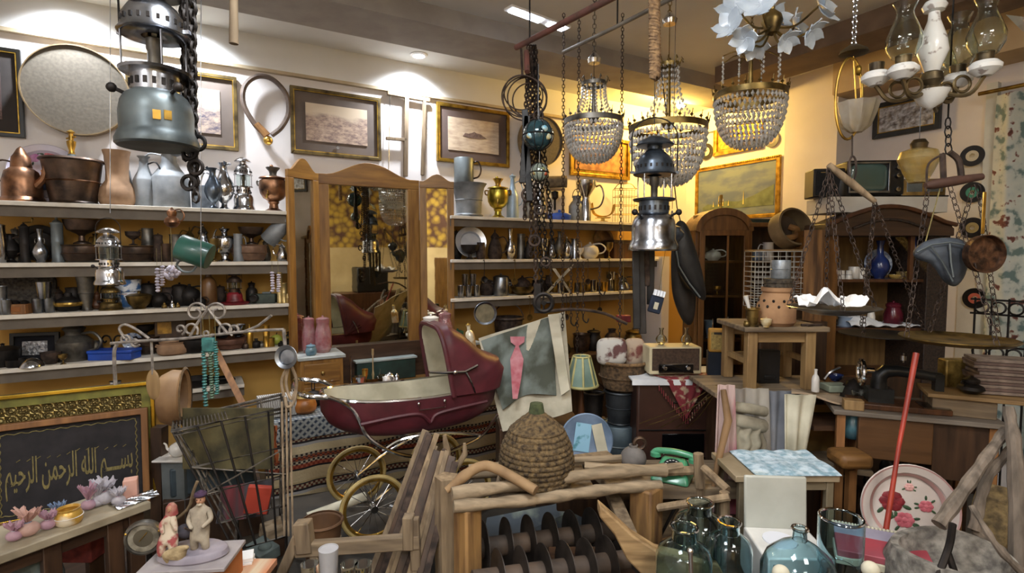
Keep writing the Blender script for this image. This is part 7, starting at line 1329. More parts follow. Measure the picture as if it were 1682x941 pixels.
m=MB();m.box((0,0,.012),(.34,.14,.024));m.build('wooden_base',WALN,t,bevel=.004)
m=MB();m.box((-.06,0,.05),(.09,.07,.06));m.tube([(-.06,0,.05),(-.062,0,.1),(-.06,0,.13),(-.04,0,.152),(0,0,.155),(.06,0,.15),(.12,0,.142),(.15,0,.138)],[.034,.03,.029,.028,.024,.021,.02,.019],12);m.build('arm_body',SM,t)
m=MB();m.box((.14,0,.115),(.03,.04,.075));m.tube([(.14,0,.08),(.14,0,.03)],.004,6);m.build('needle_head',SM,t);m=MB();m.torus((-.125,0,.14),.05,.009,'x',28,8);m.tube([(-.125,0,.15),(-.08,0,.15)],.012,10);[m.tube([(-.125,0,.15),(-.125,.043*math.cos(a),.15+.043*math.sin(a))],.004,5)for a in(0,2.1,4.2)];m.build('hand_wheel',CHROME,t);m=MB();m.tube([(.02,0,.19),(.02,0,.23)],.003,6);m.lathe([(0,0),(.012,0),(.012,.02),(0,.02)],12,(.02,0,.2));m.build('spool_pin',NICKEL,t);m=MB();m.box((.12,-.02,.026),(.09,.1,.004));m.build('needle_plate',NICKEL,t)
m=MB();m.tube(curve([(-.2,.02,.15),(-.24,0,.13),(-.26,-.0,.1)],10),.006,6);m.build('crank',NICKEL,t)
m=MB();m.box((0,0,.02),(.07,.05,.04));one('small_wooden_box','small brown wooden box at the left end of the grey table','box',m,PINE,ont(1400,.04),rz=an,bevel=.003)
for nm,l,px,dy,h_,r_,pf,mm,cat in(('black_iron','dark lump-like flat iron behind the sewing machine wheel',1400,.28,.08,.06,'dome',IRON,'iron'),('glass_bowl','clear glass bowl left of the sewing machine',1412,.16,.05,.035,'bowl',GLASS,'bowl'),('copper_box','reddish copper pot behind the machine needle head',1535,.22,.07,.045,'pot',COPPER,'pot')):vessel(nm,l,cat,ont(px,dy),h_,r_,pf,mm,'K' if pf=='pot' else '')
v=ont(1588,.14);t=T('wooden_crate','rough pale wooden crate with a plank top at the right end of the grey table','crate',v,rz=an-.1);m=MB();m.box((-.03,0,.035),(.2,.16,.07));m.build('crate_body',OLDWX,t,bevel=.004);m=MB();m.box((.02,0,.078),(.34,.2,.016));m.build('plank_top',PINEX,t,bevel=.003)
zz=zt+.088;rnd=random.Random(5)
v=ont(1640,.16)
for k in range(11):
 m=MB();m.box((0,0,0),(.2+rnd.uniform(-.01,.01),.12,.011));one('wafer_box',f'thin grey-brown flat box, {["lowest","second","third","fourth","fifth","sixth","seventh","eighth","ninth","tenth","topmost"][k]} from below in the stack at the right','box',m,mat('flat_box_a','#6b5750','#4d3d38',.6,0,20)if k%2 else mat('flat_box_b','#8a7a6e','#5f5149',.6,0,20),(v.x+rnd.uniform(-.006,.006),v.y,zz+.007+k*.0125),rz=an+rnd.uniform(-.05,.05),group='stack of thin flat boxes',bevel=.001)
vessel('dark_cast_figure','dark cast iron lump figure before the flat box stack','ornament',ont(1592,.1)+Vector((0,0,.088)),.07,.045,'gourd',IRON,'2')
v=ont(1566,.24);t=T('gold_tea_tin','tarnished gold patterned tin behind the wooden crate','tin',v+Vector((0,0,.0)));m=MB();m.box((0,0,.1),(.12,.05,.2));m.build('tin_body',mat('gold_pattern','#a58a4a','#6a5528',.4,.5,30,.3),t,bevel=.006)
m=MB();m.box((0,0,0),(.13,.12,.06));one('round_stool_top','brown round-edged wooden stool top under the table edge','stool',m,wood('stool_brown','#7c5526','#4f3415',.6,ax='x'),q3(1395,752,2.1),bevel=.02);m=MB();p=q3(1398,770,2.12);m.box((0,0,0),(.03,.03,p.z));one('stool_post','orange wooden post under the round-edged stool top','post',m,ORNW,(p.x,p.y,p.z/2))
vessel('blue_glass_globe','dark blue-green glass globe under the left end of the grey table','globe',q3(1400,718,2.2),.1,.045,'pot',mat('globe_glass','#4a7480','#1f3038',.1,0,8,coat=.5))
for px,py,w_ in((1345,700,.16),):m=MB();m.box((0,0,0),(.2,.02,.26));one('yellow_cupboard_side','yellow-brown wooden panel between the cream cloth and the grey table','panel',m,mat('yellow_panel','#94682a','#5f4a22',.6,0,3),q3(1355,710,2.4))
m=MB();m.sheet(lambda u,v:q3(1300+115*u,645+22*u-8*v,2.2+.25*v)+Vector((0,0,.008*math.sin(u*7+v*5))),24,8,.008);one('beige_cover','beige crumpled cover between the draped cabinet and the grey table','cover',m,mat('beige_cover_cloth','#b39f84','#94806a',.9,0,5,.2))
m=MB();m.box((0,0,0),(.26,.25,.02));p=q3(1360,672,2.32);one('cover_shelf','board beneath the beige crumpled cover','board',m,DARKWX,p-Vector((0,0,.045)))
m=MB();m.box((0,0,0),(.1,.08,.03));one('pale_box','pale green-grey flat box on the beige cover','box',m,mat('pale_green_box','#8a9482','#6f786a',.7,0,12),q3(1372,636,2.4),bevel=.004)
vessel('blue_lump_bowl','small dark blue bowl behind the pale green-grey box','bowl',q3(1372,625,2.55),.03,.035,'bowl',BLUECER)
# ================================================================ hanging things
def up(px,py,Y,r=.0015,top=ZC):p=q3(px,py,Y);return[p,Vector((p.x,p.y,top))]
v=q3(260,243,1.25);BL=lantern('hanging_lantern','large grey pressure lantern with brass badges hanging close at the top',v,268*mpp(1.25),59*mpp(1.25),mat('aged_nickel','#6c7474','#3f4546',.4,.65,9,.08),NICKEL,glass=False)
for a,z in((-1.0,.06),(-.72,.062)):R0=59*mpp(1.25)*.885;m=MB();m.box((R0*math.cos(a),R0*math.sin(a),z),(.003,.015,.02),(0,0,a));m.build('brass_badge',BRASS,BL)
t=T('iron_chain_bunch','thick bunch of dark rusty chains hanging right of the big lantern','chains',(0,0,0));rnd=random.Random(2)
for x0,x1,y1 in((296,312,240),(306,318,290),(314,322,330),(303,308,200),(318,316,310),(300,305,262),(310,314,280),(306,309,225),(312,320,300)):m=MB();chainmb(m,q3(x1,y1,1.3+rnd.random()*.08),q3(x0,-60,1.32),.026,.0036,0,8);m.build('chain',IRON,t)
for x,y in((312,250),(322,275),(310,300),(326,235)):m=MB();m.torus(q3(x,y,1.3),.016,.005,'yx'[x%2],16,6);m.build('shackle',IRON,t)
m=MB();m.tube([q3(384,72,1.5),q3(384,-90,1.5)],[.012,.009],10);one('hanging_club','dark wooden rod hanging down from the ceiling between two photographs','rod',m,OLDW)
m=MB();m.tube([q3(848,78,2.75),q3(1010,-6,2.1),q3(1120,-70,1.8)],.014,12);one('ceiling_rail','rusty red pipe slanting under the ceiling above the hanging chains','pipe',m,mat('red_oxide','#7d4f46','#59423a',.7,.2,12,.1))
m=MB();m.tube([q3(925,86,2.95),q3(1010,45,2.6),q3(1110,-6,2.25)],.010,10);one('ceiling_rail','thin grey pipe slanting under the ceiling beside the rope','pipe',m,mat('grey_pipe','#8c857a','#6d665c',.6,.3))
for x,y,Y in((870,66,2.62),(1014,42,2.6),(1000,0,2.15)):m=MB();m.tube(up(x,y,Y),.004,6);one('ceiling_rod',f'thin iron rod holding the slanting pipes to the ceiling near the {["red pipe end","grey pipe middle","red pipe middle"][[870,1014,1000].index(x)]}','rod',m,IRON)
t=T('thick_rope','thick twisted brown rope hanging from the ceiling above the steel lantern','rope',(0,0,0));a,b=q3(1074,-60,1.9),q3(1076,128,1.9);m=MB()
for ph in(0,PI):m.tube([a.lerp(b,k/170)+Vector((.010*math.cos(ph+k*.62),.010*math.sin(ph+k*.62),0))for k in range(171)],.0115,6)
m.build('rope_strands',ROPEM,t);m=MB();m.tube(up(1074,-50,1.9),.006,6);m.build('hook',IRON,t)
t=T('wire_hoops','bunch of thin wire hoops hanging from the red pipe','hoops',(0,0,0))
for k,(x,y,r)in enumerate(((858,158,33),(862,162,35),(866,160,32),(856,152,28),(870,165,28))):m=MB();m.torus(q3(x,y,2.62+.012*k),r*mpp(2.62),.0035,'y',40,6);m.build('hoop',RUST,t)
m=MB();m.tube([q3(858,125,2.62),q3(856,80,2.68)],.006,6);m.build('hook',RUST,t)
t=T('chain_cluster','cluster of long rusty chains and hooks hanging from the red pipe before the right shelves','chains',(0,0,0));rnd=random.Random(8)
for x0,x1,y1,r in((872,868,330,.004),(876,872,420,.0035),(880,880,500,.004),(868,862,360,.0035),(876,890,480,.003),(878,898,440,.003),(870,856,300,.004),(878,908,400,.003),(872,886,260,.004)):m=MB();chainmb(m,q3(x1,y1,2.6+rnd.random()*.1),q3(x0,75,2.68),.028,r,0,8);m.build('chain',RUST if r>.0032 else IRON,t)
for x,y,r in((884,190,.022),(872,208,.018),(868,320,.03),(885,345,.02),(878,395,.025),(862,285,.02),(896,430,.02)):m=MB();m.torus(q3(x,y,2.58),r,.006,'y',18,6);m.build('iron_ring',RUST,t)
for x0,y0,x1,y1 in((862,180,870,330),(866,190,858,300)):m=MB();bar(m,q3(x0,y0,2.57),q3(x1,y1,2.57),.03,.01,(0,1,0));m.build('leather_strap',LEATHER,t,bevel=.002)
m=MB();m.tube([q3(865,85,2.68),q3(866,118,2.62)],.014,8);m.build('pipe_stub',MC['red_oxide'],t)
def ballm(nm,l,px,py,rpx,Y,cols,nb=3):
 t=T(nm,l,'glass ball',q3(px,py,Y));r=rpx*mpp(Y);m=MB();m.ball((0,0,0),r,24,16);x=m.build('globe',mat('ball_'+nm+str(px),cols[0],cols[1],.08,.2,22,0,kind='voronoi',lo=.1,hi=.5,coat=.6),t);m=MB()
 for k in range(5):c=Matrix.Rotation(k*PI/5,3,'Z');m.tube([c@Vector((r*1.01*math.cos(a),0,r*1.01*math.sin(a)))for a in[2*PI*j/24 for j in range(24)]],.0022,5,True)
 m.torus((0,0,0),r*1.01,.003,'z',24,5);m.build('lead_cames',IRON,t);m=MB()
 for a,e,c in((-2.2,-.2,0),(-1.2,.25,1),(-.9,-.25,1)):m.ball((r*.93*math.cos(a)*math.cos(e),r*.93*math.sin(a)*math.cos(e),r*.93*math.sin(e)),(r*.25,r*.14,r*.22),8,5)
 m.build('light_facets',mat('facet'+str(px),cols[2],cols[3],.1,.1,30),t);m=MB();m.tube([(0,0,r),(0,0,r+.25)],.002,5);m.build('wire',STEEL,t)
ballm('stained_glass_ball','dark stained glass ball with blue and gold facets before the dark sieve',884,222,25,2.5,('#141a1e','#2b4a52','#c9a94a','#7fc0dc'))
ballm('mosaic_glass_ball','smaller mosaic glass ball with a red patch below the stained glass one',886,283,15,2.5,('#5a5f58','#8f9a8c','#a8442c','#6f8a5a'))
v=q3(893,497,2.55);t=T('iron_gear','dark iron pulley wheel hanging at the foot of the chain cluster','pulley',v);m=MB();m.torus((0,0,0),.042,.011,'y',28,8);m.build('wheel_rim',IRON,t);m=MB();m.tube([(0,-.02,0),(0,.02,0)],.012,10);[m.tube([(0,0,0),(.04*math.cos(a),0,.04*math.sin(a))],.005,5)for a in(0,1.57,3.14,4.71)];m.build('hub_spokes',IRON,t);m=MB();bar(m,(-.03,.0,-.05),(-.03,0,.09),.03,.012,(0,1,0));m.build('bracket',IRON,t)
for x,y0,y1,l in((905,330,455,'thin chain with a hook left of the white teapot'),(938,420,520,'thin chain with a hook before the small metal cups'),(958,430,515,'thin chain hanging before the brown box'),(985,425,470,'short chain with a ring below the brown box'),(924,380,560,'long thin chain hanging beside the tapestry'),(1018,425,545,'long thin chain hanging left of the leather straps'),(948,490,570,'thin chain holding a small dark hook over the lampshade')):
 t=T('hook_chain',l,'chain',(0,0,0));p=q3(x,y0,3.0);m=MB();chainmb(m,q3(x,y1,3.0),Vector((p.x,p.y,ZC-.1))if y1>540 else p,.026,.0022,0,6);m.build('links',RUST,t);m=MB();m.tube(curve([q3(x,y1,3.0),q3(x,y1+10,3.0),q3(x+6,y1+15,3.0),q3(x+9,y1+8,3.0)],10),.004,6);m.build('hook',IRON,t)
m=MB();m.tube(curve([q3(893,512,2.75),q3(940,508,2.75),q3(990,514,2.75),q3(1030,532,2.75)],16),.008,8);one('iron_yoke','long bent iron rod hanging across behind the tapestry','rod',m,RUST)
def octa(m,c,r,h):x,y,z=c;m.add([(x,y,z+h),(x,y,z-h),(x+r,y,z),(x,y+r,z),(x-r,y,z),(x,y-r,z)],[(0,2,3),(0,3,4),(0,4,5),(0,5,2),(1,3,2),(1,4,3),(1,5,4),(1,2,5)])
def chandelier(label,px,Y,yring,rring,ybot,ycrown,rcrown,ytop,met,strands=True,pend=False):
 c=q3(px,yring,Y);k_=mpp(Y);R=rring*k_;zc=(q3(px,ycrown,Y).z-c.z);zb_=q3(px,ybot,Y).z-c.z;rc=rcrown*k_;zt_=q3(px,ytop,Y).z-c.z
 t=T('crystal_chandelier',label,'chandelier',c);m=MB();m.lathe([(R,-.006),(R+.006,-.006),(R+.006,.02),(R,.02),(R,-.006)],40);m.build('ring_band',met,t)
 m=MB();n=max(14,int(R*120))
 for k in range(n):a=2*PI*k/n;m.lathe([(.0,0),(.009,.009),(.0,.018)],6,((R+.004)*math.cos(a),(R+.004)*math.sin(a),.022));m.tube([((R+.006)*math.cos(a),(R+.006)*math.sin(a),.02),((R+.012)*math.cos(a),(R+.012)*math.sin(a),.055)],.002,4)
 tag(m.build('crown_points',met,t),kind='stuff')
 m=MB();rows=11
 for j in range(rows):
  u=(j+.5)/rows;r=R*math.cos(u*PI/2*.93)**.75;z=zb_*math.sin(u*PI/2*.97)**1.0;nn=max(6,int(2*PI*r/.021))
  for k in range(nn):a=2*PI*(k+.5*(j%2))/nn;octa(m,(r*math.cos(a),r*math.sin(a),z-.008),.0092,.0155)
 tag(m.build('crystal_basket',CRYS,t,smooth=False),kind='stuff')
 m=MB()
 for j in range(1,10,2):u=j/rows;r=R*math.cos(u*PI/2*.93)**.75;m.torus((0,0,zb_*math.sin(u*PI/2*.97)),r,.002,'z',30,4)
 m.build('basket_wires',met,t)
 if strands:
  m=MB();n=16
  for k in range(n):
   a=2*PI*k/n
   for j in range(12):u=j/11;r=rc+(R-rc)*(u**3.0);z=zc*(1-u);octa(m,(r*math.cos(a),r*math.sin(a),z),.006,.0085)
  tag(m.build('crystal_strands',CRYS,t,smooth=False),kind='stuff');m=MB()
  m.lathe([(rc,zc-.004),(rc+.004,zc-.004),(rc+.004,zc+.014),(rc,zc+.014)],24)
  for k in range(10):a=2*PI*k/10;m.tube([((rc+.003)*math.cos(a),(rc+.003)*math.sin(a),zc+.01),((rc+.012)*math.cos(a),(rc+.012)*math.sin(a),zc+.035),((rc+.02)*math.cos(a),(rc+.02)*math.sin(a),zc+.02)],.003,5)
  m.build('crown',met,t)
 if pend:
  m=MB()
  for k in range(8):a=2*PI*k/8;m.tube(curve([(0,0,zc-.02),(rc*.5*math.cos(a),rc*.5*math.sin(a),zc+.02),(rc*math.cos(a),rc*math.sin(a),zc)],8),.003,5)
  m.build('arms',met,t);m=MB()
  for k in range(8):
   a=2*PI*k/8
   for j in range(6):octa(m,(rc*math.cos(a),rc*math.sin(a),zc-.008-j*.021),.006+.002*(j==5),.009)
  tag(m.build('crystal_pendants',CRYS,t,smooth=False),kind='stuff')
 m=MB();m.lathe([(0,.0),(.02,.01),(.03,.03),(.012,.05),(.008,zc),(.02,zc+.02),(.006,zc+.04),(0,zc+.04)],14);m.build('stem',met,t)
 m=MB();m.lathe([(0,zt_),(.03,zt_),(.035,zt_+.02),(.01,zt_+.05),(0,zt_+.05)],16);m.build('canopy_cup',SILVER,t);m=MB();chainmb(m,(0,0,zt_+.04),(0,0,ZC-c.z),.03,.002,0,6);m.tube([(0,0,zc+.03),(0,0,zt_)],.002,4);m.build('chain',met,t)
 return t
chandelier('crystal chandelier with a slim beaded neck, nearest the hanging chain cluster',975,2.75,203,46,262,140,19,104,PEWTER)
chandelier('large crystal basket chandelier behind the steel lantern',1097,2.5,214,60,300,110,16,40,DBRASS)
chandelier('crystal chandelier with a plain ring and hanging pendants on brass arms',1232,2.55,160,54,238,92,45,60,DBRASS,strands=False,pend=True)
t=T('flower_chandelier','chandelier of frosted glass flowers on bronze stems at the top edge','chandelier',q3(1268,45,1.9));PET=mat('frosted_petal','#dfe8f0','#b9c6d2',.25,0,12,.1,trans=.45)
m=MB();m.lathe([(0,-.03),(.02,-.02),(.035,.02),(.03,.04),(.008,.06),(.006,ZC-t.location.z)],14);m.build('bronze_stem',DBRASS,t);rnd=random.Random(6)
for k,(x,y,dy,s)in enumerate(((1210,15,.05,1.1),(1250,8,-.1,1.15),(1200,45,-.02,.9),(1225,62,-.05,.8),(1345,10,-.02,1.2),(1305,45,.05,.9),(1330,52,-.08,.8),(1290,65,-.05,.7),(1180+60,75,.08,.8),(1275,30,.12,.9))):
 c=q3(x,y,1.9+dy)-t.location;out=c.normalized();f=MB();Rm=Vector((out.x*.7,-.6,.25 if y<50 else-.5)).to_track_quat('Z','Y').to_matrix()
 for j in range(6):
  a=2*PI*j/6
  def pf(u,v,a=a):w_=.026*s*math.sin(PI*min(1,u*.96+.04))**.8*(v-.5)*2;r=.062*s*u;return c+Rm@Vector((r*math.cos(a)-w_*math.sin(a),r*math.sin(a)+w_*math.cos(a),.03*s*(u**1.6)*1.0+.006*v))
  f.sheet(pf,5,4,.0025)
 f.build('glass_flower',PET,t);m=MB();m.tube(curve([(0,0,0),c*.5+Vector((0,0,-.03)),c],8),.004,6);m.build('bronze_arm',DBRASS,t)
HC=q3(1530,128,1.85);t=T('porcelain_chandelier','porcelain and bronze chandelier with clear hurricane glasses','chandelier',HC);k_=mpp(1.85)
PORC=mat('painted_porcelain','#dcdbd6','#9a8f88',.25,0,26,coat=.5,lo=.6,hi=.66);BRZ=metal('bronze','#7a6a4c','#40372a',.45,.8)
m=MB();m.lathe([(0,.02),(.022,.02),(.028,.04),(.045,.085),(.038,.13),(.018,.19),(.016,.215),(.03,.22),(.036,.235),(.028,.25),(0,.26)],24);m.build('porcelain_column',PORC,t)
m=MB();m.lathe([(0,.02),(.03,.015),(.035,-.01),(.02,-.03),(.026,-.045),(0,-.05)],20);m.build('bronze_hub',BRZ,t);m=MB();m.lathe([(0,-.11),(.01,-.1),(.035,-.085),(.05,-.055),(.055,-.045),(.02,-.04),(0,-.04)],24);m.build('porcelain_bowl',PORC,t)
m=MB();m.tube([(0,0,.25),(0,0,ZC-HC.z)],.003,6);m.build('rod',BRZ,t)
for px,ytp,dy,gl in((1484,95,-.05,1),(1574,98,.04,1),(1618,100,-.08,1),(1440,100,.02,0),(1545,92,.2,1)):
 c=q3(px,ytp,1.85+dy)-HC;m=MB();d=Vector((c.x,c.y,0));m.tube(curve([(0,0,-.01),d*.35+Vector((0,0,-.06)),d*.75+Vector((0,0,-.07)),d*1.0+Vector((0,0,-.02))],16),.007,6);m.torus(d*.6+Vector((0,0,-.035)),.026,.005,'y',18,6);arm=m.build('scrolled_arm',BRZ,t)
 b=d+Vector((0,0,-.02));m=MB();m.lathe([(0,0),(.02,.0),(.044,.02),(.046,.032),(.034,.045),(0,.05)],22,b);m.build('porcelain_cup',PORC,arm);m=MB();m.lathe([(0,.045),(.022,.045),(.024,.075),(0,.08)],16,b);m.build('burner',BRZ,arm)
 if gl:m=MB();m.lathe([(.034,.07),(.05,.1),(.052,.13),(.04,.165),(.026,.2),(.024,.215),(.036,.245),(.034,.245),(.022,.215),(.0245,.2),(.038,.165),(.05,.13),(.048,.1),(.032,.07),(.034,.07)],26,b);m.build('hurricane_glass',GLASS,arm)
v=q3(1398,200,2.05);t=T('hoop_pendant_lamp','brass oval hoop pendant lamp with a fluted glass shade','pendant lamp',v);m=MB();m.M=Matrix.Translation((-.012,0,.085));m.torus((0,0,0),.05,.005,'y',36,8,3.0);m.build('oval_hoop',BRASS,t)
m=MB();H_=.11;pr_=[];n=40
m.lathe([(.02,-.04),(.045,-.02),(.062,.03),(.072,.07),(.069,.07),(.058,.03),(.042,-.016),(.018,-.036),(.02,-.04)],n);m.v=[Vector((p.x*(1+.05*math.cos(10*math.atan2(p.y,p.x))),p.y*(1+.05*math.cos(10*math.atan2(p.y,p.x))),p.z))for p in m.v];x=m.build('fluted_shade',mat('fluted_glass','#efe9dc','#cdbfa2',.15,0,10,trans=.55),t);x.location=(.02,0,.0)
m=MB();m.lathe([(0,.245),(.05,.25),(.045,.262),(.01,.285),(0,.285)],20);m.build('canopy',BRZ,t);m=MB();chainmb(m,(0,0,.28),(0,0,ZC-v.z),.026,.0025,0,8);m.build('chain',SILVER,t);m=MB();m.tube([(0,0,.24),(.01,0,.15),(.02,0,.03)],.003,5);m.ball((.02,0,.19),(.012,.012,.02),8,6);m.build('lamp_cord',GOLD,t)
t=T('long_link_chain','rusty chain with one long link hanging under the hoop lamp to the scale beam','chain',(0,0,0));m=MB();m.tube([q3(1400,222,1.98),q3(1400,258,1.98)],.003,5);m.build('wire',RUST,t);m=MB();a,b=q3(1400,256,1.98),q3(1400,298,1.98);m.tube([((a+b)/2)+Vector((.014*math.cos(q),0,.045*math.sin(q)))for q in[2*PI*j/20 for j in range(20)]],.004,6,True);m.build('long_link',RUST,t)
v=q3(1507,300,2.1);t=T('amber_oil_lamp','amber glass oil lamp globe hanging under the porcelain chandelier','oil lamp',v);m=MB();m.lathe([(0,0),(.03,.0),(.05,.04),(.07,.09),(.06,.12),(.022,.135),(.02,.135),(.055,.118),(.064,.09),(.046,.042),(0,.01)],28);m.build('amber_globe',AMBER,t);m=MB();m.lathe([(0,.13),(.026,.13),(.03,.15),(.02,.165),(0,.165)],16);m.build('collar',BRZ,t);m=MB();m.tube([(0,0,.16),(0,0,.42)],.0015,5);m.build('wire',STEEL,t)
t=T('hanging_scale','rusty balance scale with a slanting wooden beam and a large round pan of white paper','scale',(0,0,0));Y=1.95;a,b=q3(1361,271,Y),q3(1437,331,Y);m=MB();m.tube([a,a.lerp(b,.5),b],[.011,.014,.009],10);m.build('beam',LOGW,t)
pc=q3(1368,506,Y);m=MB();R0=68*mpp(Y);m.lathe([(0,-.018),(R0*.5,-.016),(R0,.006),(R0+.003,.004),(R0*.5,-.021),(0,-.023)],40,pc);m.build('pan',STEEL,t)
for an_ in(-1.9,-.1,1.2,2.8):m=MB();chainmb(m,pc+Vector((R0*.96*math.cos(an_),R0*.96*math.sin(an_),.005)),a-Vector((0,0,.012))if an_<1.3 and an_<0 else a.lerp(b,.02)-Vector((0,0,.012)),.028,.0018,0,6);m.build('chain',RUST,t)
pc2=q3(1448,548,2.2);m=MB();R2=62*mpp(2.2);m.lathe([(0,-.012),(R2,.0),(R2,-.003),(0,-.016)],36,pc2);m.build('pan',IRON,t)
for an_ in(-2.6,-.5,1.5):m=MB();chainmb(m,pc2+Vector((R2*.96*math.cos(an_),R2*.96*math.sin(an_),0)),b,.028,.0018,0,6);m.build('chain',RUST,t)
m=MB();m.tube([q3(1400,296,Y),q3(1400,302,Y)],.008,8);m.build('hook',RUST,t)
m=MB();m.sheet(lambda u,v:pc+Vector(((u-.5)*.21-.02,(v-.5)*.14,.012+.075*max(0,mnoise.noise(Vector((u*3.1,v*2.3,1.7)))+.25)+.01*mnoise.noise(Vector((u*11,v*9,0))))),16,10,.002);one('white_wrapping_paper','crumpled white paper lying in the large round scale pan','paper',m,PAPER,smooth=False)
t=T('iron_scale','dark wooden balance beam with iron arcs and a wide flat brass-grey pan at the right','scale',(0,0,0));Y=1.9;a,b=q3(1520,305,Y),q3(1613,290,Y);m=MB();m.tube([a,a.lerp(b,.15),a.lerp(b,.5),b],[.010,.018,.018,.012],10);m.build('beam',mat('beam_brown','#55382c','#35231b',.7,0,9,.1),t)
for pts,r in(([(1522,305),(1525,270),(1550,252)],.004),([(1548,252),(1550,300)],.010),([(1560,250),(1575,265),(1580,300)],.010)):m=MB();m.tube(curve([q3(x,y,Y)for x,y in pts],12),r,6);m.build('iron_arc',RUST,t)
m=MB();chainmb(m,q3(1558,252,Y),q3(1557,195,Y),.04,.003,0,8);m.tube(up(1557,195,Y),.003,5);m.build('chain',IRON,t)
pc=q3(1572,556,1.9);R0=80*mpp(1.9);m=MB();m.lathe([(0,-.01),(R0*.9,-.008),(R0,.004),(R0,.0),(R0*.9,-.012),(0,-.014)],40,pc);m.build('pan',DBRASS,t)
for x0,an_ in((1525,3.0),(1607,.1),(1560,-1.6),(1600,1.4)):m=MB();chainmb(m,pc+Vector((R0*.96*math.cos(an_),R0*.96*math.sin(an_),0)),q3(x0,305,Y),.032,.002,0,6);m.build('chain',RUST,t)
t=T('leather_mask','blue-grey stitched leather sling pouch hanging before the open cabinet','pouch',(0,0,0));blob([(1500,412),(1520,396),(1555,390),(1585,396),(1592,415),(1586,450),(1570,470),(1550,462),(1530,435),(1505,425)],1.86,.06,mat('blue_grey_leather','#4c545e','#2b3037',.6,0,14,.3),'pouch_body',t)
m=MB();[m.tube([q3(x,y,1.822)for x,y in P],.003,5)for P in([(1506,414),(1530,402),(1560,398),(1584,402)],[(1530,405),(1548,430),(1565,462)],[(1560,400),(1562,430),(1566,455)])];m.build('stitched_seams',GREYM,t);m=MB();m.tube([q3(1520,398,1.86),q3(1545,306,1.9)],.002,5);m.build('string',THREAD,t)
v=q3(1618,417,1.8);t=T('copper_skillet','round engraved copper pan hanging by a bright brass handle before the records','pan',v);R=Matrix.Rotation(PI/2,3,'X');m=MB();R0=30*mpp(1.8);m.lathe([(0,.012),(R0*.95,.012),(R0,-.01),(R0+.003,-.01),(R0+.001,.018),(0,.018)],36,(0,0,0),R@Matrix.Diagonal((1,1,-1)));m.build('pan_body',mat('engraved_copper','#6a4a34','#33241b',.5,.6,45,.5),t);m=MB();m.box((-.012,0,R0+.075),(.012,.004,.14));m.build('brass_handle',BRASS,t,bevel=.002)
m=MB();m.add([q3(1652,24,1.5),q3(1700,30,1.5),q3(1700,62,1.5),q3(1680,52,1.5)]+[q3(x,y,1.515)for x,y in((1652,24),(1700,30),(1700,62),(1680,52))],[(0,1,2,3),(7,6,5,4),(0,4,5,1),(1,5,6,2),(2,6,7,3),(3,7,4,0)]);m.tube([q3(1690,28,1.507),Vector((q3(1690,28,1.5).x,1.507,ZC))],.0015,4);one('glass_lamp_corner','pale blue glass lampshade corner at the upper right edge','lampshade',m,GLASSB,smooth=False)
# ================================================================ foreground right
zt=.5;m=MB();m.box((0,0,-.02),(1.3,.75,.04));tb=T('display_bench','low dark bench in front carrying the glass jars and the white case','bench',(.78,1.5,zt));m.build('bench_top',DARKWX,tb,bevel=.004)
for sx in(-1,1):
 for sy in(-1,1):m=MB();m.box((sx*.6,sy*.33,-.25),(.05,.05,.46));m.build('leg',DARKW,tb)
def gj(px,ytop,wpx,Y,pf,l,mm=GLASSB,parts=''):
 tp=q3(px,ytop,Y);r=wpx*mpp(Y)/2;o=T('glass_jar',l,'jar',(tp.x,Y,zt));h=tp.z-zt;p=PR[pf];th=.0035
 out=[(a*r,b*h)for a,b in p];inn=[(max(a*r-th,.001),max(b*h,th*2))for a,b in p[::-1]if b>.05 and a>0];m=MB();m.lathe(out+inn+[(0,th*2)],36);m.build('glass_body',mm,o);rr=p[-1][0]*r;m=MB();m.torus((0,0,h),rr-.002,.004,'z',30,6);m.build('rolled_rim',mm,o);return o
PR['widejar']=[(0,0),(.92,0),(1,.06),(1,.68),(.88,.77),(.6,.83),(.45,.86),(.44,.96),(.5,1)];PR['demi']=[(0,0),(.9,0),(1,.15),(1,.62),(.85,.74),(.5,.84),(.2,.9),(.18,.97),(.22,1)];PR['cookie']=[(0,0),(.85,0),(.95,.1),(.98,.3),(.8,.44),(.78,.5),(.95,.55),(1,.7),(1,.97),(.97,1)]
gj(1150,826,88,1.72,'widejar','big clear glass jar at the back of the jar group');gj(1124,866,92,1.5,'widejar','wide-shouldered glass jar beside the curved runner');gj(1198,857,76,1.58,'widejar','blue-tinted glass jar left of the white case');gj(1314,868,120,1.42,'demi','round glass demijohn with a narrow neck before the white case');gj(1382,850,70,1.5,'cookie','tall stepped glass jar right of the demijohn')
for x,y,l in((1283,934,'small cream knob in front of the white case'),(1430,928,'round cream ball beside the stepped glass jar')):m=MB();m.ball((0,0,0),.022,16,10);o=one('cream_ball',l,'ball',m,CREAMC,q3(x,y+8,1.35));m=MB();p=o.location;m.tube([(p.x,p.y,zt),(p.x,p.y,p.z-.02)],.014,10);one('ball_peg',l.replace('small cream knob','short peg').replace('round cream ball','thick peg'),'peg',m,PINE)
m=MB();m.tube([q3(1134,905,1.38),q3(1136,960,1.38)],.006,8);m.ball(q3(1134,905,1.38),.009,10,6);one('chrome_spindle','thin chrome spindle before the wide-shouldered glass jar','spindle',m,CHROME)
v=q3(1292,905,1.68);t=T('white_case','open white enamelled record player case with its lid up','record player',(v.x,v.y,zt),rz=-.08);WC=mat('case_cream','#b7b7ad','#9d9d92',.5,0,4);hb=v.z-zt+.03
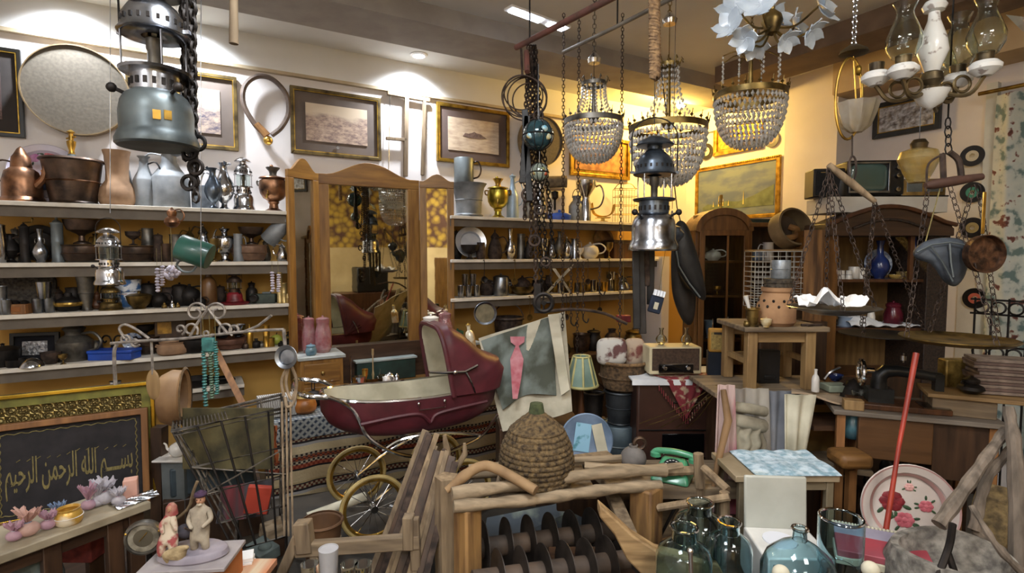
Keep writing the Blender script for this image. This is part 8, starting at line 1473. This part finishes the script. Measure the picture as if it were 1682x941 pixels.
m=MB();m.box((0,0,hb/2),(.21,.19,hb));m.build('case_base',CERAM,t,bevel=.006);m=MB();m.box((0,.1,hb+.085),(.205,.014,.18),(-.08,0,0));m.build('raised_lid',WC,t,bevel=.006);m=MB();m.lathe([(0,hb),(.05,hb),(.05,hb+.004),(0,hb+.005)],28,(-.02,.01,0));m.build('turntable',mat('turntable_white','#d9dae0',rough=.4),t)
for x in(-.08,.09):m=MB();m.box((x,-.098,hb-.03),(.012,.006,.02));m.build('latch',SILVER,t)
m=MB();[m.box((-.075+.012*k,-.1,hb-.075),(.008,.008,.022))for k in range(6)];m.build('ridged_panel',SILVER,t);m=MB();m.tube([(.07,.05,hb+.01),(.05,-.03,hb+.012)],.004,6);m.build('tone_arm',CHROME,t)
A_,B_=q3(1213,782,1.9),q3(1362,784,1.95);ztv2=A_.z;t=T('vitrine_table','small table with a plastic-covered lace top and open wooden frame','table',((A_.x+B_.x)/2+.0,2.02,0));W_=(B_-A_).x;m=MB();m.box((0,0,ztv2-.012),(W_+.02,.24,.024));m.build('tabletop',mat('table_pale','#a5947a','#857558',.6,0,6),t,bevel=.003)
for sx in(-1,1):
 for sy in(-1,1):m=MB();m.box((sx*(W_/2-.02),sy*.1,ztv2/2),(.026,.026,ztv2-.024));m.build('leg',mat('grey_leg','#7d7058','#5c513e',.7,0,6),t,bevel=.003)
m=MB();m.box((0,.1,.27),(W_-.03,.01,ztv2-.3));m.build('back_board',DARKW,t);m=MB();m.box((0,-.1,ztv2-.04),(W_-.04,.014,.035));m.build('apron',MC['grey_leg'],t)
LACE=mat('lace_cloth','#cfe0ea','#8fb0bf',.35,0,40,.7,lo=.4,hi=.6);m=MB();m.sheet(lambda u,v:(-W_/2+.06+(W_-.0)*.86*u,-.13+.24*v,ztv2+.006+.007*abs(math.sin(u*11)*math.sin(v*5))),40,14,.003);one('lace_cover','pale blue plastic-wrapped lace cloth on the vitrine table','cloth',m,LACE,t.location.copy())
m=MB();m.sheet(lambda u,v:(-.03+(u-.5)*.15*(1-.55*v),-.135,ztv2+.004-.11*v+.006*math.sin(u*40)*v),24,10,.003);one('lace_triangle','white crocheted lace triangle hanging over the vitrine table edge','lace',m,WHITEC,t.location.copy())
m=MB();m.ball((0,0,0),(.035,.03,.045),14,10);one('red_purple_ball','dark red and purple ball inside the vitrine table','ball',m,REDM,q3(1280,802,2.05))
m=MB();m.box((0,0,0),(.08,.06,.35));one('ball_block','pale block under the dark red ball','block',m,CREAMC,q3(1282,815,2.06)-Vector((0,0,.175)))
v=q3(1490,905,1.85);R0=74*mpp(1.85);floral_tray('large round pink-rimmed tray painted with red roses, propped low at the right',v,R0,-.25,-.12,mat('tray_cream','#d6cdc4','#c4b3ab',.3,0,4,coat=.4),5,[(-.3,.1,.26,RED),(-.05,-.3,.2,PINK),(.38,.05,.15,PINK),(.05,.45,.1,mat('painted_pale','#d9a8a2','#c98f8a',.5,0,50))])
rt=bpy.data.objects['painted_tray.001'];m=MB();m.lathe([(R0*.7,0),(R0*.74,.002),(R0*.985,.022),(R0*.99,.028),(R0*.74,.008),(R0*.7,0)],48,(0,-.004,R0),Matrix.Rotation(PI/2,3,'X')@Matrix.Diagonal((1,1,1)));m.build('pink_rim',mat('tray_pink','#c9a09a','#b98f88',.3,0,4,coat=.4),rt)
p=v;stand('tray_prop','dark block propping the rose-painted tray','block',(p.x,p.y+.04,0),.3,.12,p.z,DARKW)
m=MB();m.tube([q3(1455,872,1.72),q3(1477,730,1.78),q3(1505,580,1.85)],[.009,.007,.010],10);one('red_stick','long bright red wooden stick leaning before the rose-painted tray','stick',m,mat('red_paint','#a83a28','#7f2a1e',.45,0,9))
t=T('pink_album_box','open flat box with pink-red cloth lining and a white beaded edge','box',q3(1448,912,1.62),rz=-.45);m=MB();m.box((0,0,-.012),(.26,.13,.024));m.build('white_edge',CREAMC,t,bevel=.003);m=MB();m.box((0,0,.01),(.25,.12,.022));m.build('red_lining',mat('red_silk','#a8404a','#8c4650',.6,0,5),t,bevel=.003);m=MB();m.box((0,.085,.022),(.25,.05,.01),(.3,0,0));m.build('raised_lid',mat('grey_lilac','#9a93a0','#7f7886',.6),t,bevel=.003);m=MB();[m.ball((-.125+.0105*k,.108,.034),.0055,8,5)for k in range(25)];m.build('bead_trim',CREAMC,t)
m=MB();m.box((0,0,0),(.22,.12,.4));one('album_stand','dark crate under the pink-lined box','crate',m,DARKW,q3(1448,912,1.63)-Vector((0,0,.226)),rz=-.45)
v=q3(1562,1012,1.5);t=T('stone_mortar','large rough grey stone mortar trough at the lower right corner','mortar',v);m=MB();m.lathe([(0,0),(.13,0),(.165,.06),(.165,.15),(.15,.19),(.13,.19),(.11,.13),(.05,.08),(0,.075)],40);rnd=random.Random(9);m.v=[Vector((p.x*(1+.05*math.sin(3*math.atan2(p.y,p.x)+p.z*9)),p.y,p.z+.012*math.sin(2*math.atan2(p.y,p.x))))for p in m.v];m.build('stone_body',STONE,t);stand('mortar_block','stone-coloured block carrying the mortar','block',(v.x,v.y,0),.3,.3,v.z,STONE)
m=MB();m.tube(curve([q3(1565,860,1.42),q3(1558,900,1.42),q3(1535,960,1.4)],10),.009,8);m.tube([q3(1556,905,1.42),q3(1575,960,1.4)],.009,8);one('iron_fork','dark forked iron tool standing before the stone mortar','fork',m,IRON)
for pts,r,l in(([(1652,706,1.62),(1600,780,1.55),(1542,862,1.5)],[.014,.018,.02],'thick grey log slanting down left at the right edge'),([(1662,735,1.6),(1620,790,1.6),(1600,870,1.58)],[.012,.014,.016],'thinner grey log slanting beside the thick one'),([(1656,668,1.6),(1668,760,1.55),(1676,1000,1.5)],[.014,.02,.026],'upright grey log post at the right edge'),([(1595,830,1.45),(1640,900,1.4),(1700,960,1.4)],[.007,.01,.012],'thin branch crossing toward the lower right corner'),([(1600,870,1.6),(1680,935,1.5)],[.016,.016],'grey beam lying behind the thin branch')):
 m=MB();P=curve([q3(*p)for p in pts],12);m.tube(P,[r[0]+(r[-1]-r[0])*k/max(1,len(P)-1)+.002*math.sin(k*2.1)for k in range(len(P))],9);one('grey_log',l,'log',m,mat('grey_log_wood','#7c6f62','#534a40',.9,0,6,.4,stretch=(6,6,1.2)))
m=MB();m.sheet(lambda u,v:q3(1610+80*u,800+150*v,1.78)+Vector((0,.03*math.sin(u*6+v*5),0)),16,16,.01);one('straw_sack','straw-filled brown sack behind the grey logs','sack',m,mat('straw_sack_cloth','#7c6844','#4a3d28',.95,0,40,.8))
for x,y,w_,l in((1560,760,.05,'dark post under the grey table near the logs'),(1620,770,.06,'dark wooden box under the right end of the grey table')):m=MB();m.box((0,0,0),(w_,.05,.5));one('dark_post',l,'post',m,DARKW,q3(x,y,2.35)-Vector((0,0,.12)))
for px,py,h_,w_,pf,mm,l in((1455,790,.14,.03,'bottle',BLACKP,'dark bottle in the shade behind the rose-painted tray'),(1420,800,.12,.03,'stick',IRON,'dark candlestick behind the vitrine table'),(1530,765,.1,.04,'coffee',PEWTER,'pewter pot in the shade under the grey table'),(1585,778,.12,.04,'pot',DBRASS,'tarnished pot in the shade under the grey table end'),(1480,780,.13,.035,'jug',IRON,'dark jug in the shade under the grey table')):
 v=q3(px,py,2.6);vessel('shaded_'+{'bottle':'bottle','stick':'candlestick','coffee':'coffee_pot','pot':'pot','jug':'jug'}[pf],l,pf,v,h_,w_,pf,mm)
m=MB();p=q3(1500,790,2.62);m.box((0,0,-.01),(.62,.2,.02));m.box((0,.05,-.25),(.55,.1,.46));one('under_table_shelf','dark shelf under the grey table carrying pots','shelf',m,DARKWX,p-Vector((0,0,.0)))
# ================================================================ more small ware
for i,px,yt,wp,pf,mm,nm,cat,pt,d,l in((1,28,378,20,'milk',PEWTER,'pewter_can','can','K',.05,'pewter can between the dark ewer and the black coffee mill'),(1,158,384,16,'ewer',DBRASS,'brass_ewer','ewer','L',.05,'small brass ewer in the gap right of the deep copper basin'),(1,182,392,24,'pot',IRON,'dark_pot','pot','K',.05,'dark pot on the second shelf behind the hanging silver lantern'),(1,352,392,18,'goblet',DBRASS,'brass_goblet','goblet','',.2,'brass goblet left of the silver samovar with the wide brim'),(1,392,384,16,'tankard',ZINC,'zinc_mug','mug','R',.2,'zinc mug right of the silver samovar with the wide brim'),(1,437,388,16,'coffee',PEWTER,'coffee_pot','coffee pot','L',.05,'pewter coffee pot behind the tilted zinc jug'),(2,98,470,18,'coffee',RUST,'coffee_pot','coffee pot','L',.05,'rusty coffee pot behind the right beaker of the pyramid'),(2,176,456,18,'ewer',IRON,'dark_ewer','ewer','L',.05,'dark ewer behind the brass oil lantern on the third shelf'),(2,362,472,18,'pot',RUST,'rusty_pot','pot','K',.06,'rusty pot between the brown bottle and the red lantern'),(2,414,466,18,'milk',IRON,'iron_can','can','K',.06,'dark can behind the folding camera'),(3,158,560,22,'pot',PEWTER,'pewter_pot','pot','',.06,'plain pewter pot right of the large lidded one'),(3,342,548,20,'coffee',IRON,'coffee_pot','coffee pot','L',.05,'black coffee pot behind the wide black bowl'),(3,462,560,10,'bottle',IRON,'small_bottle','bottle','',.22,'thin black bottle between the green apple and the tiny lantern'),(10,868,318,18,'milk',PEWTER,'pewter_can','can','K',.12,'pewter can on the topmost right shelf behind the chain cluster'),(11,790,398,16,'pot',RUST,'rusty_pot','pot','',.2,'rusty pot between the silver platter and the bell-shaped coffee pot'),(11,1000,398,14,'goblet',DBRASS,'brass_goblet','goblet','',.2,'brass goblet before the brown wooden box'),(11,1060,392,18,'coffee',RUST,'coffee_pot','coffee pot','L',.12,'rusty coffee pot at the corner end of the middle right shelf'),(12,900,452,18,'ewer',RUST,'rusty_ewer','ewer','L',.04,'rusty ewer behind the crossed blades')):
 S(i,px,yt,wp,pf,mm,nm,l,cat,pt,d=d)
for px,yt,wp,pf,mm,nm,cat,l in((590,618,22,'bowl',SILVER,'silver_bowl','bowl','small silver bowl at the left of the dresser middle shelf'),(600,606,10,'goblet',BRASS,'brass_goblet','goblet','little brass goblet on the dresser middle shelf'),(652,612,12,'coffee',NICKEL,'nickel_pot','pot','little nickel pot at the right of the dresser middle shelf'),(625,606,8,'bottle',GLASS,'glass_bottle','bottle','tiny glass bottle right of the tall candlestick')):
 V(px,zm,yt,wp,pf,mm,nm,l,cat,d=.38)
for k,(px,z,kind,l)in enumerate(((795,RS[1],0,'iron ladle hanging below the silver platter'),(845,RS[1],1,'small iron sieve hanging under the middle right shelf'),(965,RS[1],0,'brass ladle hanging under the white teapot'),(1000,RS[1],1,'round iron skimmer hanging under the brown box'),(870,RS[2],1,'iron skimmer hanging under the shallow brass bowl'),(930,RS[2],0,'thin iron ladle hanging under the small metal cups'),(985,RS[2],1,'round skimmer hanging under the small metal cups'))):
 v=w1(px,450,.275);v.z=z-.01;t=T('hanging_'+('skimmer' if kind else 'ladle'),l,'utensil',v,rz=RZ1);mm=(IRON,DBRASS,RUST)[k%3];L_=.12+.02*(k%3)
 m=MB();m.tube(curve([(0,.012,0),(0,0,.006),(0,-.008,-.01),(0,-.004,-L_)],10),.0028,6);m.build('handle',mm,t);m=MB();R=Matrix.Rotation(PI/2,3,'X')
 m.lathe([(0,-.012 if kind==0 else-.003),(.02,-.009 if kind==0 else-.003),(.028,0),(.026,.001),(.018,-.006 if kind==0 else 0),(0,-.009 if kind==0 else 0)],18,(0,-.006,-L_-.024),R);m.build('bowl',mm,t)
for x,y,Y,s,l,mm in((1110,850,2.3,(.14,.1,.07),'black cast iron machine part lying behind the glass jars',IRON),(1075,862,2.4,(.1,.12,.05),'dark iron block beside the cast machine part',RUST),(430,905,2.1,(.12,.09,.05),'grey folded sack at the foot of the wire basket',MC['grey_green']),(450,870,2.3,(.1,.08,.06),'brown wooden block below the wire basket',LOGX),(705,880,2.35,(.12,.1,.09),'dark iron block behind the right trestle post',IRON),(640,905,2.3,(.13,.1,.05),'blue-grey enamel box behind the trestle rail',MC['blue_board'])):
 p=q3(x,y,Y);m=MB();m.box((0,0,0),s,(.1,.05,0));m.ball((s[0]*.2,0,s[2]*.5),(s[0]*.25,s[1]*.3,s[2]*.4),10,6);one('iron_block' if 'iron' in l else('folded_sack' if 'sack' in l else 'small_block'),l,'block' if 'sack' not in l else 'sack',m,mm,p,rz=x*.7,bevel=.008)
 m=MB();h_=max(.02,p.z-s[2]/2-.222+.02);m.box((0,0,0),(s[0]*.8,s[1]*.8,h_));one('support_crate','dark crate under the '+l,'crate',m,DARKW,(p.x,p.y,.222+h_/2-.01),rz=x*.7)
for k,(a,b,l)in enumerate((((1062,800),(1190,870),'thin curved iron rod crossing the branch stool'),((1085,880),(1150,800),'rusty iron bar leaning inside the branch stool'),((640,830),(735,905),'thin steel rod crossing behind the dark slats'))):
 m=MB();A_,B_=q3(*a,2.1),q3(*b,2.1);m.tube(curve([A_,(A_+B_)/2+Vector((0,0,.05)),B_],12),.006,7);one('iron_rod',l,'rod',m,(RUST,IRON,STEEL)[k])
m=MB();R_=.075;p=q3(1130,800,2.15);m.torus(p,R_,.005,'y',30,6);one('wire_ring','thin wire ring hung on the branch stool','ring',m,RUST)
h0=w1(640,380,.1);rd=ray(640,380);rd=rd-2*rd.dot(N1)*N1
def deep(t2,side=0.):k=(t2-(h0-CORN).dot(T2))/rd.dot(T2);p=h0+rd*k+T1*side;p.z=0;return p
RZD=math.atan2(T1.y,T1.x)
p=deep(5.0,-.35);stand('shop_counter','long dark counter standing deep in the shop','counter',p,1.1,.5,.95,WALN,RZD)
m=MB();m.box((0,0,.2),(.5,.35,.4));one('shop_television','black television standing on the counter deep in the shop','television',m,BLACKP,(p.x,p.y,.95),rz=RZD,bevel=.02)
stand('shop_cabinet','tall brown cabinet deep in the shop','cabinet',deep(5.2,-1.9),.9,.4,1.5,OAK,RZD)
